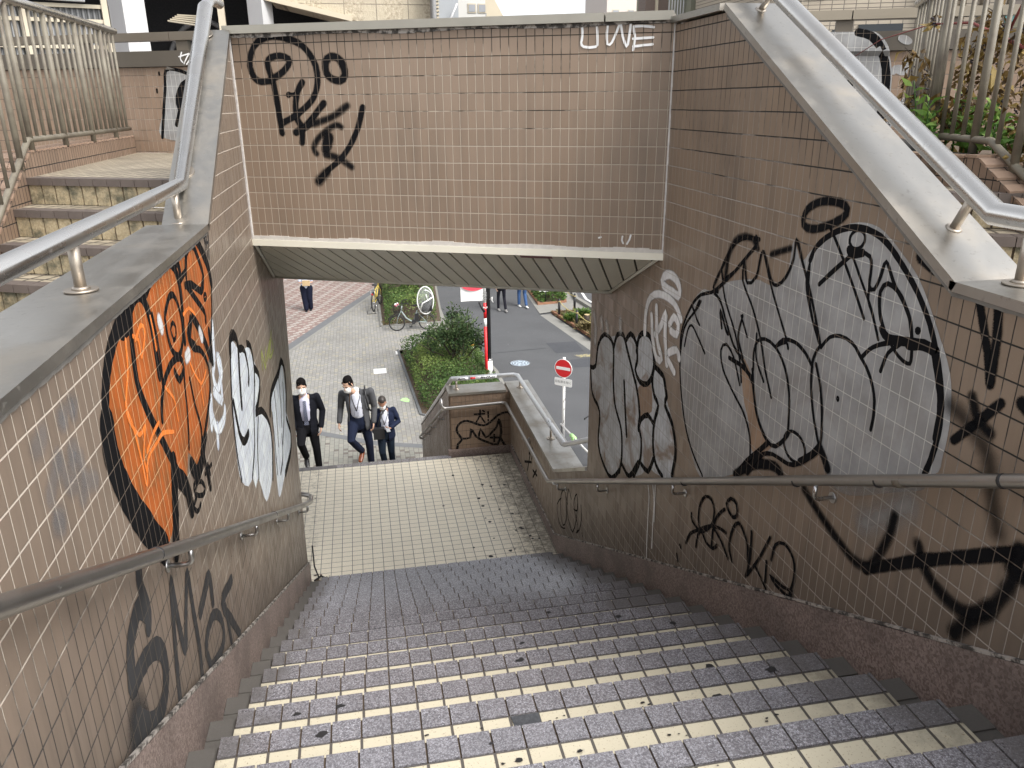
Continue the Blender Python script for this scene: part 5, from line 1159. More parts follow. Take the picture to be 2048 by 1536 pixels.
# man in the dark suit beside the left wall
person('man in dark suit and checked tie with white mask, climbing beside the orange graffiti wall', (-1.12, 12.75, -6.04),
    joints(1.74, head=(-.02, -.06, 1.625), shl=(-.20, .0, 1.43), shr=(.20, -.01, 1.44), elr=(.275, .03, 1.16), har=(.235, -.10, .90), ell=(-.24, .03, 1.15), hal=(-.22, -.08, .90), knl=(-.10, -.30, .70), anl=(-.06, -.06, .38), knr=(.12, -.02, .50), anr=(.13, .05, .095)),
    dict(jacket=navy, trousers=blk, shirt=lsh, tie=tiemat(), shoes=bs_), dict(turn=.05, head_turn=.12, pitch=.10, hair=1.2, open_to=.74, open_lo=.05, open_hi=.085, toel=(.1, -.8, -.55), lanyard=False))
mid = person('man in charcoal jacket and navy trousers with lanyard and white mask, stepping up the stairs', (-.245, 12.42, -5.89),
    joints(1.72, head=(-.13, -.14, 1.60), shl=(-.245, .02, 1.41), shr=(.22, -.06, 1.45), ell=(-.285, .10, 1.13), hal=(-.325, .02, .89), elr=(.265, -.02, 1.15), har=(.235, -.12, .90), waist=(0, -.03, 1.03), hipl=(-.09, -.03, .90), hipr=(.085, 0, .90), knl=(-.145, -.32, .70), anl=(.0, -.06, .40), knr=(.14, .02, .50), anr=(.15, .13, .10)),
    dict(jacket=grey_j, trousers=tro_navy, shirt=wsh, shoes=brn), dict(turn=-.12, head_turn=-.55, pitch=.42, hair=.9, open_to=.70, open_lo=.15, open_hi=.085, open_c=-.02, lanyard=True, toel=(-.25, -.75, -.55), shirt_f=.034))
m = MB(); m.tube([(.13, .06, 1.50), (.13, -.10, 1.50), (.145, -.175, 1.36), (.17, -.16, 1.20), (.20, -.02, 1.08)], .013, 8); m.build('bag_strap', M['plastic_black'], mid)
rgt = person('older man in navy jacket and white mask looking down at a phone in his hand', (.21, 14.75, G),
    joints(1.66, head=(-.03, -.10, 1.54), elr=(.27, .0, 1.10), har=(.10, -.22, 1.06), ell=(-.24, -.02, 1.10), hal=(-.22, .0, .90), knl=(-.09, -.12, .50), anl=(-.04, -.02, .16), anr=(.11, .12, .095)),
    dict(jacket=njk, trousers=cloth('dark_blue_jeans', (.014, .022, .036)), shirt=wsh, shoes=bs_, hair=plain('greying_hair', (.035, .028, .024), .5, 0, .5, 60)), dict(turn=-.05, head_turn=-.05, pitch=.62, hair=.5, skin=SK2, open_to=.72, open_lo=.06, open_hi=.08, lanyard=True, hdr=(-.6, -.6, .1), palmr=(0, 0, 1), curlr=.6))
m = MB(); m.box((-.24, -.29, .86), (-.02, -.17, 1.08)); m.build('shoulder_bag', M['plastic_black'], rgt, bevel=.03); m = MB(); m.tube([(-.14, -.2, 1.1), (-.08, -.17, 1.3), (.06, -.06, 1.46)], .016, 6); m.build('bag_strap', M['plastic_black'], rgt)
m = MB(); m.box((-.038, -.075, -.006), (.038, .075, .004)); ph = m.build('smartphone', M['chrome'], None, (.25, 14.42, G+1.085), .008); ph.rotation_euler = (.5, 0, .3); tag(ph, 'pale smartphone in the hand of the man in the navy jacket', 'phone')
wo = person('woman in pale striped blouse and wide navy trousers holding a tan bag', (-2.06, 28.8, G), joints(1.60, elr=(.22, -.02, 1.06), har=(.05, -.16, 1.02), ell=(-.22, -.02, 1.06), hal=(-.06, -.17, 1.06), anl=(-.06, -.06, .095), anr=(.09, .10, .095)),
    dict(trousers=cloth('wide_navy_trousers', (.010, .012, .026)), shirt=cloth('pale_blouse', (.55, .60, .70)), shoes=bs_), dict(jacket=False, leg=1.5, hair=1.2, sleeve=0))
m = MB(); m.box((-.10, -.30, .98), (.16, -.18, 1.16)); m.build('tan_bag', cloth('tan_bag', (.45, .33, .19)), wo, bevel=.02)
def walker(label, pos, top, tro, shoe, ph, turn, wide=1.0, h=1.72):
    return person(label, pos, joints(h, knl=(-.10, -.12*ph-.02, .50), anl=(-.10, -.10*ph, .11), knr=(.10, .02, .49), anr=(.11, .20*ph, .13), elr=(.22, .10, 1.12), ell=(-.22, -.05, 1.12), har=(.22, .06, .89), hal=(-.22, -.18, .90)), dict(trousers=tro, shirt=top, shoes=shoe), dict(jacket=False, turn=turn, leg=wide, hair=1.0))
gsh = plain('grey_sneaker', (.26, .25, .24), .7); wsn = plain('white_sneaker', (.70, .70, .68), .6)
walker('walker in dark top, black slim trousers and grey trainers on the street', (4.80, 27.2, G), cloth('black_top', (.012, .012, .014)), cloth('black_slim', (.012, .012, .018)), gsh, -1, .1, .82)
walker('walker in blue jeans and white trainers on the street beside the flower bed', (5.64, 27.6, G), cloth('grey_top', (.10, .10, .11)), cloth('blue_jeans', (.045, .09, .20)), wsn, -1, .15, .95)
walker('passer-by almost hidden behind the wall edge, one dark shoe showing', (-3.33, 30.7, G), cloth('dark_coat', (.03, .03, .035)), cloth('dark_grey_trousers', (.05, .05, .055)), bs_, 1, .6)
GRAFFITI = {
 'tag_beam': ('beam', [
  ('S','k',0.036,1,[(0.264,0.135),(0.225,0.13),(0.19,0.129),(0.166,0.137),(0.148,0.153),(0.134,0.181),(0.126,0.215),(0.129,0.252),(0.142,0.289),(0.163,0.324),(0.195,0.354),(0.225,0.367),(0.259,0.376),(0.294,0.38),(0.329,0.379),(0.363,0.373),(0.396,0.365),(0.428,0.355),(0.458,0.342),(0.486,0.325),(0.51,0.302),(0.532,0.275),(0.548,0.248),(0.563,0.211),(0.568,0.174),(0.568,0.147),(0.565,0.12),(0.558,0.093),(0.548,0.067),(0.534,0.042),(0.517,0.019),(0.483,-0.011),(0.447,-0.036),(0.422,-0.054),(0.394,-0.07),(0.354,-0.089),(0.308,-0.109)]),
  ('S','k',0.036,0,[(0.265,0.138),(0.259,0.162),(0.254,0.186),(0.248,0.211),(0.246,0.233),(0.254,0.252),(0.272,0.265),(0.303,0.272),(0.337,0.273),(0.366,0.267),(0.387,0.256),(0.392,0.242),(0.386,0.224),(0.367,0.204),(0.343,0.184),(0.318,0.169),(0.295,0.157),(0.277,0.15),(0.265,0.145),(0.267,0.139),(0.273,0.124),(0.275,0.102),(0.278,0.073),(0.281,0.042),(0.284,0.009),(0.287,-0.027),(0.289,-0.063),(0.292,-0.098),(0.294,-0.133),(0.297,-0.169)]),
  ('S','k',0.037,0,[(0.464,0.122),(0.444,0.097),(0.426,0.068),(0.417,0.042),(0.409,0.013),(0.405,-0.015),(0.404,-0.056),(0.41,-0.091),(0.425,-0.118),(0.445,-0.132),(0.465,-0.125),(0.488,-0.106),(0.514,-0.08),(0.542,-0.05),(0.568,-0.023),(0.595,0.003)]),
  ('S','k',0.02,0,[(0.364,0.053),(0.413,0.056)]),
  ('S','k',0.018,0,[(0.376,0.053),(0.375,0.05),(0.373,0.048),(0.371,0.045),(0.368,0.044),(0.365,0.044),(0.362,0.044),(0.36,0.046),(0.358,0.048),(0.357,0.05),(0.357,0.053),(0.357,0.056),(0.359,0.059),(0.362,0.061),(0.364,0.062),(0.367,0.063),(0.37,0.062),(0.373,0.061),(0.375,0.059),(0.376,0.056),(0.376,0.053)]),
  ('S','k',0.04,1,[(0.392,-0.165),(0.433,-0.147),(0.469,-0.13),(0.49,-0.114),(0.505,-0.099)]),
  ('S','k',0.036,1,[(0.436,-0.141),(0.434,-0.162),(0.433,-0.183),(0.43,-0.204),(0.426,-0.226)]),
  ('S','k',0.036,2,[(0.511,-0.116),(0.556,-0.103),(0.601,-0.09),(0.643,-0.075),(0.68,-0.055),(0.714,-0.033),(0.747,-0.012)]),
  ('S','k',0.032,2,[(0.697,-0.134),(0.682,-0.125),(0.663,-0.121),(0.631,-0.134),(0.596,-0.155),(0.563,-0.178),(0.534,-0.204),(0.513,-0.232),(0.501,-0.257),(0.506,-0.275),(0.518,-0.29)]),
  ('S','k',0.06,1,[(0.608,-0.193),(0.604,-0.205),(0.599,-0.218),(0.593,-0.238),(0.585,-0.261)]),
  ('S','k',0.036,2,[(0.578,-0.296),(0.62,-0.303),(0.661,-0.314),(0.689,-0.329),(0.717,-0.348),(0.745,-0.367)]),
  ('S','k',0.033,1,[(0.518,-0.452),(0.541,-0.43),(0.565,-0.408),(0.59,-0.386),(0.618,-0.365),(0.648,-0.344),(0.677,-0.321),(0.702,-0.295),(0.725,-0.268),(0.748,-0.239),(0.769,-0.206),(0.79,-0.17),(0.808,-0.134),(0.822,-0.097),(0.834,-0.059),(0.846,-0.021)]),
  ('S','k',0.05,2,[(0.517,-0.456),(0.572,-0.404)]),
  ('S','k',0.042,1,[(0.663,0.262),(0.642,0.25),(0.627,0.23),(0.624,0.201),(0.629,0.173),(0.643,0.153),(0.663,0.139),(0.688,0.13),(0.713,0.128),(0.733,0.139),(0.746,0.158),(0.747,0.184),(0.739,0.211),(0.728,0.234),(0.712,0.251),(0.688,0.261),(0.663,0.262)]),
 ]),
 'chalk_beam': ('beam', [
  ('S','w',0.0125,0,[(2.158,0.411),(2.16,0.384),(2.163,0.356),(2.163,0.334),(2.16,0.314),(2.157,0.302),(2.16,0.289),(2.171,0.28),(2.204,0.276),(2.237,0.279),(2.246,0.287),(2.246,0.307),(2.245,0.33),(2.243,0.358),(2.24,0.387)]),
  ('S','w',0.0125,0,[(2.301,0.401),(2.298,0.371),(2.296,0.343),(2.297,0.312),(2.301,0.29),(2.312,0.287),(2.324,0.298),(2.337,0.324),(2.349,0.353),(2.36,0.381),(2.368,0.393),(2.374,0.366),(2.381,0.328),(2.394,0.295),(2.406,0.275),(2.411,0.286),(2.415,0.315),(2.418,0.34),(2.421,0.37),(2.424,0.4)]),
  ('S','w',0.0125,0,[(2.439,0.374),(2.463,0.375),(2.488,0.375),(2.516,0.372),(2.545,0.368)]),
  ('S','w',0.0125,0,[(2.439,0.374),(2.44,0.359),(2.442,0.345),(2.446,0.334),(2.448,0.32),(2.445,0.292),(2.44,0.258)]),
  ('S','w',0.0125,0,[(2.438,0.314),(2.465,0.315),(2.491,0.316),(2.518,0.317),(2.544,0.318)]),
  ('S','w',0.0125,0,[(2.44,0.276),(2.466,0.278),(2.493,0.281),(2.518,0.282),(2.542,0.284)]),
  ('S','w',0.01,0,[(2.422,-0.742),(2.42,-0.754),(2.419,-0.764),(2.423,-0.774),(2.427,-0.782)]),
  ('S','w',0.01,0,[(2.469,-0.734),(2.466,-0.747),(2.463,-0.759),(2.456,-0.772),(2.449,-0.785)]),
  ('S','w',0.01,0,[(2.284,-0.754),(2.296,-0.75)]),
 ]),
 'orange_piece': ('L', [
  ('F','o',0,0,[(3.516,-0.536),(3.44,-0.529),(3.359,-0.532),(3.275,-0.536),(3.187,-0.537),(3.088,-0.53),(2.984,-0.52),(2.89,-0.512),(2.819,-0.511),(2.775,-0.52),(2.748,-0.535),(2.725,-0.55),(2.695,-0.561),(2.639,-0.566),(2.579,-0.567),(2.525,-0.571),(2.491,-0.579),(2.461,-0.591),(2.431,-0.602),(2.4,-0.611),(2.357,-0.617),(2.313,-0.619),(2.274,-0.627),(2.253,-0.635),(2.233,-0.645),(2.215,-0.657),(2.198,-0.67),(2.183,-0.684),(2.171,-0.698),(2.16,-0.712),(2.15,-0.727),(2.141,-0.743),(2.133,-0.759),(2.127,-0.775),(2.122,-0.794),(2.119,-0.813),(2.118,-0.833),(2.118,-0.853),(2.12,-0.873),(2.124,-0.893),(2.13,-0.914),(2.138,-0.936),(2.147,-0.958),(2.158,-0.982),(2.17,-1.006),(2.185,-1.032),(2.2,-1.06),(2.218,-1.087),(2.237,-1.115),(2.258,-1.144),(2.282,-1.175),(2.307,-1.205),(2.332,-1.235),(2.355,-1.262),(2.386,-1.302),(2.412,-1.337),(2.441,-1.36),(2.474,-1.37),(2.508,-1.368),(2.543,-1.349),(2.561,-1.327),(2.579,-1.296),(2.597,-1.259),(2.615,-1.224),(2.632,-1.196),(2.647,-1.179),(2.683,-1.198),(2.718,-1.246),(2.765,-1.286),(2.816,-1.31),(2.839,-1.298),(2.862,-1.274),(2.884,-1.249),(2.905,-1.238),(2.94,-1.27),(2.976,-1.316),(3.014,-1.341),(3.067,-1.351),(3.1,-1.348),(3.141,-1.341),(3.185,-1.331),(3.23,-1.318),(3.27,-1.302),(3.301,-1.287),(3.33,-1.268),(3.357,-1.248),(3.383,-1.227),(3.407,-1.205),(3.428,-1.184),(3.447,-1.16),(3.46,-1.135),(3.47,-1.111),(3.483,-1.086),(3.503,-1.059),(3.529,-1.037),(3.56,-1.013),(3.595,-0.988),(3.631,-0.963),(3.665,-0.938),(3.695,-0.913),(3.725,-0.885),(3.753,-0.858),(3.778,-0.831),(3.797,-0.804),(3.808,-0.778),(3.812,-0.747),(3.807,-0.717),(3.79,-0.688),(3.759,-0.658),(3.713,-0.624),(3.654,-0.588),(3.587,-0.557)]),
  ('S','k',0.06,0,[(2.427,-0.599),(2.389,-0.597),(2.351,-0.598),(2.317,-0.605),(2.284,-0.617),(2.261,-0.627),(2.238,-0.639),(2.216,-0.652),(2.201,-0.663),(2.186,-0.675),(2.173,-0.688),(2.16,-0.701),(2.148,-0.715),(2.137,-0.73),(2.127,-0.745),(2.119,-0.76),(2.113,-0.774),(2.108,-0.787),(2.105,-0.801),(2.101,-0.814)]),
  ('S','k',0.115,0,[(2.107,-0.804),(2.103,-0.822),(2.099,-0.84),(2.096,-0.858),(2.096,-0.878),(2.099,-0.896),(2.103,-0.915),(2.109,-0.935),(2.117,-0.957),(2.126,-0.979),(2.138,-1.003),(2.151,-1.029),(2.167,-1.056),(2.184,-1.083),(2.202,-1.111),(2.222,-1.139),(2.245,-1.169),(2.27,-1.199),(2.294,-1.228),(2.316,-1.255),(2.348,-1.293),(2.378,-1.326),(2.408,-1.36)]),
  ('S','k',0.09,0,[(2.458,-0.597),(2.374,-0.598)]),
  ('S','k',0.05,0,[(2.397,-0.617),(2.424,-0.607),(2.452,-0.596),(2.478,-0.586),(2.506,-0.57),(2.533,-0.559),(2.573,-0.556),(2.611,-0.56),(2.638,-0.574),(2.657,-0.595),(2.668,-0.612),(2.678,-0.631),(2.685,-0.652),(2.689,-0.671),(2.691,-0.69),(2.693,-0.712),(2.694,-0.736),(2.693,-0.757),(2.692,-0.781),(2.691,-0.805),(2.69,-0.83),(2.688,-0.855)]),
  ('S','k',0.045,0,[(2.5,-0.571),(2.49,-0.585),(2.48,-0.599),(2.47,-0.613),(2.462,-0.628),(2.455,-0.645),(2.45,-0.664),(2.446,-0.683),(2.442,-0.703),(2.438,-0.721),(2.434,-0.739),(2.431,-0.758),(2.43,-0.777),(2.431,-0.796),(2.438,-0.82),(2.448,-0.845),(2.462,-0.871),(2.478,-0.898),(2.493,-0.922),(2.51,-0.946),(2.529,-0.972),(2.549,-0.998),(2.568,-1.025)]),
  ('S','k',0.045,0,[(2.568,-1.025),(2.591,-1.056),(2.614,-1.089),(2.637,-1.121),(2.659,-1.152),(2.686,-1.188),(2.711,-1.222),(2.737,-1.256)]),
  ('S','k',0.05,0,[(2.69,-0.568),(2.73,-0.555),(2.773,-0.542),(2.807,-0.534),(2.844,-0.525),(2.883,-0.52),(2.945,-0.518),(3.008,-0.524),(3.07,-0.543),(3.123,-0.57),(3.146,-0.592),(3.16,-0.616),(3.169,-0.641),(3.174,-0.666),(3.172,-0.69),(3.166,-0.717),(3.158,-0.74),(3.147,-0.765),(3.135,-0.789),(3.126,-0.809),(3.12,-0.837),(3.118,-0.859)]),
  ('S','k',0.05,0,[(3.113,-0.532),(3.161,-0.551),(3.201,-0.572),(3.211,-0.598),(3.211,-0.625)]),
  ('S','k',0.06,1,[(2.833,-0.514),(2.982,-0.512)]),
  ('S','k',0.03,0,[(3.2,-0.639),(3.259,-0.631),(3.307,-0.627),(3.315,-0.638),(3.309,-0.654)]),
  ('S','k',0.04,0,[(3.315,-0.629),(3.334,-0.605),(3.353,-0.581),(3.379,-0.562),(3.44,-0.547),(3.505,-0.55),(3.539,-0.569),(3.568,-0.598),(3.593,-0.628),(3.619,-0.657),(3.64,-0.688),(3.647,-0.714),(3.63,-0.733),(3.598,-0.746),(3.567,-0.76)]),
  ('S','k',0.035,0,[(3.27,-0.676),(3.327,-0.684),(3.39,-0.698),(3.474,-0.732),(3.553,-0.763),(3.592,-0.762),(3.617,-0.751)]),
  ('S','k',0.02,0,[(3.651,-0.811),(3.647,-0.814),(3.64,-0.816),(3.632,-0.817),(3.623,-0.817),(3.614,-0.816),(3.606,-0.813),(3.599,-0.81),(3.595,-0.806),(3.594,-0.802),(3.595,-0.798),(3.6,-0.795),(3.606,-0.792),(3.614,-0.791),(3.623,-0.791),(3.633,-0.793),(3.641,-0.795),(3.647,-0.799),(3.652,-0.803),(3.653,-0.807),(3.651,-0.811)]),
  ('S','k',0.035,0,[(3.289,-0.68),(3.335,-0.709),(3.383,-0.74),(3.43,-0.77),(3.48,-0.802),(3.531,-0.834),(3.566,-0.861),(3.574,-0.883),(3.563,-0.899)]),
  ('S','k',0.06,0,[(3.541,-0.504),(3.584,-0.533),(3.629,-0.563),(3.673,-0.595),(3.715,-0.629),(3.754,-0.664),(3.785,-0.698),(3.799,-0.726),(3.804,-0.752),(3.808,-0.778)]),
  ('S','k',0.022,0,[(3.808,-0.778),(3.789,-0.806),(3.771,-0.833),(3.753,-0.861),(3.733,-0.889),(3.709,-0.917),(3.686,-0.941),(3.66,-0.966),(3.633,-0.991),(3.605,-1.016),(3.577,-1.04),(3.551,-1.064)]),
  ('S','k',0.05,0,[(3.599,-0.958),(3.596,-0.985),(3.594,-1.012),(3.592,-1.037),(3.588,-1.067),(3.584,-1.095)]),
  ('S','k',0.028,0,[(2.885,-0.696),(2.916,-0.681),(2.948,-0.666),(2.978,-0.656),(3.018,-0.655),(3.053,-0.665),(3.08,-0.688),(3.1,-0.718),(3.111,-0.741),(3.119,-0.766),(3.119,-0.79),(3.112,-0.814),(3.098,-0.837),(3.078,-0.856),(3.036,-0.876),(2.99,-0.882),(2.945,-0.866),(2.907,-0.838),(2.891,-0.818),(2.88,-0.794),(2.873,-0.772),(2.871,-0.751),(2.873,-0.73),(2.875,-0.71)]),
  ('S','k',0.018,0,[(2.946,-0.801),(2.934,-0.781),(2.929,-0.764),(2.947,-0.753),(2.972,-0.749),(2.995,-0.76),(3.009,-0.777),(3.002,-0.794),(2.986,-0.808),(2.968,-0.811),(2.947,-0.809)]),
  ('S','k',0.032,0,[(2.628,-0.995),(2.635,-0.978),(2.643,-0.961),(2.657,-0.944),(2.674,-0.93),(2.695,-0.915),(2.719,-0.901),(2.746,-0.89),(2.788,-0.88),(2.836,-0.873),(2.883,-0.871),(2.949,-0.877),(3.002,-0.892),(3.032,-0.919),(3.035,-0.946),(2.993,-0.96),(2.942,-0.962),(2.914,-0.94),(2.891,-0.911)]),
  ('S','k',0.022,0,[(2.72,-0.654),(2.723,-0.677),(2.727,-0.7),(2.731,-0.723),(2.733,-0.747),(2.732,-0.768),(2.731,-0.791),(2.729,-0.814),(2.726,-0.834),(2.723,-0.851),(2.715,-0.875),(2.705,-0.891)]),
  ('S','k',0.024,0,[(3.035,-0.946),(3.026,-0.967),(3.017,-0.988),(3.008,-1.009),(3.001,-1.03),(2.996,-1.049),(2.993,-1.068),(2.989,-1.087),(2.981,-1.11),(2.972,-1.131),(2.96,-1.155),(2.947,-1.179),(2.934,-1.204),(2.921,-1.227)]),
  ('S','k',0.03,0,[(3.27,-0.822),(3.216,-0.833),(3.181,-0.851),(3.186,-0.873),(3.208,-0.9),(3.237,-0.925),(3.294,-0.946),(3.358,-0.968),(3.412,-1.004),(3.455,-1.044),(3.472,-1.07),(3.481,-1.096),(3.48,-1.122),(3.473,-1.141),(3.46,-1.161),(3.441,-1.18),(3.416,-1.2),(3.389,-1.215),(3.357,-1.231),(3.323,-1.247),(3.288,-1.262),(3.254,-1.276),(3.222,-1.289),(3.19,-1.3),(3.158,-1.311),(3.126,-1.322),(3.096,-1.333)]),
  ('S','k',0.05,0,[(3.321,-0.817),(3.353,-0.846),(3.387,-0.875),(3.42,-0.905),(3.451,-0.936),(3.478,-0.967),(3.503,-0.999),(3.526,-1.031),(3.551,-1.064)]),
  ('S','k',0.05,0,[(3.273,-0.818),(3.243,-0.84),(3.214,-0.863),(3.2,-0.883),(3.229,-0.908),(3.278,-0.933)]),
  ('S','k',0.024,0,[(3.101,-1.012),(3.106,-1.041),(3.111,-1.07),(3.116,-1.099),(3.123,-1.129),(3.135,-1.161),(3.15,-1.195),(3.163,-1.227),(3.168,-1.255),(3.159,-1.28),(3.139,-1.298),(3.12,-1.315)]),
  ('S','k',0.085,0,[(2.677,-1.177),(2.666,-1.198),(2.655,-1.219),(2.643,-1.241),(2.632,-1.263),(2.622,-1.281),(2.613,-1.299),(2.603,-1.318),(2.593,-1.336),(2.582,-1.354),(2.571,-1.371),(2.56,-1.389),(2.549,-1.406),(2.537,-1.423),(2.526,-1.439)]),
  ('S','k',0.08,0,[(2.713,-1.253),(2.756,-1.288),(2.794,-1.328),(2.805,-1.351),(2.811,-1.377),(2.815,-1.404),(2.82,-1.431)]),
  ('S','k',0.07,0,[(2.922,-1.3),(2.95,-1.337),(2.983,-1.366),(3.029,-1.37),(3.08,-1.364)]),
  ('S','k',0.045,0,[(3.23,-1.305),(3.195,-1.319),(3.161,-1.334),(3.14,-1.353),(3.139,-1.383),(3.152,-1.42),(3.163,-1.452),(3.169,-1.487),(3.173,-1.518)]),
  ('S','h',0.028,1,[(2.389,-0.647),(2.383,-0.664),(2.378,-0.68),(2.373,-0.697),(2.367,-0.714),(2.358,-0.73),(2.345,-0.747),(2.328,-0.763),(2.311,-0.78),(2.296,-0.796),(2.288,-0.812),(2.288,-0.83),(2.295,-0.848),(2.305,-0.867),(2.313,-0.889),(2.317,-0.907),(2.321,-0.927),(2.325,-0.949),(2.328,-0.97),(2.331,-0.991),(2.334,-1.01),(2.336,-1.038),(2.335,-1.065),(2.336,-1.086),(2.342,-1.097),(2.351,-1.09),(2.363,-1.071),(2.379,-1.048),(2.399,-1.033),(2.439,-1.028),(2.488,-1.03),(2.532,-1.032),(2.571,-1.03),(2.609,-1.034),(2.671,-1.057),(2.743,-1.086)]),
  ('S','h',0.028,1,[(2.468,-0.657),(2.494,-0.668),(2.515,-0.684),(2.516,-0.705),(2.512,-0.729),(2.517,-0.74),(2.534,-0.733),(2.56,-0.716),(2.585,-0.696),(2.599,-0.68),(2.593,-0.659),(2.565,-0.649),(2.54,-0.654),(2.511,-0.664),(2.482,-0.674)]),
  ('S','h',0.028,1,[(2.286,-0.804),(2.283,-0.821),(2.281,-0.838),(2.286,-0.858),(2.304,-0.884),(2.331,-0.914),(2.358,-0.936),(2.392,-0.94),(2.425,-0.935)]),
  ('S','h',0.028,1,[(2.69,-0.654),(2.693,-0.671),(2.696,-0.689),(2.698,-0.707),(2.698,-0.727),(2.698,-0.747),(2.697,-0.767)]),
  ('S','h',0.028,1,[(2.728,-0.915),(2.776,-0.95),(2.816,-0.987),(2.825,-1.008),(2.826,-1.03),(2.826,-1.052),(2.827,-1.075)]),
  ('S','h',0.028,1,[(3.113,-0.91),(3.132,-0.94),(3.152,-0.97),(3.177,-1.001),(3.212,-1.037),(3.253,-1.073),(3.295,-1.098),(3.354,-1.096),(3.414,-1.08)]),
  ('S','h',0.028,1,[(3.159,-0.766),(3.213,-0.764),(3.267,-0.767),(3.317,-0.79),(3.367,-0.819)]),
  ('S','h',0.028,1,[(2.425,-0.935),(2.411,-0.95),(2.396,-0.966),(2.382,-0.981),(2.37,-0.995),(2.361,-1.008),(2.358,-1.027),(2.362,-1.044),(2.366,-1.061)]),
  ('S','h',0.028,1,[(2.581,-0.984),(2.549,-0.985),(2.517,-0.987),(2.486,-0.99),(2.457,-0.996),(2.428,-1.004),(2.4,-1.011)]),
  ('S','h',0.028,1,[(3.277,-1.025),(3.276,-1.052),(3.274,-1.079),(3.272,-1.105),(3.271,-1.127),(3.272,-1.159),(3.275,-1.186)]),
  ('S','w',0.05,1,[(2.792,-0.695),(2.806,-0.722)]),
  ('S','w',0.05,1,[(3.408,-0.905),(3.427,-0.934)]),
  ('S','w',0.05,1,[(3.096,-0.922),(3.149,-0.921)]),
  ('S','d',0.012,1,[(3.807,-0.53),(3.8,-0.552),(3.792,-0.576),(3.782,-0.603),(3.77,-0.631)]),
  ('S','d',0.012,1,[(3.855,-0.541),(3.843,-0.565),(3.831,-0.589),(3.822,-0.61),(3.813,-0.635),(3.807,-0.657)]),
  ('S','d',0.012,1,[(3.744,-0.539),(3.753,-0.552),(3.769,-0.563),(3.805,-0.565),(3.847,-0.565)]),
  ('S','d',0.012,1,[(3.802,-0.578),(3.809,-0.59),(3.819,-0.6),(3.841,-0.6),(3.867,-0.598)]),
  ('S','d',0.012,1,[(3.896,-0.562),(3.884,-0.585),(3.872,-0.607),(3.861,-0.627),(3.848,-0.651),(3.835,-0.672)]),
 ]),
 'white_scribble': ('L', [
  ('S','l',0.05,1,[(3.698,-0.945),(3.686,-0.975),(3.674,-1.008),(3.662,-1.039),(3.649,-1.067),(3.636,-1.091),(3.606,-1.116),(3.575,-1.13),(3.557,-1.148),(3.56,-1.18),(3.576,-1.215),(3.604,-1.237),(3.657,-1.235),(3.724,-1.219),(3.769,-1.198),(3.765,-1.162),(3.735,-1.122)]),
  ('S','l',0.05,1,[(3.71,-1.114),(3.712,-1.141),(3.715,-1.169),(3.717,-1.196),(3.714,-1.222),(3.709,-1.251),(3.701,-1.281),(3.688,-1.305),(3.668,-1.314),(3.602,-1.277),(3.527,-1.22)]),
  ('S','l',0.05,1,[(3.44,-1.219),(3.429,-1.238),(3.418,-1.257),(3.416,-1.281),(3.427,-1.315),(3.447,-1.354),(3.479,-1.384),(3.565,-1.404),(3.654,-1.407),(3.692,-1.395),(3.715,-1.376)]),
  ('S','l',0.05,1,[(3.489,-1.372),(3.446,-1.444)]),
  ('S','l',0.05,1,[(3.399,-1.233),(3.37,-1.323)]),
 ]),
 'signature_scribble': ('L', [
  ('S','k',0.022,0,[(2.959,-1.383),(2.931,-1.379),(2.909,-1.38),(2.898,-1.394),(2.906,-1.416),(2.959,-1.45),(3.021,-1.48),(3.061,-1.486),(3.082,-1.477),(3.066,-1.453),(3.036,-1.426),(3.005,-1.409),(2.972,-1.4),(2.942,-1.402),(2.912,-1.408)]),
  ('S','k',0.022,0,[(2.916,-1.437),(2.88,-1.439),(2.858,-1.444),(2.872,-1.467),(2.902,-1.49),(2.933,-1.494),(2.968,-1.492)]),
  ('S','k',0.02,0,[(3.118,-1.433),(3.259,-1.453)]),
  ('S','k',0.02,0,[(3.19,-1.42),(3.207,-1.475)]),
 ]),
 'white_piece': ('L', [
  ('F','l',0,0,[(4.15,-1.158),(4.226,-1.197),(4.299,-1.25),(4.342,-1.266),(4.383,-1.275),(4.451,-1.297),(4.529,-1.319),(4.608,-1.332),(4.681,-1.352),(4.732,-1.396),(4.778,-1.449),(4.839,-1.503),(4.898,-1.557),(4.954,-1.608),(4.97,-1.653),(4.923,-1.678),(4.849,-1.698),(4.779,-1.715),(4.708,-1.727),(4.641,-1.738),(4.62,-1.753),(4.727,-1.789),(4.89,-1.844),(5.034,-1.927),(5.15,-2.023),(5.177,-2.07),(5.187,-2.116),(5.183,-2.161),(5.166,-2.205),(5.145,-2.241),(5.116,-2.278),(5.078,-2.312),(5.033,-2.34),(4.981,-2.36),(4.896,-2.373),(4.796,-2.375),(4.7,-2.368),(4.626,-2.352),(4.547,-2.281),(4.5,-2.198),(4.459,-2.131),(4.418,-2.085),(4.354,-2.089),(4.294,-2.094),(4.268,-2.047),(4.235,-1.996),(4.157,-1.983),(4.064,-1.964),(3.958,-1.904),(3.874,-1.832),(3.855,-1.797),(3.847,-1.761),(3.846,-1.723),(3.847,-1.685),(3.849,-1.653),(3.853,-1.62),(3.86,-1.586),(3.869,-1.553),(3.88,-1.521),(3.893,-1.491),(3.91,-1.463),(3.929,-1.435),(3.948,-1.407),(3.964,-1.378),(3.978,-1.347),(3.991,-1.314),(4.003,-1.282),(4.016,-1.252),(4.032,-1.227),(4.067,-1.192),(4.107,-1.167)]),
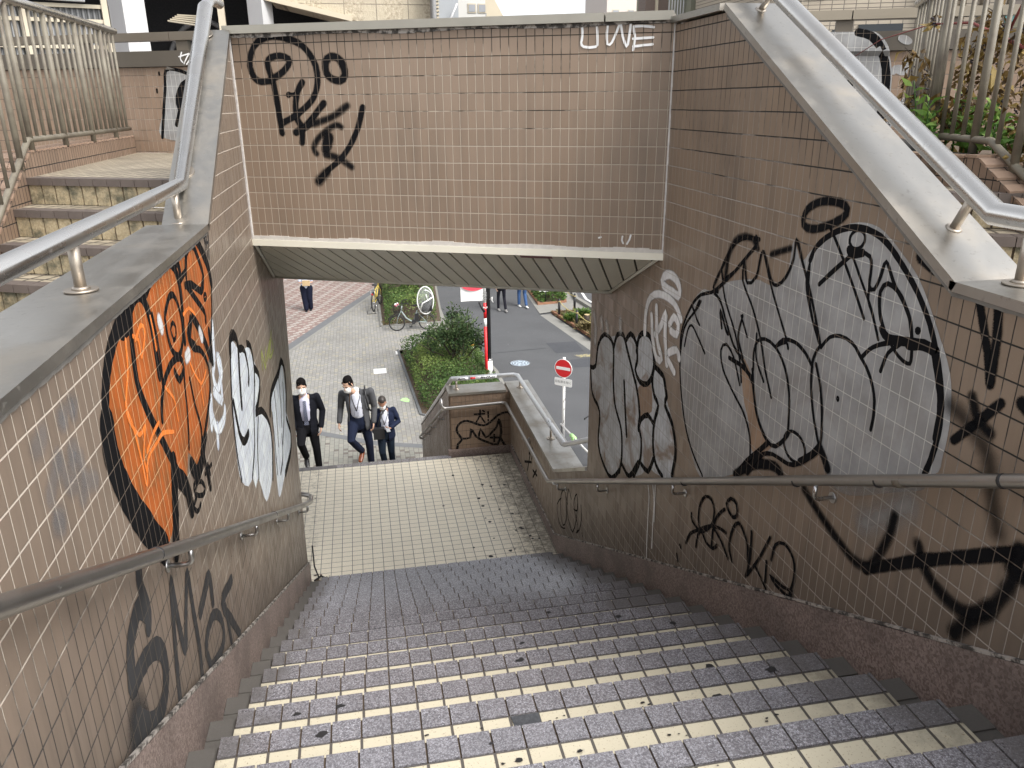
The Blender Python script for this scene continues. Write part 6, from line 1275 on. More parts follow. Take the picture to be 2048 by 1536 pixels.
  ('S','k',0.06,0,[(4.057,-1.2),(4.074,-1.176),(4.091,-1.152),(4.115,-1.136),(4.174,-1.136),(4.236,-1.153),(4.289,-1.184),(4.317,-1.231),(4.313,-1.256),(4.299,-1.285),(4.281,-1.317),(4.262,-1.349),(4.246,-1.38),(4.233,-1.411),(4.221,-1.443),(4.208,-1.474),(4.196,-1.506),(4.184,-1.538)]),
  ('S','k',0.045,0,[(4.354,-1.267),(4.437,-1.287),(4.509,-1.32),(4.541,-1.363),(4.562,-1.417),(4.569,-1.463),(4.547,-1.498),(4.51,-1.522)]),
  ('S','k',0.045,0,[(4.632,-1.317),(4.703,-1.342),(4.763,-1.376),(4.785,-1.417),(4.795,-1.465),(4.795,-1.51),(4.781,-1.543),(4.758,-1.572),(4.735,-1.6)]),
  ('S','k',0.05,0,[(4.81,-1.528),(4.893,-1.574),(4.955,-1.619),(4.961,-1.66),(4.924,-1.695),(4.873,-1.716),(4.806,-1.733),(4.746,-1.745),(4.657,-1.747),(4.62,-1.753),(4.722,-1.781),(4.878,-1.832),(4.975,-1.887),(5.075,-1.955),(5.15,-2.023),(5.18,-2.068),(5.193,-2.11),(5.192,-2.151),(5.179,-2.195),(5.158,-2.231),(5.125,-2.267),(5.086,-2.303),(5.047,-2.339),(5.01,-2.374)]),
  ('S','k',0.03,0,[(4.041,-1.218),(4.023,-1.247),(4.004,-1.277),(3.985,-1.307),(3.967,-1.336),(3.951,-1.364),(3.937,-1.391),(3.922,-1.421),(3.91,-1.449),(3.899,-1.476),(3.891,-1.504),(3.883,-1.534),(3.877,-1.567),(3.872,-1.603),(3.869,-1.639),(3.867,-1.674),(3.867,-1.706),(3.87,-1.742),(3.877,-1.776),(3.884,-1.808),(3.891,-1.841)]),
  ('S','k',0.05,0,[(3.959,-1.435),(3.97,-1.476),(3.98,-1.52),(3.99,-1.564),(4.002,-1.604),(4.017,-1.638),(4.067,-1.693),(4.131,-1.725),(4.206,-1.737),(4.289,-1.74)]),
  ('S','k',0.03,0,[(4.735,-1.6),(4.699,-1.626),(4.663,-1.652),(4.628,-1.677),(4.595,-1.703),(4.564,-1.731),(4.538,-1.761),(4.515,-1.793),(4.493,-1.825),(4.468,-1.856),(4.437,-1.885),(4.399,-1.909),(4.355,-1.93),(4.31,-1.95),(4.264,-1.969),(4.221,-1.989)]),
  ('S','k',0.03,0,[(4.707,-1.815),(4.671,-1.841),(4.634,-1.865),(4.598,-1.89),(4.565,-1.915),(4.536,-1.942),(4.512,-1.971),(4.493,-2.002),(4.475,-2.033),(4.459,-2.065),(4.441,-2.096)]),
 ]),
 'white_piece_far': ('L', [
  ('F','l',0,0,[(5.398,-1.944),(5.491,-1.927),(5.617,-1.942),(5.781,-1.949),(5.961,-1.958),(6.145,-1.949),(6.292,-1.969),(6.32,-2.006),(6.331,-2.059),(6.332,-2.12),(6.326,-2.179),(6.319,-2.229),(6.302,-2.276),(6.274,-2.315),(6.248,-2.351),(6.239,-2.388),(6.298,-2.467),(6.35,-2.548),(6.342,-2.592),(6.321,-2.637),(6.277,-2.676),(6.205,-2.701),(6.094,-2.704),(5.956,-2.693),(5.812,-2.677),(5.68,-2.665),(5.55,-2.661),(5.419,-2.66),(5.307,-2.653),(5.229,-2.634),(5.194,-2.598),(5.187,-2.55),(5.197,-2.495),(5.211,-2.439),(5.222,-2.401),(5.238,-2.36),(5.257,-2.317),(5.278,-2.274),(5.299,-2.231),(5.317,-2.189),(5.33,-2.145),(5.341,-2.097),(5.351,-2.051),(5.362,-2.007),(5.377,-1.971)]),
  ('S','k',0.06,0,[(5.252,-2.001),(5.307,-1.972),(5.362,-1.942),(5.425,-1.922),(5.537,-1.918),(5.67,-1.927),(5.834,-1.942),(6.004,-1.955),(6.145,-1.942),(6.264,-1.942),(6.368,-1.999),(6.431,-2.079),(6.435,-2.119),(6.421,-2.162),(6.397,-2.204),(6.366,-2.246),(6.317,-2.285),(6.254,-2.322),(6.199,-2.36),(6.175,-2.4),(6.263,-2.496),(6.362,-2.592),(6.361,-2.645),(6.323,-2.689),(6.235,-2.714),(6.125,-2.715),(5.986,-2.704),(5.839,-2.689),(5.705,-2.677)]),
  ('S','k',0.03,0,[(5.613,-1.974),(5.609,-2.012),(5.607,-2.05),(5.602,-2.09),(5.592,-2.134),(5.578,-2.174),(5.56,-2.217),(5.539,-2.262),(5.519,-2.307),(5.499,-2.351)]),
  ('S','k',0.03,0,[(5.973,-1.98),(5.961,-2.029),(5.95,-2.079),(5.938,-2.128),(5.921,-2.173),(5.899,-2.215),(5.872,-2.254),(5.845,-2.291),(5.818,-2.329)]),
  ('S','k',0.03,0,[(5.361,-2.043),(5.351,-2.093),(5.342,-2.143),(5.333,-2.194),(5.324,-2.242),(5.314,-2.287),(5.302,-2.336),(5.29,-2.38),(5.277,-2.422),(5.265,-2.465)]),
  ('S','k',0.03,0,[(6.207,-2.114),(6.177,-2.155),(6.15,-2.197),(6.122,-2.238),(6.089,-2.277),(6.049,-2.313),(5.999,-2.345),(5.941,-2.373),(5.881,-2.398),(5.82,-2.423),(5.762,-2.449)]),
  ('S','k',0.03,0,[(5.757,-2.375),(5.74,-2.413),(5.725,-2.453),(5.704,-2.489),(5.672,-2.516),(5.603,-2.535),(5.518,-2.541),(5.435,-2.547)]),
 ]),
 'green_tag': ('L', [
  ('S','g',0.03,2,[(5.154,-1.641),(5.168,-1.597),(5.182,-1.553),(5.202,-1.537),(5.233,-1.578),(5.271,-1.649),(5.309,-1.692),(5.341,-1.676),(5.372,-1.63),(5.403,-1.583)]),
  ('S','g',0.03,2,[(5.415,-1.664),(5.528,-1.642),(5.645,-1.619),(5.712,-1.611),(5.689,-1.627),(5.614,-1.658),(5.541,-1.688)]),
  ('S','g',0.03,2,[(5.832,-1.58),(5.761,-1.615),(5.684,-1.651),(5.623,-1.684),(5.599,-1.706),(5.705,-1.723),(5.841,-1.715),(5.843,-1.682),(5.811,-1.64)]),
 ]),
 'letters_low': ('L', [
  ('S','d',0.06,0,[(2.133,-1.26),(2.127,-1.276),(2.122,-1.293),(2.12,-1.31),(2.124,-1.331),(2.131,-1.353),(2.137,-1.373),(2.14,-1.392),(2.142,-1.409),(2.141,-1.424),(2.132,-1.44),(2.12,-1.453)]),
  ('S','d',0.07,0,[(2.132,-1.414),(2.105,-1.379),(2.076,-1.354),(2.053,-1.352),(2.028,-1.358),(2.006,-1.365),(1.986,-1.372),(1.969,-1.381),(1.954,-1.392),(1.944,-1.406),(1.936,-1.422),(1.93,-1.439),(1.923,-1.454),(1.916,-1.471),(1.912,-1.486),(1.914,-1.497),(1.928,-1.502),(1.951,-1.5),(1.978,-1.5),(2.006,-1.503),(2.038,-1.509),(2.069,-1.516),(2.115,-1.532),(2.155,-1.554),(2.183,-1.58),(2.2,-1.61),(2.204,-1.633),(2.202,-1.658),(2.194,-1.681),(2.184,-1.696),(2.172,-1.711),(2.157,-1.723),(2.14,-1.731),(2.114,-1.736),(2.085,-1.735),(2.056,-1.729),(2.012,-1.709),(1.971,-1.681),(1.938,-1.644),(1.908,-1.603)]),
  ('S','d',0.045,0,[(2.276,-1.885),(2.281,-1.865),(2.286,-1.844),(2.291,-1.824),(2.296,-1.804),(2.302,-1.782),(2.308,-1.76),(2.316,-1.735),(2.326,-1.708),(2.335,-1.681),(2.345,-1.653),(2.355,-1.627),(2.364,-1.603),(2.373,-1.578),(2.382,-1.552),(2.391,-1.526),(2.4,-1.505),(2.407,-1.49),(2.412,-1.484),(2.414,-1.493),(2.414,-1.514),(2.413,-1.543),(2.411,-1.576),(2.411,-1.607),(2.413,-1.635),(2.414,-1.668),(2.416,-1.703),(2.419,-1.735),(2.423,-1.76),(2.431,-1.774),(2.441,-1.775),(2.453,-1.765),(2.467,-1.747),(2.483,-1.725),(2.499,-1.704),(2.514,-1.685),(2.531,-1.666),(2.55,-1.644),(2.569,-1.621),(2.587,-1.602),(2.603,-1.588),(2.614,-1.585),(2.62,-1.598),(2.62,-1.623),(2.617,-1.657),(2.614,-1.693),(2.612,-1.727),(2.611,-1.753),(2.612,-1.781),(2.612,-1.809),(2.612,-1.837),(2.611,-1.865),(2.609,-1.89),(2.605,-1.919),(2.6,-1.945),(2.594,-1.971),(2.588,-1.996),(2.582,-2.022)]),
  ('S','d',0.05,0,[(2.727,-2.088),(2.713,-2.051),(2.699,-2.014),(2.695,-1.985),(2.707,-1.966),(2.728,-1.953),(2.757,-1.945),(2.795,-1.942),(2.841,-1.944),(2.885,-1.955),(2.944,-1.993),(2.991,-2.042),(3.009,-2.076),(3.018,-2.11),(3.014,-2.136),(2.995,-2.153),(2.963,-2.162),(2.921,-2.161),(2.868,-2.146),(2.807,-2.122),(2.748,-2.099)]),
  ('S','d',0.06,0,[(2.699,-1.811),(2.728,-1.807),(2.757,-1.804),(2.79,-1.8),(2.833,-1.792),(2.881,-1.784),(2.915,-1.79),(2.923,-1.81),(2.921,-1.84),(2.914,-1.874),(2.91,-1.906)]),
  ('S','d',0.055,0,[(3.309,-2.065),(3.235,-2.048),(3.158,-2.028),(3.096,-2.016),(3.062,-2.02),(3.076,-2.062),(3.131,-2.129),(3.188,-2.197),(3.23,-2.256),(3.274,-2.316),(3.319,-2.377)]),
  ('S','d',0.05,0,[(3.106,-2.073),(3.112,-2.11),(3.118,-2.146),(3.122,-2.183),(3.123,-2.219),(3.123,-2.254),(3.122,-2.29)]),
  ('S','d',0.14,2,[(1.894,-1.604),(1.88,-1.617),(1.874,-1.633),(1.888,-1.657),(1.909,-1.684)]),
 ]),
 'faded_tag': ('L', [
  ('S','b',0.05,2,[(1.712,-0.663),(1.704,-0.668),(1.695,-0.673),(1.681,-0.673),(1.666,-0.673)]),
  ('S','b',0.05,2,[(1.823,-0.666),(1.841,-0.669),(1.853,-0.672),(1.847,-0.675),(1.834,-0.677)]),
  ('S','b',0.05,2,[(1.762,-0.742),(1.749,-0.75),(1.737,-0.758),(1.724,-0.766),(1.711,-0.775),(1.697,-0.785),(1.684,-0.795)]),
  ('S','b',0.05,2,[(1.769,-0.757),(1.775,-0.776),(1.781,-0.794),(1.787,-0.812),(1.796,-0.827),(1.81,-0.833),(1.826,-0.835)]),
  ('S','b',0.05,2,[(1.894,-0.663),(1.911,-0.671),(1.922,-0.677),(1.915,-0.679),(1.902,-0.679)]),
  ('S','b',0.05,2,[(1.835,-0.762),(1.856,-0.762),(1.869,-0.764),(1.863,-0.771),(1.85,-0.78),(1.836,-0.788)]),
  ('S','b',0.05,2,[(1.853,-0.882),(1.869,-0.876),(1.886,-0.869),(1.902,-0.866),(1.926,-0.874),(1.95,-0.887)]),
  ('S','b',0.05,2,[(1.695,-0.85),(1.715,-0.862)]),
  ('S','b',0.05,2,[(1.682,-0.864),(1.705,-0.88)]),
  ('S','b',0.05,2,[(1.886,-0.798),(1.878,-0.841)]),
 ]),
 'silver_piece': ('R', [
  ('F','s',0,0,[(3.939,-1.424),(3.946,-1.386),(3.952,-1.348),(3.957,-1.31),(3.96,-1.272),(3.959,-1.235),(3.954,-1.201),(3.939,-1.154),(3.917,-1.111),(3.889,-1.071),(3.858,-1.033),(3.824,-0.996),(3.785,-0.961),(3.745,-0.931),(3.707,-0.91),(3.633,-0.903),(3.565,-0.901),(3.53,-0.88),(3.498,-0.851),(3.462,-0.826),(3.416,-0.808),(3.366,-0.794),(3.314,-0.78),(3.258,-0.767),(3.2,-0.754),(3.149,-0.746),(3.092,-0.749),(3.041,-0.749),(3.001,-0.737),(2.96,-0.717),(2.93,-0.687),(2.921,-0.664),(2.916,-0.635),(2.914,-0.602),(2.912,-0.572),(2.909,-0.548),(2.903,-0.535),(2.888,-0.541),(2.869,-0.565),(2.849,-0.593),(2.831,-0.607),(2.806,-0.59),(2.776,-0.555),(2.754,-0.537),(2.728,-0.516),(2.7,-0.495),(2.67,-0.476),(2.638,-0.457),(2.604,-0.439),(2.569,-0.424),(2.533,-0.413),(2.496,-0.405),(2.457,-0.401),(2.419,-0.401),(2.381,-0.406),(2.357,-0.413),(2.333,-0.423),(2.308,-0.435),(2.285,-0.447),(2.263,-0.46),(2.242,-0.472),(2.219,-0.485),(2.198,-0.497),(2.179,-0.51),(2.159,-0.524),(2.138,-0.543),(2.119,-0.562),(2.099,-0.584),(2.079,-0.607),(2.059,-0.631),(2.04,-0.654),(2.023,-0.676),(2.008,-0.695),(1.993,-0.713),(1.979,-0.731),(1.967,-0.748),(1.956,-0.766),(1.946,-0.785),(1.938,-0.804),(1.931,-0.825),(1.926,-0.846),(1.921,-0.867),(1.918,-0.888),(1.915,-0.908),(1.912,-0.928),(1.911,-0.949),(1.911,-0.969),(1.911,-0.99),(1.912,-1.009),(1.914,-1.027),(1.915,-1.051),(1.914,-1.072),(1.921,-1.094),(1.945,-1.118),(1.978,-1.139),(2.023,-1.162),(2.077,-1.187),(2.135,-1.214),(2.193,-1.24),(2.245,-1.264),(2.289,-1.286),(2.331,-1.309),(2.37,-1.331),(2.406,-1.35),(2.439,-1.364),(2.467,-1.372),(2.497,-1.363),(2.513,-1.336),(2.524,-1.309),(2.537,-1.295),(2.565,-1.319),(2.598,-1.362),(2.626,-1.387),(2.659,-1.414),(2.697,-1.435),(2.743,-1.444),(2.794,-1.446),(2.843,-1.453),(2.885,-1.466),(2.926,-1.484),(2.966,-1.509),(3.001,-1.543),(3.037,-1.586),(3.086,-1.633),(3.128,-1.664),(3.179,-1.7),(3.236,-1.738),(3.293,-1.774),(3.345,-1.806),(3.425,-1.854),(3.499,-1.895),(3.567,-1.914),(3.603,-1.911),(3.635,-1.898),(3.664,-1.878),(3.693,-1.852),(3.723,-1.825),(3.751,-1.8),(3.78,-1.771),(3.809,-1.739),(3.837,-1.705),(3.862,-1.671),(3.882,-1.637),(3.899,-1.603),(3.911,-1.568),(3.92,-1.532),(3.927,-1.496),(3.934,-1.46)]),
  ('F','t',0,0,[(3.23,-1.131),(3.209,-1.133),(3.175,-1.153),(3.139,-1.182),(3.112,-1.208),(3.095,-1.231),(3.083,-1.257),(3.073,-1.282),(3.063,-1.307),(3.053,-1.329),(3.045,-1.352),(3.034,-1.372),(3.018,-1.391),(2.987,-1.406),(2.948,-1.417),(2.914,-1.429),(2.897,-1.442),(2.933,-1.479),(2.993,-1.513),(3.03,-1.533),(3.062,-1.529),(3.075,-1.51),(3.087,-1.481),(3.099,-1.447),(3.114,-1.416),(3.129,-1.393),(3.147,-1.371),(3.166,-1.349),(3.183,-1.325),(3.198,-1.298),(3.208,-1.27),(3.218,-1.236),(3.227,-1.202),(3.233,-1.17),(3.234,-1.145)]),
  ('F','s',0,2,[(2.443,-1.386),(2.428,-1.376),(2.4,-1.365),(2.364,-1.351),(2.323,-1.335),(2.28,-1.316),(2.237,-1.295),(2.19,-1.268),(2.136,-1.236),(2.081,-1.202),(2.031,-1.171),(1.99,-1.147),(1.963,-1.132),(1.941,-1.14),(1.966,-1.176),(1.982,-1.188),(2.004,-1.202),(2.032,-1.218),(2.063,-1.235),(2.097,-1.254),(2.129,-1.273),(2.168,-1.296),(2.209,-1.321),(2.251,-1.346),(2.292,-1.367),(2.326,-1.383),(2.372,-1.396),(2.414,-1.399),(2.441,-1.395)]),
  ('S','s',0.12,3,[(2.221,-1.438),(2.195,-1.416),(2.17,-1.396),(2.146,-1.375),(2.121,-1.353),(2.097,-1.329),(2.073,-1.305),(2.049,-1.28),(2.026,-1.256)]),
  ('S','k',0.03,0,[(2.769,-0.589),(2.761,-0.57),(2.753,-0.551),(2.739,-0.532),(2.714,-0.511),(2.684,-0.489),(2.651,-0.471),(2.618,-0.455),(2.582,-0.441),(2.547,-0.431),(2.513,-0.425),(2.478,-0.422),(2.444,-0.422),(2.418,-0.425),(2.392,-0.429),(2.366,-0.435),(2.34,-0.445),(2.319,-0.455),(2.296,-0.467),(2.274,-0.481),(2.253,-0.495),(2.232,-0.509),(2.213,-0.522),(2.195,-0.536),(2.177,-0.549),(2.16,-0.563),(2.143,-0.577),(2.127,-0.593),(2.111,-0.609),(2.096,-0.625),(2.081,-0.642),(2.067,-0.659),(2.055,-0.676),(2.043,-0.694),(2.032,-0.712),(2.021,-0.73),(2.011,-0.749),(2.003,-0.765),(1.995,-0.782),(1.987,-0.799),(1.98,-0.816),(1.974,-0.833),(1.968,-0.85),(1.963,-0.871),(1.958,-0.891),(1.954,-0.912),(1.951,-0.932),(1.949,-0.952),(1.949,-0.976),(1.951,-1),(1.953,-1.023),(1.957,-1.046),(1.96,-1.067),(1.965,-1.087),(1.97,-1.107),(1.975,-1.128)]),
  ('S','k',0.04,0,[(2.028,-0.735),(2.018,-0.755),(2.008,-0.775),(1.997,-0.796),(1.988,-0.816),(1.979,-0.835),(1.972,-0.852),(1.965,-0.873),(1.961,-0.891),(1.958,-0.908),(1.956,-0.925),(1.955,-0.942),(1.955,-0.96),(1.956,-0.977),(1.956,-0.995)]),
  ('S','k',0.022,0,[(2.769,-0.607),(2.767,-0.63),(2.765,-0.653),(2.763,-0.676),(2.757,-0.699),(2.749,-0.724),(2.738,-0.749),(2.725,-0.774),(2.712,-0.796),(2.698,-0.816),(2.682,-0.835),(2.667,-0.851),(2.654,-0.865),(2.637,-0.884),(2.623,-0.898)]),
  ('S','k',0.018,0,[(2.766,-0.583),(2.77,-0.607),(2.775,-0.631),(2.778,-0.655),(2.777,-0.68),(2.769,-0.704),(2.757,-0.729),(2.742,-0.753),(2.727,-0.776),(2.712,-0.798),(2.696,-0.82),(2.68,-0.84),(2.666,-0.856),(2.647,-0.878),(2.631,-0.894)]),
  ('S','k',0.02,0,[(2.623,-0.898),(2.601,-0.87),(2.576,-0.845),(2.546,-0.83),(2.513,-0.822),(2.475,-0.82),(2.437,-0.826),(2.415,-0.835),(2.394,-0.849),(2.374,-0.863),(2.356,-0.874),(2.338,-0.886),(2.322,-0.901),(2.309,-0.914),(2.297,-0.93),(2.286,-0.946),(2.277,-0.963),(2.268,-0.986),(2.264,-1.011),(2.261,-1.035),(2.261,-1.055),(2.262,-1.074),(2.264,-1.093)]),
  ('S','k',0.022,0,[(2.374,-0.863),(2.357,-0.843),(2.34,-0.824),(2.319,-0.807),(2.292,-0.791),(2.262,-0.777),(2.231,-0.765),(2.207,-0.758),(2.181,-0.753),(2.156,-0.748),(2.131,-0.743)]),
  ('S','k',0.04,0,[(2.287,-0.734),(2.272,-0.747),(2.249,-0.755),(2.228,-0.753),(2.203,-0.749),(2.175,-0.743),(2.147,-0.738),(2.118,-0.735),(2.089,-0.732),(2.059,-0.729),(2.03,-0.726)]),
  ('S','k',0.05,0,[(2.145,-0.745),(2.122,-0.738),(2.099,-0.732),(2.078,-0.728),(2.05,-0.729),(2.024,-0.733)]),
  ('S','k',0.018,0,[(2.131,-0.743),(2.127,-0.761),(2.124,-0.779),(2.123,-0.794),(2.126,-0.805),(2.137,-0.808),(2.159,-0.806),(2.184,-0.798),(2.2,-0.79),(2.215,-0.78),(2.23,-0.77)]),
  ('S','k',0.02,0,[(2.18,-0.752),(2.2,-0.769),(2.221,-0.785),(2.238,-0.804),(2.248,-0.826),(2.254,-0.85),(2.261,-0.875)]),
  ('S','k',0.018,0,[(2.108,-0.69),(2.108,-0.692),(2.109,-0.694),(2.11,-0.696),(2.111,-0.697),(2.113,-0.698),(2.115,-0.698),(2.117,-0.698),(2.119,-0.697),(2.121,-0.695),(2.121,-0.694),(2.122,-0.691),(2.121,-0.689),(2.12,-0.688),(2.118,-0.686),(2.116,-0.685),(2.114,-0.685),(2.112,-0.685),(2.11,-0.686),(2.109,-0.688),(2.108,-0.69)]),
  ('S','k',0.012,0,[(2.469,-1.053),(2.469,-1.055),(2.469,-1.058),(2.47,-1.06),(2.471,-1.062),(2.473,-1.063),(2.475,-1.063),(2.477,-1.062),(2.478,-1.061),(2.479,-1.059),(2.48,-1.057),(2.48,-1.055),(2.48,-1.052),(2.479,-1.05),(2.478,-1.048),(2.477,-1.047),(2.475,-1.047),(2.473,-1.048),(2.471,-1.049),(2.47,-1.051),(2.469,-1.053)]),
  ('S','k',0.018,0,[(2.66,-0.45),(2.649,-0.459),(2.636,-0.47),(2.621,-0.483),(2.595,-0.507),(2.58,-0.522),(2.563,-0.539),(2.543,-0.558),(2.523,-0.578),(2.504,-0.598),(2.486,-0.617),(2.469,-0.635),(2.453,-0.653),(2.437,-0.671),(2.421,-0.689),(2.405,-0.707),(2.39,-0.724)]),
  ('S','k',0.016,0,[(2.521,-0.506),(2.504,-0.524),(2.487,-0.542),(2.47,-0.56),(2.454,-0.578),(2.437,-0.596),(2.42,-0.614),(2.404,-0.631),(2.387,-0.649),(2.371,-0.666),(2.356,-0.684),(2.343,-0.702),(2.331,-0.72),(2.32,-0.738),(2.308,-0.756),(2.297,-0.774)]),
  ('S','k',0.024,0,[(2.688,-0.666),(2.659,-0.642),(2.632,-0.619),(2.603,-0.595),(2.582,-0.578),(2.559,-0.56),(2.537,-0.543),(2.516,-0.526)]),
  ('S','k',0.017,0,[(2.448,-0.466),(2.454,-0.476),(2.462,-0.485),(2.474,-0.492),(2.487,-0.496),(2.501,-0.497),(2.514,-0.495),(2.524,-0.489),(2.531,-0.482),(2.533,-0.472),(2.532,-0.461),(2.526,-0.451),(2.517,-0.442),(2.505,-0.435),(2.491,-0.431),(2.478,-0.431),(2.466,-0.433),(2.456,-0.438),(2.449,-0.446),(2.447,-0.456),(2.448,-0.466)]),
  ('S','k',0.04,0,[(2.529,-0.507),(2.519,-0.515),(2.505,-0.519),(2.479,-0.513),(2.45,-0.504)]),
  ('S','k',0.02,0,[(2.46,-0.5),(2.431,-0.503),(2.406,-0.509),(2.396,-0.521),(2.391,-0.54),(2.389,-0.561),(2.389,-0.587),(2.387,-0.606),(2.373,-0.617),(2.357,-0.612),(2.345,-0.592),(2.335,-0.565),(2.33,-0.543),(2.325,-0.52),(2.316,-0.51),(2.306,-0.517),(2.293,-0.533),(2.278,-0.552),(2.263,-0.57),(2.247,-0.584),(2.229,-0.598),(2.212,-0.612),(2.197,-0.624),(2.183,-0.639),(2.171,-0.652),(2.16,-0.665)]),
  ('S','k',0.016,0,[(2.387,-0.606),(2.385,-0.624),(2.384,-0.641),(2.38,-0.658),(2.37,-0.672),(2.358,-0.685),(2.344,-0.702),(2.333,-0.718),(2.321,-0.736),(2.309,-0.755),(2.297,-0.774)]),
  ('S','k',0.022,0,[(2.273,-0.736),(2.286,-0.719),(2.3,-0.702),(2.31,-0.683),(2.318,-0.659),(2.323,-0.635),(2.324,-0.613),(2.312,-0.59),(2.292,-0.578),(2.264,-0.581),(2.234,-0.593),(2.217,-0.604),(2.202,-0.618),(2.188,-0.632),(2.176,-0.644),(2.165,-0.657),(2.155,-0.673),(2.148,-0.689),(2.141,-0.707),(2.134,-0.726),(2.127,-0.745)]),
  ('S','k',0.024,0,[(3.945,-1.39),(3.948,-1.354),(3.954,-1.317),(3.958,-1.281),(3.959,-1.245),(3.953,-1.209),(3.935,-1.164),(3.908,-1.118),(3.878,-1.075),(3.849,-1.039),(3.813,-1.001),(3.776,-0.972),(3.737,-0.948),(3.675,-0.926),(3.616,-0.908),(3.571,-0.885),(3.523,-0.854),(3.49,-0.831),(3.452,-0.805),(3.415,-0.778),(3.381,-0.752),(3.349,-0.726),(3.319,-0.7),(3.29,-0.676),(3.265,-0.654),(3.221,-0.62),(3.193,-0.595),(3.197,-0.579),(3.213,-0.566)]),
  ('S','k',0.026,0,[(3.184,-0.574),(3.23,-0.577),(3.277,-0.581),(3.322,-0.589),(3.361,-0.604),(3.398,-0.623),(3.432,-0.649),(3.456,-0.674),(3.479,-0.703),(3.501,-0.735),(3.522,-0.765),(3.545,-0.796),(3.569,-0.828),(3.588,-0.857),(3.597,-0.878),(3.578,-0.89),(3.543,-0.888)]),
  ('S','k',0.024,0,[(3.582,-0.905),(3.546,-0.911),(3.509,-0.926),(3.49,-0.942),(3.47,-0.963),(3.449,-0.987),(3.427,-1.01),(3.404,-1.034),(3.379,-1.059),(3.354,-1.082),(3.329,-1.102),(3.295,-1.119),(3.261,-1.13),(3.228,-1.145),(3.202,-1.16),(3.176,-1.177),(3.15,-1.195),(3.125,-1.213)]),
  ('S','k',0.02,0,[(3.52,-0.78),(3.508,-0.809),(3.497,-0.838),(3.484,-0.868),(3.464,-0.9),(3.445,-0.923),(3.421,-0.947),(3.395,-0.972),(3.369,-0.996),(3.345,-1.02),(3.325,-1.041),(3.302,-1.072),(3.284,-1.1),(3.269,-1.128),(3.256,-1.154),(3.246,-1.178),(3.237,-1.201),(3.23,-1.224),(3.223,-1.247)]),
  ('S','k',0.022,0,[(3.55,-1.897),(3.589,-1.878),(3.629,-1.859),(3.668,-1.839),(3.704,-1.816),(3.737,-1.792),(3.766,-1.766),(3.794,-1.737),(3.82,-1.703),(3.837,-1.676),(3.854,-1.647),(3.87,-1.615),(3.885,-1.583),(3.899,-1.551),(3.91,-1.521),(3.922,-1.487),(3.932,-1.454),(3.939,-1.422),(3.944,-1.389),(3.946,-1.355),(3.946,-1.319),(3.944,-1.281),(3.939,-1.243),(3.93,-1.206),(3.917,-1.174),(3.883,-1.128),(3.839,-1.089),(3.796,-1.05)]),
  ('S','k',0.02,0,[(3.9,-1.272),(3.89,-1.234),(3.88,-1.198),(3.868,-1.169),(3.847,-1.143),(3.821,-1.134),(3.794,-1.142),(3.757,-1.163),(3.731,-1.178),(3.7,-1.196),(3.668,-1.216),(3.638,-1.234)]),
  ('S','k',0.024,0,[(3.839,-1.028),(3.819,-1.045),(3.796,-1.05),(3.765,-1.021),(3.731,-0.981)]),
  ('S','k',0.022,0,[(3.75,-0.983),(3.779,-1.022),(3.795,-1.058),(3.768,-1.084),(3.728,-1.106)]),
  ('S','k',0.02,0,[(3.496,-0.819),(3.455,-0.796),(3.416,-0.774),(3.381,-0.752),(3.334,-0.71),(3.302,-0.688),(3.301,-0.706),(3.307,-0.74),(3.3,-0.777),(3.282,-0.798),(3.257,-0.82),(3.228,-0.843),(3.2,-0.865),(3.176,-0.888),(3.155,-0.91),(3.135,-0.933),(3.117,-0.955),(3.099,-0.978),(3.083,-1.001),(3.068,-1.025),(3.055,-1.049),(3.043,-1.073),(3.031,-1.097),(3.018,-1.12),(3.003,-1.141),(2.989,-1.162),(2.973,-1.182),(2.958,-1.202),(2.943,-1.222)]),
  ('S','k',0.021,0,[(3.295,-0.694),(3.286,-0.719),(3.277,-0.746),(3.267,-0.769),(3.255,-0.782),(3.216,-0.773),(3.178,-0.738),(3.167,-0.708),(3.161,-0.669),(3.154,-0.635),(3.142,-0.619),(3.126,-0.628),(3.106,-0.65),(3.084,-0.679),(3.064,-0.706),(3.047,-0.724),(3.018,-0.74),(2.993,-0.736),(2.96,-0.717),(2.93,-0.687),(2.913,-0.662),(2.898,-0.633),(2.888,-0.605),(2.886,-0.573),(2.887,-0.541),(2.882,-0.526),(2.871,-0.534),(2.857,-0.553),(2.839,-0.578),(2.82,-0.605),(2.806,-0.622),(2.791,-0.641),(2.776,-0.661),(2.76,-0.682),(2.743,-0.705),(2.727,-0.728),(2.711,-0.753),(2.694,-0.78),(2.677,-0.808),(2.66,-0.837),(2.643,-0.865),(2.627,-0.893)]),
  ('S','k',0.018,0,[(3.134,-0.618),(3.118,-0.64),(3.103,-0.663),(3.087,-0.686),(3.072,-0.708),(3.056,-0.729),(3.041,-0.749),(3.02,-0.776),(2.999,-0.8),(2.978,-0.823),(2.957,-0.846),(2.94,-0.865),(2.923,-0.884),(2.905,-0.903),(2.888,-0.921),(2.871,-0.94)]),
  ('S','k',0.02,0,[(3.234,-1.266),(3.255,-1.237),(3.276,-1.208),(3.297,-1.181),(3.318,-1.158),(3.348,-1.137),(3.38,-1.122),(3.407,-1.117),(3.441,-1.132),(3.458,-1.163),(3.454,-1.19),(3.44,-1.221),(3.415,-1.251),(3.388,-1.272),(3.354,-1.292),(3.318,-1.312),(3.285,-1.329),(3.254,-1.344),(3.225,-1.357),(3.196,-1.37),(3.171,-1.386),(3.148,-1.404),(3.127,-1.424),(3.109,-1.446),(3.095,-1.468),(3.083,-1.499),(3.076,-1.531),(3.07,-1.563)]),
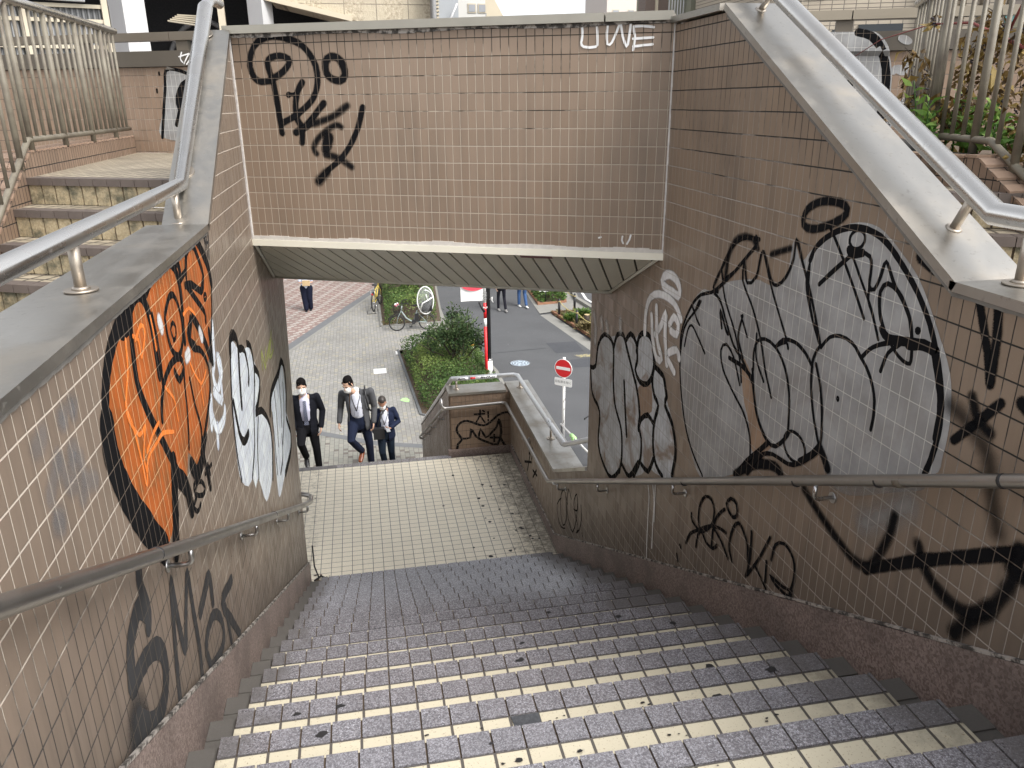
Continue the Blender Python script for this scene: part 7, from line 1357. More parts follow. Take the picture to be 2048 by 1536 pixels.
  ('S','k',0.026,0,[(3.469,-1.051),(3.484,-1.018),(3.499,-0.984),(3.501,-0.969),(3.487,-0.98),(3.463,-1.005),(3.438,-1.033),(3.419,-1.053),(3.403,-1.062),(3.394,-1.061)]),
  ('S','k',0.022,0,[(3.268,-0.939),(3.276,-0.966),(3.286,-0.994),(3.292,-1.021),(3.293,-1.047),(3.283,-1.07),(3.267,-1.091),(3.248,-1.111),(3.23,-1.131)]),
  ('S','k',0.018,0,[(3.282,-0.943),(3.207,-1.023)]),
  ('S','k',0.021,0,[(3.122,-1.154),(3.127,-1.126),(3.132,-1.097),(3.133,-1.072),(3.125,-1.04),(3.108,-1.015),(3.081,-0.997),(3.045,-0.987),(2.999,-0.986),(2.951,-0.996),(2.928,-1.007),(2.905,-1.02),(2.883,-1.037),(2.863,-1.055),(2.846,-1.077),(2.83,-1.101),(2.817,-1.127),(2.805,-1.155),(2.798,-1.18),(2.793,-1.208),(2.789,-1.236),(2.786,-1.262),(2.783,-1.281),(2.782,-1.301),(2.782,-1.308)]),
  ('S','k',0.018,0,[(3.122,-0.985),(3.12,-1.012),(3.119,-1.039),(3.115,-1.067),(3.106,-1.092),(3.089,-1.115),(3.067,-1.136),(3.043,-1.156),(3.02,-1.176)]),
  ('S','k',0.03,0,[(3.363,-1.173),(3.314,-1.172),(3.266,-1.17),(3.222,-1.172),(3.185,-1.179),(3.152,-1.188),(3.12,-1.196)]),
  ('S','k',0.026,0,[(3.128,-1.156),(3.12,-1.182),(3.113,-1.209),(3.105,-1.235),(3.095,-1.26),(3.084,-1.285),(3.071,-1.31),(3.057,-1.334),(3.039,-1.356),(3.017,-1.377),(2.991,-1.397),(2.965,-1.413),(2.941,-1.425),(2.9,-1.431),(2.862,-1.42),(2.824,-1.387),(2.793,-1.351),(2.779,-1.331),(2.771,-1.314)]),
  ('S','k',0.019,0,[(2.657,-1.318),(2.644,-1.334),(2.637,-1.352),(2.639,-1.372),(2.648,-1.39),(2.664,-1.405),(2.685,-1.416),(2.711,-1.422),(2.737,-1.422),(2.761,-1.415),(2.782,-1.403),(2.796,-1.386),(2.803,-1.367),(2.801,-1.347),(2.791,-1.328),(2.773,-1.313),(2.751,-1.302),(2.726,-1.298),(2.7,-1.299),(2.676,-1.306),(2.657,-1.318)]),
  ('S','k',0.022,0,[(2.951,-0.996),(2.927,-0.97),(2.899,-0.948),(2.854,-0.935),(2.806,-0.931),(2.776,-0.935),(2.747,-0.943),(2.721,-0.952),(2.7,-0.964),(2.681,-0.977),(2.663,-0.99)]),
  ('S','k',0.02,0,[(2.94,-0.986),(2.904,-0.965),(2.873,-0.951),(2.86,-0.957),(2.852,-0.971)]),
  ('S','k',0.02,0,[(2.629,-0.894),(2.648,-0.921),(2.662,-0.953),(2.665,-0.974),(2.664,-0.998),(2.662,-1.024),(2.658,-1.051),(2.653,-1.073),(2.646,-1.096),(2.638,-1.119),(2.629,-1.142),(2.62,-1.163),(2.607,-1.19),(2.592,-1.215),(2.578,-1.238),(2.567,-1.257),(2.554,-1.272),(2.539,-1.283),(2.525,-1.296),(2.509,-1.311),(2.491,-1.327),(2.474,-1.343)]),
  ('S','k',0.02,0,[(2.641,-0.971),(2.628,-0.99),(2.615,-1.01),(2.602,-1.03),(2.591,-1.052),(2.583,-1.072),(2.575,-1.094),(2.567,-1.117),(2.561,-1.14),(2.556,-1.163),(2.551,-1.188),(2.546,-1.214),(2.543,-1.24),(2.543,-1.265),(2.545,-1.286),(2.567,-1.321),(2.6,-1.35),(2.638,-1.381),(2.678,-1.412)]),
  ('S','k',0.05,1,[(2.545,-1.286),(2.529,-1.297),(2.512,-1.309),(2.495,-1.326),(2.477,-1.344)]),
  ('S','k',0.04,0,[(2.546,-1.283),(2.567,-1.311),(2.592,-1.339),(2.628,-1.371),(2.668,-1.405)]),
  ('S','k',0.035,0,[(3.194,-1.719),(3.159,-1.677),(3.126,-1.636),(3.093,-1.597),(3.059,-1.562),(3.025,-1.529),(2.995,-1.5),(2.961,-1.465),(2.931,-1.435)]),
  ('S','k',0.025,0,[(2.986,-1.548),(2.977,-1.524),(2.961,-1.502),(2.924,-1.481),(2.879,-1.465),(2.835,-1.46),(2.79,-1.457),(2.75,-1.452),(2.709,-1.437),(2.679,-1.417),(2.649,-1.391),(2.62,-1.365)]),
  ('S','k',0.055,1,[(3.194,-1.716),(3.159,-1.685),(3.125,-1.655),(3.087,-1.626),(3.045,-1.598),(3,-1.571),(2.957,-1.549),(2.895,-1.524),(2.843,-1.511),(2.816,-1.514),(2.797,-1.524)]),
  ('S','k',0.05,1,[(3.083,-1.647),(2.993,-1.513)]),
 ]),
 'fuzzy_strokes': ('R', [
  ('S','k',0.038,2,[(2.612,-1.503),(2.588,-1.512),(2.565,-1.521),(2.542,-1.53),(2.517,-1.539),(2.491,-1.548),(2.466,-1.556),(2.439,-1.564),(2.411,-1.572),(2.384,-1.58),(2.359,-1.586),(2.336,-1.592),(2.307,-1.599),(2.281,-1.605),(2.258,-1.609),(2.236,-1.609),(2.205,-1.604),(2.177,-1.594),(2.153,-1.576),(2.134,-1.548),(2.119,-1.513),(2.107,-1.481),(2.097,-1.455),(2.089,-1.431),(2.083,-1.408),(2.079,-1.383),(2.077,-1.358),(2.074,-1.333)]),
  ('S','k',0.04,1,[(2.173,-1.602),(2.145,-1.58),(2.117,-1.559),(2.09,-1.538),(2.064,-1.518),(2.037,-1.498),(2.012,-1.479),(1.988,-1.46),(1.964,-1.442),(1.938,-1.423),(1.909,-1.403),(1.883,-1.384),(1.856,-1.365),(1.828,-1.346),(1.799,-1.326),(1.77,-1.306),(1.74,-1.286),(1.71,-1.265),(1.679,-1.243),(1.648,-1.222),(1.618,-1.201),(1.588,-1.18),(1.56,-1.161)]),
  ('S','k',0.042,2,[(1.947,-1.368),(1.937,-1.382),(1.929,-1.397),(1.918,-1.412),(1.904,-1.425),(1.888,-1.435),(1.87,-1.444),(1.851,-1.453),(1.83,-1.459),(1.81,-1.464),(1.79,-1.467),(1.769,-1.468),(1.748,-1.467),(1.727,-1.464),(1.708,-1.458),(1.686,-1.447),(1.665,-1.431),(1.646,-1.412),(1.629,-1.392),(1.616,-1.369),(1.605,-1.344),(1.595,-1.318),(1.588,-1.294),(1.582,-1.27),(1.578,-1.247),(1.575,-1.225),(1.574,-1.207),(1.574,-1.189),(1.577,-1.177),(1.58,-1.164)]),
  ('S','k',0.05,2,[(1.735,-1.554),(1.72,-1.528),(1.707,-1.504),(1.691,-1.478),(1.676,-1.457),(1.661,-1.435),(1.645,-1.413),(1.629,-1.392)]),
  ('S','k',0.05,2,[(1.596,-1.221),(1.541,-1.233)]),
  ('S','k',0.028,1,[(1.891,-0.542),(1.882,-0.559),(1.874,-0.576),(1.865,-0.593),(1.856,-0.611),(1.848,-0.626),(1.841,-0.642),(1.833,-0.658),(1.825,-0.673),(1.819,-0.688),(1.812,-0.707),(1.806,-0.725),(1.8,-0.742),(1.794,-0.76)]),
  ('S','k',0.03,1,[(1.822,-0.529),(1.818,-0.547),(1.815,-0.564),(1.811,-0.582),(1.808,-0.599),(1.805,-0.614),(1.802,-0.632),(1.801,-0.649),(1.799,-0.665),(1.798,-0.682),(1.797,-0.699),(1.796,-0.716),(1.795,-0.734),(1.794,-0.751)]),
  ('S','k',0.028,1,[(1.884,-0.969),(1.868,-0.95),(1.853,-0.932),(1.838,-0.915),(1.823,-0.897),(1.809,-0.88),(1.795,-0.863),(1.782,-0.846),(1.769,-0.829),(1.756,-0.813),(1.743,-0.797)]),
  ('S','k',0.032,2,[(1.847,-0.816),(1.838,-0.832),(1.829,-0.848),(1.82,-0.861),(1.808,-0.871),(1.796,-0.878),(1.785,-0.884),(1.771,-0.889),(1.757,-0.893)]),
  ('S','k',0.05,3,[(1.921,-0.872),(1.905,-0.876),(1.889,-0.88),(1.873,-0.885),(1.853,-0.893),(1.838,-0.901),(1.82,-0.91),(1.802,-0.92),(1.784,-0.931),(1.768,-0.943),(1.755,-0.955),(1.745,-0.969),(1.737,-0.983),(1.731,-0.999),(1.726,-1.015),(1.72,-1.032),(1.713,-1.048),(1.706,-1.065),(1.697,-1.083),(1.689,-1.101),(1.68,-1.119),(1.671,-1.137),(1.663,-1.155)]),
  ('S','k',0.04,1,[(1.674,-0.773),(1.651,-0.782)]),
  ('S','k',0.03,1,[(2.845,-0.462),(2.85,-0.445),(2.845,-0.423),(2.831,-0.402),(2.806,-0.386),(2.772,-0.371),(2.736,-0.361),(2.696,-0.354),(2.655,-0.352),(2.621,-0.352),(2.587,-0.359),(2.57,-0.37),(2.572,-0.384),(2.591,-0.401),(2.614,-0.414),(2.645,-0.429),(2.678,-0.441),(2.71,-0.453),(2.743,-0.463),(2.774,-0.469),(2.816,-0.471),(2.845,-0.462)]),
  ('S','k',0.03,2,[(3.48,-0.815),(3.476,-0.78),(3.472,-0.745),(3.467,-0.711),(3.457,-0.681),(3.437,-0.647),(3.411,-0.619),(3.38,-0.598),(3.314,-0.581),(3.252,-0.578),(3.217,-0.593),(3.189,-0.614)]),
  ('S','k',0.025,2,[(3.068,-0.619),(3.034,-0.607),(2.998,-0.594),(2.959,-0.581),(2.919,-0.568)]),
  ('S','k',0.04,1,[(2.157,-0.464),(2.139,-0.47),(2.113,-0.477),(2.092,-0.481),(2.068,-0.486),(2.042,-0.49),(2.017,-0.495)]),
 ]),
 'grey_piece': ('R', [
  ('F','p',0,0,[(5.601,-1.972),(5.575,-1.926),(5.547,-1.862),(5.517,-1.797),(5.487,-1.743),(5.428,-1.672),(5.362,-1.625),(5.273,-1.602),(5.185,-1.586),(5.117,-1.561),(5.054,-1.538),(4.99,-1.525),(4.927,-1.513),(4.867,-1.49),(4.808,-1.468),(4.746,-1.463),(4.69,-1.455),(4.652,-1.43),(4.611,-1.403),(4.545,-1.382),(4.478,-1.375),(4.439,-1.387),(4.404,-1.407),(4.375,-1.432),(4.358,-1.462),(4.348,-1.496),(4.325,-1.522),(4.25,-1.528),(4.173,-1.539),(4.152,-1.563),(4.138,-1.596),(4.125,-1.633),(4.106,-1.666),(4.078,-1.692),(4.046,-1.716),(4.013,-1.741),(3.986,-1.77),(3.967,-1.799),(3.949,-1.831),(3.934,-1.864),(3.922,-1.897),(3.915,-1.929),(3.914,-1.969),(3.921,-2.009),(3.932,-2.047),(3.946,-2.079),(3.978,-2.121),(4.03,-2.15),(4.126,-2.18),(4.225,-2.203),(4.276,-2.207),(4.319,-2.217),(4.385,-2.267),(4.456,-2.326),(4.523,-2.367),(4.595,-2.404),(4.687,-2.446),(4.775,-2.48),(4.828,-2.475),(4.875,-2.48),(4.948,-2.559),(5.032,-2.64),(5.124,-2.66),(5.217,-2.642),(5.264,-2.624),(5.312,-2.597),(5.355,-2.562),(5.387,-2.517),(5.397,-2.468),(5.397,-2.409),(5.392,-2.347),(5.393,-2.291),(5.405,-2.248),(5.463,-2.213),(5.542,-2.199),(5.607,-2.174),(5.637,-2.133),(5.658,-2.082),(5.67,-2.032),(5.673,-1.996),(5.648,-1.988)]),
  ('F','t',0,0,[(4.591,-1.763),(4.492,-1.681),(4.385,-1.65),(4.362,-1.669),(4.345,-1.706),(4.334,-1.752),(4.329,-1.797),(4.332,-1.83),(4.387,-1.872),(4.458,-1.9),(4.5,-1.953),(4.534,-1.972),(4.551,-1.947),(4.571,-1.904),(4.589,-1.853),(4.597,-1.803)]),
  ('S','k',0.05,0,[(5.675,-1.972),(5.607,-1.958),(5.548,-1.925),(5.53,-1.885),(5.519,-1.833),(5.507,-1.778),(5.488,-1.731),(5.424,-1.661),(5.348,-1.614),(5.26,-1.6),(5.183,-1.608),(5.142,-1.629),(5.12,-1.678),(5.114,-1.713),(5.111,-1.758),(5.11,-1.807),(5.107,-1.855),(5.102,-1.898),(5.092,-1.944),(5.08,-1.985),(5.064,-2.023),(5.041,-2.06),(5.007,-2.092),(4.964,-2.121),(4.922,-2.149),(4.891,-2.184),(4.872,-2.228),(4.861,-2.279),(4.856,-2.331),(4.854,-2.376),(4.861,-2.426),(4.877,-2.469),(4.892,-2.512)]),
  ('S','k',0.05,0,[(5.129,-1.659),(5.106,-1.614),(5.083,-1.57),(5.055,-1.536),(4.993,-1.505),(4.928,-1.5),(4.892,-1.52),(4.858,-1.554),(4.823,-1.588),(4.787,-1.62),(4.751,-1.652),(4.72,-1.681),(4.684,-1.714),(4.652,-1.742)]),
  ('S','k',0.05,0,[(4.863,-1.516),(4.823,-1.477),(4.78,-1.45),(4.722,-1.454),(4.669,-1.48),(4.649,-1.512),(4.636,-1.554),(4.631,-1.591),(4.651,-1.63),(4.663,-1.662),(4.626,-1.695),(4.569,-1.713),(4.5,-1.706),(4.434,-1.683),(4.388,-1.645),(4.355,-1.6),(4.338,-1.553),(4.328,-1.504)]),
  ('S','k',0.05,0,[(4.65,-1.535),(4.643,-1.496),(4.635,-1.457),(4.619,-1.425),(4.573,-1.391),(4.516,-1.372),(4.453,-1.367),(4.398,-1.381),(4.373,-1.409),(4.355,-1.447),(4.342,-1.479),(4.339,-1.511),(4.324,-1.531),(4.256,-1.533),(4.183,-1.542),(4.16,-1.561),(4.142,-1.589),(4.125,-1.619),(4.108,-1.648)]),
  ('S','k',0.05,0,[(4.87,-1.818),(4.86,-1.859),(4.85,-1.901),(4.839,-1.942),(4.829,-1.982),(4.82,-2.02),(4.808,-2.063),(4.796,-2.103),(4.785,-2.141),(4.774,-2.18)]),
  ('S','k',0.05,0,[(4.646,-1.74),(4.621,-1.773),(4.596,-1.806),(4.575,-1.84),(4.558,-1.878),(4.544,-1.917),(4.536,-1.952),(4.545,-1.99),(4.55,-2.021),(4.521,-2.046),(4.49,-2.081),(4.481,-2.124),(4.478,-2.176),(4.487,-2.231),(4.514,-2.286),(4.554,-2.344),(4.595,-2.404)]),
  ('S','k',0.05,0,[(4.335,-1.525),(4.342,-1.564),(4.35,-1.602),(4.35,-1.637),(4.338,-1.668),(4.318,-1.695),(4.297,-1.717),(4.257,-1.73),(4.23,-1.751),(4.24,-1.789),(4.264,-1.838),(4.281,-1.89),(4.285,-1.93),(4.285,-1.973),(4.281,-2.014),(4.274,-2.05),(4.257,-2.089),(4.235,-2.12),(4.207,-2.143),(4.157,-2.159),(4.102,-2.165)]),
  ('S','k',0.05,0,[(4.547,-2.041),(4.533,-1.995),(4.508,-1.951),(4.453,-1.907),(4.39,-1.877),(4.334,-1.883),(4.28,-1.9)]),
  ('S','k',0.05,0,[(5.675,-1.972),(5.661,-2.025),(5.65,-2.08),(5.634,-2.132),(5.607,-2.174),(5.541,-2.201),(5.461,-2.213),(5.405,-2.248),(5.396,-2.292),(5.402,-2.351),(5.413,-2.415),(5.418,-2.477),(5.41,-2.527),(5.374,-2.57),(5.324,-2.603),(5.268,-2.626),(5.217,-2.642),(5.129,-2.657),(5.046,-2.64),(4.968,-2.578),(4.893,-2.501)]),
  ('S','k',0.05,0,[(4.108,-1.648),(4.124,-1.678),(4.123,-1.71),(4.091,-1.73),(4.045,-1.75),(4.003,-1.777),(3.979,-1.806),(3.956,-1.84),(3.937,-1.877),(3.926,-1.915),(3.925,-1.956),(3.933,-2.001),(3.944,-2.047),(3.953,-2.093)]),
  ('S','k',0.05,0,[(4.848,-2.432),(4.792,-2.444),(4.737,-2.457),(4.683,-2.447),(4.628,-2.4),(4.575,-2.334),(4.522,-2.269)]),
  ('S','k',0.05,0,[(4.466,-2.254),(4.398,-2.258),(4.337,-2.247),(4.296,-2.194),(4.262,-2.128)]),
 ]),
 'white_throwup': ('R', [
  ('S','w',0.05,1,[(4.277,-0.988),(4.256,-0.963),(4.216,-0.94),(4.17,-0.93),(4.123,-0.929),(4.081,-0.935),(4.047,-0.948),(4.023,-0.967),(4.012,-0.988),(4.014,-1.008),(4.031,-1.022),(4.064,-1.022),(4.109,-1.017),(4.167,-1.018),(4.224,-1.015),(4.262,-1.005),(4.277,-0.988)]),
  ('S','w',0.045,1,[(4.518,-1.374),(4.519,-1.338),(4.52,-1.303),(4.52,-1.268),(4.515,-1.236),(4.502,-1.196),(4.482,-1.16),(4.453,-1.13),(4.389,-1.096),(4.314,-1.075),(4.234,-1.065),(4.158,-1.065),(4.095,-1.072),(4.042,-1.088),(4.004,-1.113),(3.97,-1.141)]),
  ('S','w',0.045,1,[(4.417,-1.231),(4.407,-1.267),(4.398,-1.305),(4.388,-1.341),(4.375,-1.373),(4.351,-1.413),(4.324,-1.448),(4.297,-1.469),(4.247,-1.468),(4.218,-1.444),(4.236,-1.422),(4.272,-1.393),(4.304,-1.353),(4.314,-1.321),(4.323,-1.283),(4.329,-1.242),(4.336,-1.201),(4.343,-1.161)]),
  ('S','w',0.045,1,[(4.338,-1.331),(4.291,-1.287),(4.248,-1.244),(4.215,-1.187),(4.192,-1.158),(4.188,-1.176),(4.188,-1.211),(4.188,-1.254),(4.184,-1.295),(4.177,-1.326),(4.166,-1.358),(4.155,-1.39),(4.143,-1.423),(4.132,-1.455)]),
  ('S','w',0.045,1,[(4.125,-1.211),(4.098,-1.176),(4.069,-1.152),(4.03,-1.158),(4,-1.178),(3.999,-1.211),(4.017,-1.241),(4.055,-1.245),(4.101,-1.242)]),
  ('S','w',0.045,1,[(4.127,-1.385),(4.06,-1.348),(4.004,-1.325),(3.978,-1.338),(3.961,-1.363)]),
  ('S','w',0.045,1,[(4.121,-1.421),(4.019,-1.464)]),
  ('S','w',0.06,3,[(5.614,-1.532),(5.586,-1.579),(5.565,-1.628),(5.563,-1.681),(5.568,-1.738)]),
  ('S','w',0.06,3,[(5.298,-1.517),(5.263,-1.564)]),
  ('S','w',0.06,3,[(5.001,-1.42),(4.983,-1.477)]),
  ('S','w',0.06,3,[(5.421,-1.521),(5.399,-1.582)]),
  ('S','w',0.014,1,[(4.327,-2.323),(4.307,-2.36),(4.292,-2.404),(4.289,-2.445),(4.29,-2.493),(4.291,-2.54),(4.29,-2.584),(4.289,-2.628),(4.288,-2.677),(4.286,-2.72),(4.283,-2.766),(4.281,-2.814),(4.278,-2.861)]),
  ('S','w',0.014,1,[(4.241,-2.289),(4.226,-2.325),(4.212,-2.361),(4.202,-2.402),(4.199,-2.437),(4.2,-2.475),(4.201,-2.514),(4.202,-2.555),(4.2,-2.596),(4.199,-2.639),(4.197,-2.682),(4.195,-2.726)]),
  ('S','w',0.014,1,[(4.199,-2.268),(4.183,-2.526)]),
 ]),
 'black_signature': ('R', [
  ('S','k',0.026,0,[(3.521,-2.212),(3.541,-2.19),(3.555,-2.161),(3.557,-2.131),(3.555,-2.097),(3.547,-2.065),(3.525,-2.023),(3.495,-1.992),(3.457,-1.974),(3.42,-1.972),(3.393,-1.988),(3.377,-2.019),(3.376,-2.046),(3.381,-2.078),(3.395,-2.11),(3.437,-2.155),(3.49,-2.202)]),
  ('S','k',0.026,0,[(3.646,-2.176),(3.644,-2.198),(3.631,-2.215),(3.588,-2.22),(3.536,-2.221)]),
  ('S','k',0.026,0,[(3.69,-2.39),(3.67,-2.346),(3.643,-2.301),(3.594,-2.259),(3.537,-2.217),(3.48,-2.171),(3.422,-2.129),(3.363,-2.098),(3.309,-2.077),(3.268,-2.067),(3.232,-2.061)]),
  ('S','k',0.026,0,[(3.558,-2.336),(3.554,-2.295),(3.546,-2.258),(3.529,-2.227),(3.505,-2.21),(3.476,-2.223),(3.442,-2.24),(3.398,-2.238),(3.358,-2.228),(3.336,-2.209),(3.319,-2.186)]),
  ('S','k',0.026,0,[(3.376,-2.129),(3.375,-2.219)]),
  ('S','k',0.026,0,[(3.371,-2.112),(3.329,-2.118),(3.285,-2.129),(3.253,-2.144),(3.22,-2.164),(3.187,-2.184)]),
  ('S','k',0.026,0,[(3.368,-2.087),(3.354,-2.053),(3.335,-2.018),(3.304,-1.982),(3.268,-1.946)]),
  ('S','k',0.026,0,[(3.213,-1.937),(3.238,-1.925),(3.254,-1.909),(3.24,-1.882),(3.214,-1.857),(3.182,-1.85),(3.153,-1.856),(3.14,-1.881),(3.139,-1.91),(3.154,-1.93),(3.177,-1.942),(3.202,-1.939),(3.228,-1.931)]),
  ('S','k',0.026,0,[(3.144,-2.172),(3.161,-2.152),(3.178,-2.133),(3.188,-2.108),(3.185,-2.07),(3.174,-2.028),(3.161,-1.992),(3.138,-1.956),(3.111,-1.938),(3.082,-1.942),(3.054,-1.959),(3.029,-1.977),(3.009,-2.001),(3.001,-2.025),(2.996,-2.052),(2.991,-2.08)]),
  ('S','k',0.026,0,[(2.986,-1.914),(2.983,-1.936),(2.979,-1.959),(2.977,-1.989),(2.977,-2.02),(2.979,-2.055),(2.98,-2.092),(2.981,-2.129)]),
  ('S','k',0.022,0,[(2.985,-1.915),(2.981,-1.949),(2.976,-1.984),(2.973,-2.018),(2.972,-2.05),(2.978,-2.09),(2.987,-2.127),(2.996,-2.165)]),
  ('S','k',0.022,0,[(2.821,-1.849),(2.838,-1.886),(2.856,-1.925),(2.874,-1.964),(2.893,-2.002),(2.922,-2.051),(2.952,-2.099),(2.984,-2.149)]),
  ('S','k',0.022,0,[(2.916,-2.061),(2.809,-2.108)]),
  ('S','k',0.022,0,[(2.828,-1.977),(2.82,-2.083)]),
  ('S','k',0.022,0,[(2.792,-1.947),(2.787,-1.915),(2.782,-1.884),(2.771,-1.857),(2.74,-1.827),(2.702,-1.812),(2.675,-1.813),(2.647,-1.822),(2.625,-1.836),(2.611,-1.856),(2.603,-1.881),(2.6,-1.909),(2.602,-1.94),(2.61,-1.975),(2.617,-2.01)]),
  ('S','k',0.022,0,[(2.788,-2.022),(2.747,-2.019),(2.708,-2.015),(2.673,-2.01),(2.627,-1.994),(2.598,-1.985),(2.597,-2.002),(2.619,-2.024),(2.652,-2.032),(2.695,-2.037),(2.733,-2.038),(2.764,-2.032),(2.788,-2.022)]),
  ('S','k',0.022,0,[(3.77,-2.451),(3.755,-2.462)]),
  ('S','k',0.022,0,[(3.803,-2.532),(3.783,-2.571)]),
 ]),
 'cursive_tag': ('R', [
  ('S','k',0.022,0,[(6.532,-3.576),(6.621,-3.652),(6.688,-3.726),(6.688,-3.792),(6.653,-3.845),(6.599,-3.878),(6.531,-3.888),(6.454,-3.861),(6.375,-3.82)]),
  ('S','k',0.022,0,[(6.3,-3.52),(6.34,-3.487),(6.381,-3.453),(6.42,-3.439),(6.483,-3.471),(6.534,-3.536),(6.55,-3.594),(6.556,-3.66),(6.549,-3.72),(6.527,-3.772),(6.493,-3.816),(6.456,-3.832),(6.387,-3.786),(6.335,-3.698),(6.334,-3.644),(6.344,-3.582),(6.36,-3.517),(6.373,-3.454)]),
  ('S','k',0.022,0,[(6.173,-3.402),(6.221,-3.361),(6.265,-3.347),(6.303,-3.421),(6.323,-3.519),(6.318,-3.568),(6.3,-3.612),(6.269,-3.648),(6.219,-3.681),(6.156,-3.707),(6.101,-3.703),(6.038,-3.619),(5.994,-3.509),(5.978,-3.451),(5.971,-3.397),(5.964,-3.343)]),
  ('S','k',0.022,0,[(6.083,-3.456),(6.011,-3.435),(5.96,-3.402),(5.957,-3.352),(5.971,-3.291),(5.991,-3.258),(6.036,-3.296),(6.076,-3.364),(6.083,-3.411),(6.061,-3.457),(6.019,-3.492),(5.963,-3.529),(5.927,-3.56),(5.935,-3.592),(5.965,-3.619)]),
  ('S','k',0.022,0,[(5.857,-3.298),(5.84,-3.358),(5.832,-3.419),(5.851,-3.489),(5.886,-3.555),(5.932,-3.602),(5.984,-3.643)]),
  ('S','k',0.022,0,[(5.806,-3.541),(5.773,-3.559)]),
 ]),
 'parapet_scribble': ('R', [
  ('S','k',0.03,0,[(7.946,-3.601),(8.001,-3.715),(8.02,-3.787),(7.909,-3.704),(7.802,-3.621),(7.819,-3.683),(7.873,-3.788)]),
  ('S','k',0.03,0,[(8.253,-3.989),(7.873,-3.822)]),
  ('S','k',0.03,0,[(7.946,-3.753),(8.098,-4.031)]),
  ('S','k',0.03,0,[(7.801,-3.889),(7.591,-3.856)]),
  ('S','k',0.03,0,[(7.626,-3.806),(7.801,-3.974)]),
 ]),
 'dog_drawing': ('F', [
  ('S','k',0.03,0,[(1.014,-4.202),(1.017,-4.147),(1.026,-4.098),(1.057,-4.066),(1.08,-4.036),(1.059,-3.992),(1.031,-3.947),(1.018,-3.908),(1.019,-3.871),(1.04,-3.832),(1.073,-3.801),(1.112,-3.786),(1.157,-3.786),(1.208,-3.806),(1.261,-3.832),(1.314,-3.855),(1.365,-3.867),(1.411,-3.853),(1.454,-3.824),(1.498,-3.784),(1.543,-3.744),(1.598,-3.72),(1.65,-3.71),(1.685,-3.714),(1.711,-3.743),(1.73,-3.816),(1.74,-3.915),(1.743,-4),(1.743,-4.094),(1.738,-4.164),(1.717,-4.202),(1.689,-4.202),(1.658,-4.186),(1.627,-4.154),(1.602,-4.107),(1.578,-4.053)]),
  ('S','k',0.03,0,[(1.077,-4.023),(1.137,-4.027),(1.186,-4.018),(1.196,-3.952),(1.198,-3.896),(1.216,-3.921),(1.24,-3.969),(1.266,-4.015),(1.291,-4.037),(1.305,-3.971),(1.32,-3.912),(1.351,-3.971),(1.388,-4.036),(1.429,-4.014),(1.469,-3.967),(1.504,-3.934),(1.532,-3.897),(1.549,-3.835),(1.56,-3.796),(1.575,-3.833),(1.585,-3.902),(1.584,-3.978),(1.574,-4.053),(1.558,-4.103),(1.537,-4.145)]),
  ('S','k',0.03,0,[(1.291,-4.037),(1.352,-4.073),(1.413,-4.105),(1.48,-4.138),(1.537,-4.141),(1.573,-4.073),(1.59,-3.978),(1.58,-3.892),(1.56,-3.805)]),
  ('S','k',0.03,0,[(1.45,-4.042),(1.548,-4.05)]),
  ('S','k',0.03,0,[(1.495,-4.008),(1.494,-4.099)]),
  ('S','k',0.022,0,[(1.25,-3.704),(1.377,-3.707)]),
  ('S','k',0.022,0,[(1.321,-3.654),(1.321,-3.691),(1.316,-3.728),(1.295,-3.77),(1.27,-3.812)]),
  ('S','k',0.022,0,[(1.323,-3.725),(1.336,-3.752),(1.35,-3.778),(1.365,-3.803),(1.38,-3.827)]),
  ('S','k',0.022,0,[(1.356,-3.661),(1.373,-3.677)]),
  ('S','k',0.022,0,[(1.423,-3.685),(1.424,-3.76)]),
  ('S','k',0.022,0,[(1.423,-3.79),(1.423,-3.805)]),
 ]),
 'back_letter': ('B', [
  ('F','s',0,0,[(-2.076,0.306),(-2.029,0.334),(-1.972,0.311),(-1.912,0.306),(-1.844,0.295),(-1.797,0.258),(-1.788,0.217),(-1.789,0.162),(-1.796,0.101),(-1.807,0.037),(-1.817,-0.023),(-1.824,-0.084),(-1.83,-0.149),(-1.84,-0.211),(-1.858,-0.264),(-1.89,-0.301),(-1.946,-0.319),(-2.023,-0.322),(-2.106,-0.315),(-2.178,-0.299),(-2.225,-0.277),(-2.24,-0.24),(-2.226,-0.193),(-2.198,-0.134),(-2.173,-0.065),(-2.159,-0.008),(-2.144,0.061),(-2.127,0.134),(-2.11,0.204),(-2.093,0.264)]),
  ('S','k',0.03,0,[(-2.214,-0.29),(-2.2,-0.233),(-2.187,-0.177),(-2.173,-0.121),(-2.159,-0.065),(-2.145,-0.008),(-2.13,0.05),(-2.116,0.105),(-2.103,0.155),(-2.094,0.214),(-2.086,0.265),(-2.072,0.3),(-2.028,0.315),(-1.972,0.308),(-1.908,0.293),(-1.848,0.27),(-1.809,0.243),(-1.778,0.215)]),
  ('S','k',0.08,0,[(-1.778,0.215),(-1.846,0.192),(-1.905,0.163),(-1.945,0.117),(-1.968,0.066),(-1.975,0.012),(-1.965,-0.033),(-1.938,-0.054),(-1.904,-0.067)]),
  ('S','k',0.04,0,[(-1.982,-0.055),(-2.037,-0.177)]),
  ('S','k',0.02,0,[(-2.146,0.285),(-2.146,0.264)]),
  ('S','k',0.02,0,[(-2.196,0.139),(-2.197,0.112)]),
 ]),
 'back_tag_white': ('B', [
  ('S','w',0.012,0,[(-1.856,0.45),(-1.87,0.423),(-1.878,0.398),(-1.871,0.38),(-1.858,0.366)]),
  ('S','w',0.012,0,[(-1.889,0.414),(-1.78,0.438)]),
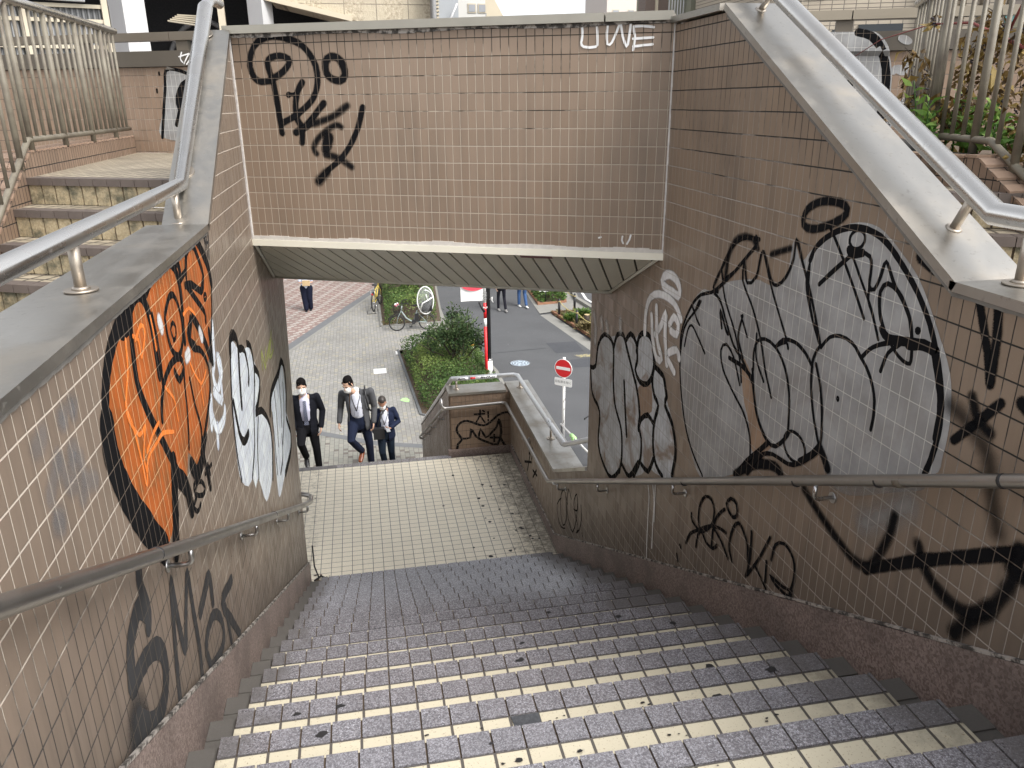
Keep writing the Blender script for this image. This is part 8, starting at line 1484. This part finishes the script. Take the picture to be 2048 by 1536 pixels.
  ('S','w',0.012,0,[(-1.846,0.355),(-1.81,0.404),(-1.78,0.438),(-1.77,0.425),(-1.774,0.396),(-1.795,0.373),(-1.821,0.349)]),
 ]),
 'back_bubble': ('B', [
  ('F','s',0,0,[(3.43,0.337),(3.421,0.379),(3.436,0.42),(3.463,0.45),(3.49,0.462),(3.524,0.467),(3.565,0.469),(3.612,0.47),(3.649,0.471),(3.692,0.471),(3.737,0.47),(3.782,0.469),(3.823,0.468),(3.858,0.467),(3.912,0.468),(3.953,0.47),(3.988,0.464),(4.022,0.446),(4.051,0.42),(4.076,0.392),(4.094,0.364),(4.107,0.333),(4.119,0.297),(4.129,0.265),(4.139,0.229),(4.147,0.191),(4.153,0.149),(4.156,0.11),(4.158,0.068),(4.159,0.023),(4.158,-0.018),(4.156,-0.054),(4.15,-0.107),(4.14,-0.15),(4.119,-0.171),(4.084,-0.165),(4.039,-0.138),(3.985,-0.098),(3.955,-0.074),(3.922,-0.044),(3.887,-0.011),(3.851,0.023),(3.816,0.055),(3.783,0.083),(3.746,0.112),(3.711,0.138),(3.676,0.162),(3.642,0.186),(3.607,0.21),(3.568,0.236),(3.526,0.262),(3.486,0.287),(3.452,0.313)]),
  ('S','k',0.03,0,[(3.45,0.407),(3.474,0.432),(3.499,0.453),(3.524,0.462),(3.551,0.467)]),
  ('S','k',0.06,0,[(3.876,0.463),(3.923,0.453),(3.966,0.437),(4.003,0.407),(4.036,0.367),(4.057,0.333),(4.075,0.294),(4.091,0.254),(4.102,0.215),(4.11,0.174),(4.117,0.132),(4.121,0.086),(4.123,0.038),(4.123,-0.01),(4.12,-0.057),(4.114,-0.105),(4.108,-0.153)]),
  ('S','k',0.05,0,[(3.867,0.126),(3.864,0.09),(3.867,0.055),(3.89,0.023),(3.92,-0.008)]),
  ('F','s',0,1,[(4.252,0.387),(4.248,0.379),(4.239,0.374),(4.227,0.372),(4.212,0.373),(4.196,0.378),(4.18,0.385),(4.167,0.394),(4.157,0.404),(4.152,0.415),(4.151,0.424),(4.156,0.432),(4.164,0.437),(4.177,0.439),(4.192,0.438),(4.208,0.433),(4.223,0.426),(4.236,0.417),(4.246,0.407),(4.252,0.396)]),
  ('F','s',0,1,[(4.31,0.235),(4.304,0.221),(4.296,0.21),(4.284,0.203),(4.271,0.2),(4.257,0.202),(4.244,0.209),(4.234,0.221),(4.227,0.235),(4.224,0.251),(4.225,0.266),(4.23,0.28),(4.239,0.292),(4.251,0.299),(4.264,0.301),(4.278,0.299),(4.29,0.292),(4.3,0.28),(4.308,0.266),(4.311,0.251)]),
  ('F','s',0,1,[(4.257,0.181),(4.253,0.172),(4.244,0.166),(4.231,0.163),(4.215,0.163),(4.199,0.168),(4.184,0.175),(4.171,0.185),(4.161,0.196),(4.156,0.208),(4.155,0.219),(4.16,0.228),(4.169,0.234),(4.182,0.237),(4.197,0.237),(4.213,0.232),(4.229,0.225),(4.242,0.215),(4.252,0.204),(4.257,0.192)]),
  ('F','s',0,1,[(4.201,-0.199),(4.198,-0.205),(4.194,-0.21),(4.187,-0.212),(4.179,-0.213),(4.17,-0.211),(4.163,-0.207),(4.156,-0.201),(4.151,-0.195),(4.149,-0.187),(4.149,-0.18),(4.152,-0.174),(4.156,-0.17),(4.163,-0.167),(4.171,-0.166),(4.18,-0.168),(4.187,-0.172),(4.194,-0.178),(4.199,-0.185),(4.201,-0.192)]),
  ('F','s',0,1,[(4.287,-0.036),(4.283,-0.049),(4.278,-0.059),(4.271,-0.067),(4.264,-0.071),(4.257,-0.07),(4.251,-0.066),(4.246,-0.058),(4.243,-0.047),(4.243,-0.034),(4.244,-0.021),(4.248,-0.008),(4.253,0.002),(4.26,0.009),(4.267,0.013),(4.274,0.013),(4.281,0.008),(4.285,0),(4.288,-0.01),(4.289,-0.023)]),
  ('F','s',0,1,[(4.184,0.193),(4.181,0.183),(4.176,0.175),(4.17,0.17),(4.163,0.167),(4.156,0.168),(4.15,0.172),(4.145,0.179),(4.142,0.188),(4.141,0.198),(4.142,0.209),(4.145,0.218),(4.15,0.226),(4.156,0.231),(4.163,0.234),(4.17,0.233),(4.176,0.229),(4.181,0.222),(4.185,0.214),(4.186,0.203)]),
 ]),
}
# ------------------------------------------------------------------ graffiti: sprayed shapes in wall coordinates (metres)
PAINT = {'k': (.008, .008, .009), 'd': (.045, .045, .047), 'o': (.43, .105, .018), 'h': (.80, .21, .035), 'w': (.72, .72, .72), 'l': (.80, .86, .95), 's': (.335, .335, .335), 't': (.29, .195, .13), 'p': (.46, .48, .50), 'g': (.42, .46, .13), 'b': (.22, .21, .21)}
JOINT = {'k': (.13, .105, .085), 'd': (.10, .085, .07), 'o': (.60, .38, .20), 'h': (.70, .40, .20), 'w': (.5, .47, .43), 'l': (.38, .37, .36), 's': (.58, .57, .54), 't': (.36, .32, .28), 'p': (.34, .32, .30), 'g': (.3, .3, .15), 'b': (.5, .45, .4)}
PM = {}
def paint(col, soft):
    if (col, soft) in PM: return PM[col, soft]
    t = NT('spray_paint', .9 if col in 'kd' else .5, .15 if col == 's' else 0, .06 if col in 'kd' else .3); uv = t.uv(); a = t.attr('edge'); c = PAINT[col]
    n1 = t.noise(uv, 7, 4, .6); 
    cc = t.mix(t.ramp(n1, .3, .7), tuple(q*.82 for q in c), tuple(min(1, q*1.14) for q in c))
    if col in 'lp':      # streaky roller fill
        st = t.noise(t.vmath('MULTIPLY', uv, (16, 5, 1)), 1, 4, .7, 1.5); cc = t.mix(t.ramp(st, .42, .70), cc, (.52, .57, .68) if col == 'l' else (.62, .64, .68))
        if col == 'p': cc = t.mix(t.ramp(t.noise(uv, 3.2, 4, .65, .8), .47, .64), cc, (.25, .19, .15))
    if col == 's': cc = t.mix(t.ramp(t.noise(uv, 2.2, 5, .65, .6), .44, .68), cc, (.26, .25, .24))
    if col == 'o': cc = t.mix(t.ramp(t.noise(t.vmath('MULTIPLY', uv, (9, 3, 1)), 1, 4, .65, 1.2), .44, .66), cc, (.25, .085, .022))
    br = t.brick(uv, TP, TQ, .0020, cc, cc, JOINT[col], smooth=.3); t.col(br[0]); t.bump(br[1], .0018, 1, True)
    if soft:
        sp = t.noise(uv, 220, 2, .7); e = t.math('ADD', a, t.math('MULTIPLY', t.math('SUBTRACT', sp, .5), .5))
        lo = {1: .55, 2: .15, 3: -.1}[soft]
        t.setin(t.b.inputs['Alpha'], t.math('MULTIPLY', t.ramp(e, lo, 1.0, 1, 0), {1: 1, 2: .92, 3: .6}[soft]*(.45 if col == 'b' else 1)))
    PM[col, soft] = t.mat; return t.mat
WALLS = {'L': (lambda u, v, d: Vector((XL+d, u, v)), lambda u, v: (u-1.548, v-.05), lwall), 'R': (lambda u, v, d: Vector((XR-d, u, v)), lambda u, v: (u-2.001, v-.05), rwall),
         'beam': (lambda u, v, d: bv(u, -d, v), lambda u, v: (u-1.056, v-.05), bp), 'F': (lambda u, v, d: Vector((u, 9.15-d, v)), lambda u, v: (u, v+.03), lp), 'B': (lambda u, v, d: bv(u, 2.2-d, v), lambda u, v: (u, v+.03), bw)}
GLABEL = {'tag_beam': 'black spray tag of loops', 'orange_piece': 'orange bubble letters with thick black outline', 'silver_piece': 'silver bubble letters with thin black lines', 'dog_drawing': 'black dog drawing with a kanji and an exclamation mark'}
def graffiti(name, plane, items):
    W, UVF, par = WALLS[plane]; groups = {}
    base = {'chalk_beam': .0046, 'fuzzy_strokes': .0022, 'grey_piece': .0012, 'white_throwup': .0030, 'black_signature': .0034}.get(name, .0012)
    for idx, (kind, col, w, soft, pts) in enumerate(items):
        if name == 'tag_beam': soft = max(1, soft)
        off = base+.00004*idx; key = (col, soft)
        g = groups.setdefault(key, ([], [], [], []))
        V, F, E, UVS = g
        def put(u, v, e):
            if plane in 'LR': v = min(v, (-.552 if u < 3.87 else -.552+.614*(u-3.87)) if plane == 'L' else (-.545 if u < 2.0 else -.545+.541*(u-2.0)))
            V.append(W(u, v, off+(.0315 if plane == 'B' and v > .333 else 0))); UVS.append(UVF(u, v)); E.append(e); return len(V)-1
        if kind == 'F':
            P = [Vector((a, b, 0)) for a, b in pts]; cl = [P[0]]
            for p in P[1:]:
                if (p-cl[-1]).length > .002: cl.append(p)
            if (cl[0]-cl[-1]).length < .002: cl.pop()
            ids = [put(p.x, p.y, 0 if not soft else .6) for p in cl]
            if plane == 'B':       # the metal cap stands proud of the tiles
                pass
            for tri in tessellate_polygon([cl]): F.append(tuple(ids[q] for q in tri))
            continue
        k = {0: 1.0, 1: 1.35, 2: 1.75, 3: 2.2}[soft]; h = w/2*k*{'silver_piece': .8, 'black_signature': .75, 'grey_piece': .75, 'cursive_tag': .7}.get(name, .55 if col == 'h' else 1)
        P = [Vector(p) for p in pts]; Q = [P[0]]
        for p in P[1:]:
            if (p-Q[-1]).length > .004: Q.append(p)
        if len(Q) < 2: Q.append(Q[0]+Vector((.004, 0)))
        rr = random.Random(idx*7+len(pts)); rows = []
        def d_(i): return (Q[min(i+1, len(Q)-1)]-Q[max(i-1, 0)]).normalized()
        closed = (Q[0]-Q[-1]).length < .006
        for i in range(len(Q)):
            d = d_(i) if not closed or 0 < i < len(Q)-1 else ((Q[1]-Q[0]).normalized()+(Q[-1]-Q[-2]).normalized()).normalized()
            n = Vector((-d.y, d.x)); hh = h*(1+rr.uniform(-.07, .07)); off += .000008; rows.append([put(*(Q[i]+n*hh), 1), put(*Q[i], 0), put(*(Q[i]-n*hh), 1)])
        for a, b in zip(rows, rows[1:]): F.append((a[0], a[1], b[1], b[0])); F.append((a[1], a[2], b[2], b[1]))
        if not closed:
            for i, sg_ in ((0, -1), (len(Q)-1, 1)):
                d = d_(i)*sg_; n = Vector((-d.y, d.x)); c = rows[i][1]; prev = rows[i][0] if sg_ > 0 else rows[i][2]; last = rows[i][2] if sg_ > 0 else rows[i][0]
                for q in range(1, 6):
                    a = pi/2-pi*q/6; t_ = put(*(Q[i]+n*(h*sin(a))+d*(h*cos(a))), 1) if q < 6 else last; F.append((c, prev, t_)); prev = t_
                F.append((c, prev, last))
    root = None; outs = []
    for (col, soft), (V, F, E, UVS) in groups.items():
        me = bpy.data.meshes.new(name); me.from_pydata([tuple(v) for v in V], [], F); me.materials.append(paint(col, soft))
        uvl = me.uv_layers.new(name='UVMap')
        for lp_ in me.loops: uvl.data[lp_.index].uv = UVS[lp_.vertex_index]
        at = me.attributes.new('edge', 'FLOAT', 'POINT'); at.data.foreach_set('value', E)
        o = bpy.data.objects.new('graffiti' if root is None else 'graffiti_layer', me); COL.objects.link(o)
        o.parent = par if root is None else root
        if root is None: root = o
        o.visible_shadow = True
    if name in GLABEL: root['label'] = GLABEL[name]
for nm, (pl_, items) in GRAFFITI.items(): graffiti(nm, pl_, items)

# ------------------------------------------------------------------ buildings beyond the bridge
M['stone'] = NT('x').mat
def stone_mat():
    t = NT('pale_stone_cladding', .8); p = t.geo(); x, y, z = t.sep(p); uv = t.comb(x, z)
    br = t.brick(uv, 1.5, 1.1, .02, (.50, .44, .33), (.46, .40, .30), (.22, .19, .15)); ribs = t.ramp(t.math('SINE', t.math('MULTIPLY', x, 3.4)), -.2, .4); f = t.noise(p, 6, 5, .75)
    t.col(t.mix(t.math('MULTIPLY', ribs, .55), br[0], t.mix(t.ramp(f, .35, .65), (.24, .19, .13), (.62, .55, .42)))); t.bump(f, .06); return t.mat
M['stone'] = stone_mat(); M['pale_wall'] = plain('pale_rendered_wall', (.46, .44, .40), .85, 0, .08, .6); M['cream_wall'] = plain('cream_rendered_wall', (.52, .46, .35), .85, 0, .08, .6)
M['col_white'] = plain('white_painted_steel', (.60, .60, .60), .5, 0, .07, .8); M['beige_steel'] = plain('beige_painted_steel', (.52, .46, .35), .55, 0, .1, 2); M['dark_glass'] = plain('dark_window_glass', (.02, .025, .03), .08, 0, .2, 1)
def corr():
    t = NT('corrugated_sheet', .5, .3); p = t.geo(); x, y, z = t.sep(p); s_ = t.math('SINE', t.math('MULTIPLY', t.math('ADD', t.math('MULTIPLY', x, .945), t.math('MULTIPLY', y, .33)), 75.))
    t.col(t.mix(t.ramp(s_, -1, 1), (.17, .175, .18), (.36, .365, .37))); t.bump(s_, .03); return t.mat
M['corr'] = corr()
def rowmat(name, w, h, c1, c2, mc, au, av):
    t = NT(name, .7); p = t.geo(); x, y, z = t.sep(p); u = t.math('ADD', t.math('MULTIPLY', x, au), t.math('MULTIPLY', y, av)); br = t.brick(t.comb(u, z), w, h, .012, c1, c2, mc, offset=0, smooth=.1)
    t.col(t.mix(t.math('MULTIPLY', t.noise(p, .8, 4), .3), br[0], (.25, .21, .16))); t.bump(br[1], .01, 1, True); return t.mat
def at(x, z, y): return (x, y, z)
# elevated station: dark hall behind white columns
stn = thing('elevated_station', 'dark open hall of an elevated station with white columns and stone cladding', 'building')
m = MB(); m.box((-17, 47, G), (2.0, 48, 16)); m.box((-17, 41, 9.0), (2.0, 47, 9.8)); m.box((-17.5, 36, G), (-17, 48, 10)); m.build('hall', M['dark'], stn)
m = MB()
for k in range(9): x = -16+2.0*k; m.box((x, 43, 5.2), (x+.12, 43.2, 8.8)); m.tube([(x, 43, 5.2), (x+1, 43, 6.6), (x+2, 43, 5.2)], .06, 5); m.box((x, 42.9, 5.1), (x+2, 43.1, 5.22))
m.build('roof_truss', plain('truss_steel', (.03, .03, .033), .7), stn)
m = MB(); arc = []
for k in range(13): a = pi*k/12; arc.append((-7.1+1.9*cos(a), 46, 1.4+2.6*sin(a)))
m.tube(arc, .12, 6); m.build('arch_rim', plain('arch_grey', (.12, .12, .12), .8), stn)
for x0, x1, x2, x3, y in ((-10.47, -9.62, -8.90, -8.95, 42), (-4.42, -3.68, -3.29, -3.3, 42)):
    m = MB(); m.hexa([(x0, y, G), (x1, y-1.0, G), (x2, y, G), (x1-.1, y+1.0, G), (x0, y, 11), (x1, y-1.0, 11), (x2, y, 11), (x1-.1, y+1.0, 11)]); m.build('column', M['col_white'], stn)
m = MB(); m.box((-5.75, 41.9, G), (-5.45, 42.1, 11)); m.build('slim_post', M['beige_steel'], stn)
m = MB(); m.plate([(-3.35, 41.5, 4.53), (.25, 41.5, 3.72), (4.05, 41.5, 3.2), (4.05, 41.5, 14), (-3.35, 41.5, 14)], (0, 3.5, 0)); m.build('stone_facade', M['stone'], stn)
m = MB(); m.hexa([(-3.6, 41.2, 4.50), (.35, 41.2, 3.62), (.35, 41.55, 3.62), (-3.6, 41.55, 4.50), (-3.6, 41.2, 4.72), (.35, 41.2, 3.84), (.35, 41.55, 3.84), (-3.6, 41.55, 4.72)]); m.build('facade_sill', M['cream_wall'], stn)
m = MB(); m.box((4.05, 40.5, G), (4.10, 45, 14)); m.tube([(4.12, 40.4, -5), (4.12, 40.4, 12)], .11, 8); m.build('rain_pipe', plain('grey_pipe', (.26, .26, .26), .6), stn)
# platform shed on the left with corrugated sheets
sh_ = thing('platform_shed', 'grey corrugated platform shed with beige posts and pipes under a dark roof', 'building')
A = Vector((-7.6, 14.6, 0)); B = Vector((-4.05, 16.0, 0)); dd = (B-A); nn_ = Vector((-dd.y, dd.x, 0)).normalized()
def sp_(f, z, o=0): return A+dd*f+Vector((0, 0, z))-nn_*o
m = MB(); m.hexa([sp_(0, G), sp_(1.02, G), sp_(1.02, G, -.1), sp_(0, G, -.1), sp_(0, 1.62), sp_(1.02, 1.62), sp_(1.02, 1.62, -.1), sp_(0, 1.62, -.1)]); m.build('corrugated_wall', M['corr'], sh_)
m = MB()
for f in (.28, .66, .985):
    m.hexa([sp_(f, G, .1), sp_(f+.025, G, .1), sp_(f+.025, G, .02), sp_(f, G, .02), sp_(f, 1.95, .1), sp_(f+.025, 1.95, .1), sp_(f+.025, 1.95, .02), sp_(f, 1.95, .02)])
m.build('post', M['beige_steel'], sh_)
m = MB()
for z in (1.56, 1.33, .92): m.hexa([sp_(0, z, .07), sp_(1, z-.0, .07), sp_(1, z, .012), sp_(0, z, .012), sp_(0, z+.06, .07), sp_(1, z+.06, .07), sp_(1, z+.06, .012), sp_(0, z+.06, .012)])
m.build('girt', M['beige_steel'], sh_)
m = MB()
for k, z in enumerate((1.72, 1.80, 1.88)): m.tube([sp_(0, z, .16+.05*k), sp_(.92-.02*k, z-.05, .16+.05*k)], .028, 6)
m.build('pipe', M['col_white'], sh_)
m = MB(); m.hexa([sp_(-.1, 1.98, .5), sp_(1.0, 1.98, .5), sp_(1.0, 1.98, -2), sp_(-.1, 1.98, -2), sp_(-.1, 2.2, .5), sp_(1.0, 2.2, .5), sp_(1.0, 2.2, -2), sp_(-.1, 2.2, -2)]); m.build('roof', M['dark'], sh_)
m = MB()
for k, (f, z) in enumerate(((.05, .78), (.25, .70), (.5, .74))): m.tube([sp_(f, z, .3), sp_(f+.3, z+.05, .25)], .03, 6)
m.build('duct', M['pale_wall'], sh_)
wd = thing('timber_bundle', 'bundle of pale planks lying beyond the bronze rail', 'timber')
XA, ZA = -1.83, .83
for k in range(5):
    m = MB(); m.hexa([(XA+.02*k, 9.6+.03*k, ZA+.017*k), (XA+.28+.02*k, 9.5, ZA-.045+.02*k), (XA+.28+.02*k, 9.6, ZA-.045+.02*k), (XA+.02*k, 9.7+.03*k, ZA+.017*k)]+[(XA+.02*k, 9.6+.03*k, ZA+.013+.017*k), (XA+.28+.02*k, 9.5, ZA-.032+.02*k), (XA+.28+.02*k, 9.6, ZA-.032+.02*k), (XA+.02*k, 9.7+.03*k, ZA+.013+.017*k)]); m.build('plank', M['beige_steel'], wd)
# buildings up the street
def block(label, x0, x1, y0, y1, z1, mat, wins=(), nm='street_building'):
    th = thing(nm, label, 'building'); m = MB(); m.box((x0, y0, G), (x1, y1, z1)); m.build('walls', mat, th)
    for (a, z, w, h) in wins:
        m = MB(); m.box((a, y0-.04, z), (a+w, y0+.1, z+h)); f = m.build('window', M['beige_steel'], th); g = MB(); g.box((a+.06, y0-.06, z+.06), (a+w-.06, y0-.045, z+h-.06)); g.build('pane', M['window_grey'], f)
    return th
M['window_grey'] = plain('grey_window', (.30, .31, .33), .2, 0, .2, 2)
lv = block('grey building with louvres beside the stone clad station', 4.15, 5.6, 43, 47, 12, plain('grey_blue_wall', (.36, .38, .40), .8))
for k in range(14): m = MB(); m.box((4.14, 42.9, 3.3+.16*k), (4.62, 43, 3.38+.16*k)); m.build('louvre', M['cream_wall'], lv)
m = MB(); m.tube([(4.9, 42.6, 3.4), (5.5, 42.6, 4.6)], .05, 6); m.tube([(4.15, 42.5, 3.75), (5.6, 42.5, 3.75)], .04, 6); m.build('stair_rail', M['col_white'], lv)
block('white building with two square windows up the street', 6.4, 8.1, 50, 58, 12, plain('white_rendered_wall', (.62, .61, .58), .85), [(7.05, 4.9, .5, .5), (7.65, 4.9, .5, .5), (7.05, 6.4, .5, .5), (7.65, 6.4, .5, .5)])
cb = thing('street_building', 'cream building with a sloping roof line up the street', 'building'); m = MB(); m.plate([(8.9, 62, G), (12.1, 62, G), (12.1, 62, 4.6), (10.6, 62, 7.2), (8.9, 62, 7.6)], (0, 8, 0)); m.build('walls', M['cream_wall'], cb)
m = MB(); m.box((9.6, 61.9, 5.9), (10.1, 62, 6.6)); m.build('window', M['window_grey'], cb)
block('pale pinkish tower far up the street', 26, 29.6, 84, 92, 16, plain('pale_pink_wall', (.60, .53, .48), .85), [(26.6, 7.6, .7, 1.1), (28.2, 7.6, .7, 1.1), (26.6, 10.2, .7, 1.1), (28.2, 10.2, .7, 1.1)])
bc = thing('street_building', 'dark brown pillared shop front up the street on the right', 'building')
m = MB(); m.box((13.6, 38, G), (14.7, 39, 9)); m.build('pillar', plain('brown_pillar', (.16, .12, .10), .7), bc); m = MB(); m.box((15.6, 37.5, G), (24, 45, 9)); m.build('walls', plain('olive_wall', (.24, .24, .18), .8), bc)
for k in range(6): m = MB(); m.tube([(14.75+.14*k, 38, 2), (14.75+.14*k, 38, 6)], .03, 6); m.build('railing_bar', M['col_white'], bc)
m = MB(); m.box((14.05, 37.9, 2), (14.18, 37.99, 9)); m.build('pillar_strip', M['beige_steel'], bc)
tb = thing('tiled_building', 'beige tiled building with dark and teal windows behind the bubble tag parapet', 'building')
tmat = rowmat('beige_facade_tile', .35, .13, (.46, .40, .31), (.42, .36, .28), (.13, .115, .10), 1, 0)
tm2 = rowmat('beige_facade_tile_side', .35, .13, (.42, .36, .28), (.39, .335, .26), (.12, .10, .09), .3, .95)
m = MB(); m.hexa([(15.2, 27, G), (21.0, 24.5, G), (21.0, 36, G), (15.2, 36, G), (15.2, 27, 9), (21.0, 24.5, 9), (21.0, 36, 9), (15.2, 36, 9)]); m.build('walls', tmat, tb)
for k in range(4): m = MB(); m.hexa([(18.6+.55*k, 25.2-.24*k, G), (18.85+.55*k, 25.0-.24*k, G), (18.85+.55*k, 26, G), (18.6+.55*k, 26, G)]+[(18.6+.55*k, 25.2-.24*k, 9), (18.85+.55*k, 25.0-.24*k, 9), (18.85+.55*k, 26, 9), (18.6+.55*k, 26, 9)]); m.build('pilaster', tmat, tb)
def wq(u0, u1, z0, z1, o=.06):
    a = Vector((15.2, 27, 0)); d = Vector((5.8, -2.5, 0)); n_ = Vector((-2.5, -5.8, 0)).normalized(); P = [a+d*u+n_*o for u in (u0, u1)]
    m = MB(); m.hexa([P[0]+Vector((0, 0, z0)), P[1]+Vector((0, 0, z0)), P[1]-n_*.2+Vector((0, 0, z0)), P[0]-n_*.2+Vector((0, 0, z0)), P[0]+Vector((0, 0, z1)), P[1]+Vector((0, 0, z1)), P[1]-n_*.2+Vector((0, 0, z1)), P[0]-n_*.2+Vector((0, 0, z1))]); return m
for u0, u1, z0, z1 in ((.02, .14, 1.6, 2.15), (.17, .24, 1.6, 2.2), (.30, .52, 2.05, 2.35), (.30, .40, 1.3, 2.0), (.02, .12, 3.2, 3.8)): wq(u0, u1, z0, z1).build('window', M['dark_glass'], tb)
M['teal'] = plain('teal_glass', (.16, .42, .42), .15, 0, .15, .7)
gb = thing('glass_building', 'teal glazed shop front behind the picket fence and dried vine', 'building')
m = MB(); m.hexa([(21.05, 24.5, G), (36, 20, G), (36, 30, G), (21.05, 30, G), (21.05, 24.5, 2.6), (36, 20, 2.6), (36, 30, 2.6), (21.05, 30, 2.6)]); m.build('glazing', M['teal'], gb)
m = MB(); m.hexa([(21.05, 24.3, 2.6), (36, 19.8, 2.6), (36, 30, 2.6), (21.05, 30, 2.6), (21.05, 24.3, 9), (36, 19.8, 9), (36, 30, 9), (21.05, 30, 9)]); m.build('upper_wall', tm2, gb)
for k in range(6):
    f = k/5; x = 21.3+13*f; y = 24.35-3.9*f; m = MB(); m.box((x, y-.12, G), (x+.25, y+.1, 2.6)); m.build('mullion', M['black_steel'] if k % 2 else M['beige_steel'], gb)
m = MB(); m.hexa([(21.05, 24.25, 3.0), (36, 19.75, 3.0), (36, 19.9, 3.0), (21.05, 24.4, 3.0), (21.05, 24.25, 3.5), (36, 19.75, 3.5), (36, 19.9, 3.5), (21.05, 24.4, 3.5)]); m.build('window_band', M['dark_glass'], gb)
bxm = MB(); bxm.box((4.9, 4.9, -.45), (5.9, 6.2, .2)); tag(bxm.build('metal_cabinet', plain('cabinet_metal', (.26, .25, .23), .5), bevel=.01), 'dark grey metal cabinet behind the far end of the bubble tag parapet', 'cabinet') if False else None

# ------------------------------------------------------------------ camera, sky, sun
cam = bpy.data.cameras.new('camera'); co = bpy.data.objects.new('camera', cam); COL.objects.link(co); SC.camera = co
pitch, roll, yaw, f = CAMERA
cp, sp_i = cos(pitch), sin(pitch); cw, sw_ = cos(yaw), sin(yaw)
fwd = Vector((sw_*cp, cw*cp, -sp_i)); rt = Vector((cw, -sw_, 0)); up = rt.cross(fwd); r2 = rt*cos(roll)+up*sin(roll); u2 = up*cos(roll)-rt*sin(roll)
co.matrix_world = Matrix(((r2.x, u2.x, -fwd.x, 0), (r2.y, u2.y, -fwd.y, 0), (r2.z, u2.z, -fwd.z, 0), (0, 0, 0, 1)))
cam.sensor_width = 36; cam.sensor_fit = 'HORIZONTAL'; cam.lens = f/2048*36; cam.clip_start = .02; cam.clip_end = 2000
w = bpy.data.worlds.new('World'); SC.world = w; w.use_nodes = True; nt_ = w.node_tree; bg = nt_.nodes['Background']
sky = nt_.nodes.new('ShaderNodeTexSky'); sky.sky_type = 'NISHITA'; sky.sun_disc = False; SE, SA = radians(48), radians(140)
sky.sun_elevation = SE; sky.sun_rotation = SA; sky.air_density = 1.0; sky.dust_density = 3.0; sky.ozone_density = 1.0
hs = nt_.nodes.new('ShaderNodeHueSaturation'); hs.inputs['Saturation'].default_value = .16; nt_.links.new(sky.outputs[0], hs.inputs['Color']); nt_.links.new(hs.outputs[0], bg.inputs[0]); bg.inputs[1].default_value = SKY
sd_ = Vector((sin(SA)*cos(SE), cos(SA)*cos(SE), sin(SE)))
sun = bpy.data.lights.new('sun', 'SUN'); sun.energy = SUN; sun.angle = radians(22); sun.color = (1.0, .955, .90); so2 = bpy.data.objects.new('sun', sun); COL.objects.link(so2)
so2.rotation_euler = sd_.to_track_quat('Z', 'Y').to_euler()
vs = SC.view_settings; vs.view_transform = 'Standard'; vs.look = 'None'; vs.gamma = 1; vs.exposure = EXPOSURE; vs.use_curve_mapping = False
SC.cycles.transparent_max_bounces = 24; SC.cycles.max_bounces = 8; SC.cycles.use_denoising = True
try: SC.cycles.denoiser = 'OPENIMAGEDENOISE'
except Exception: pass
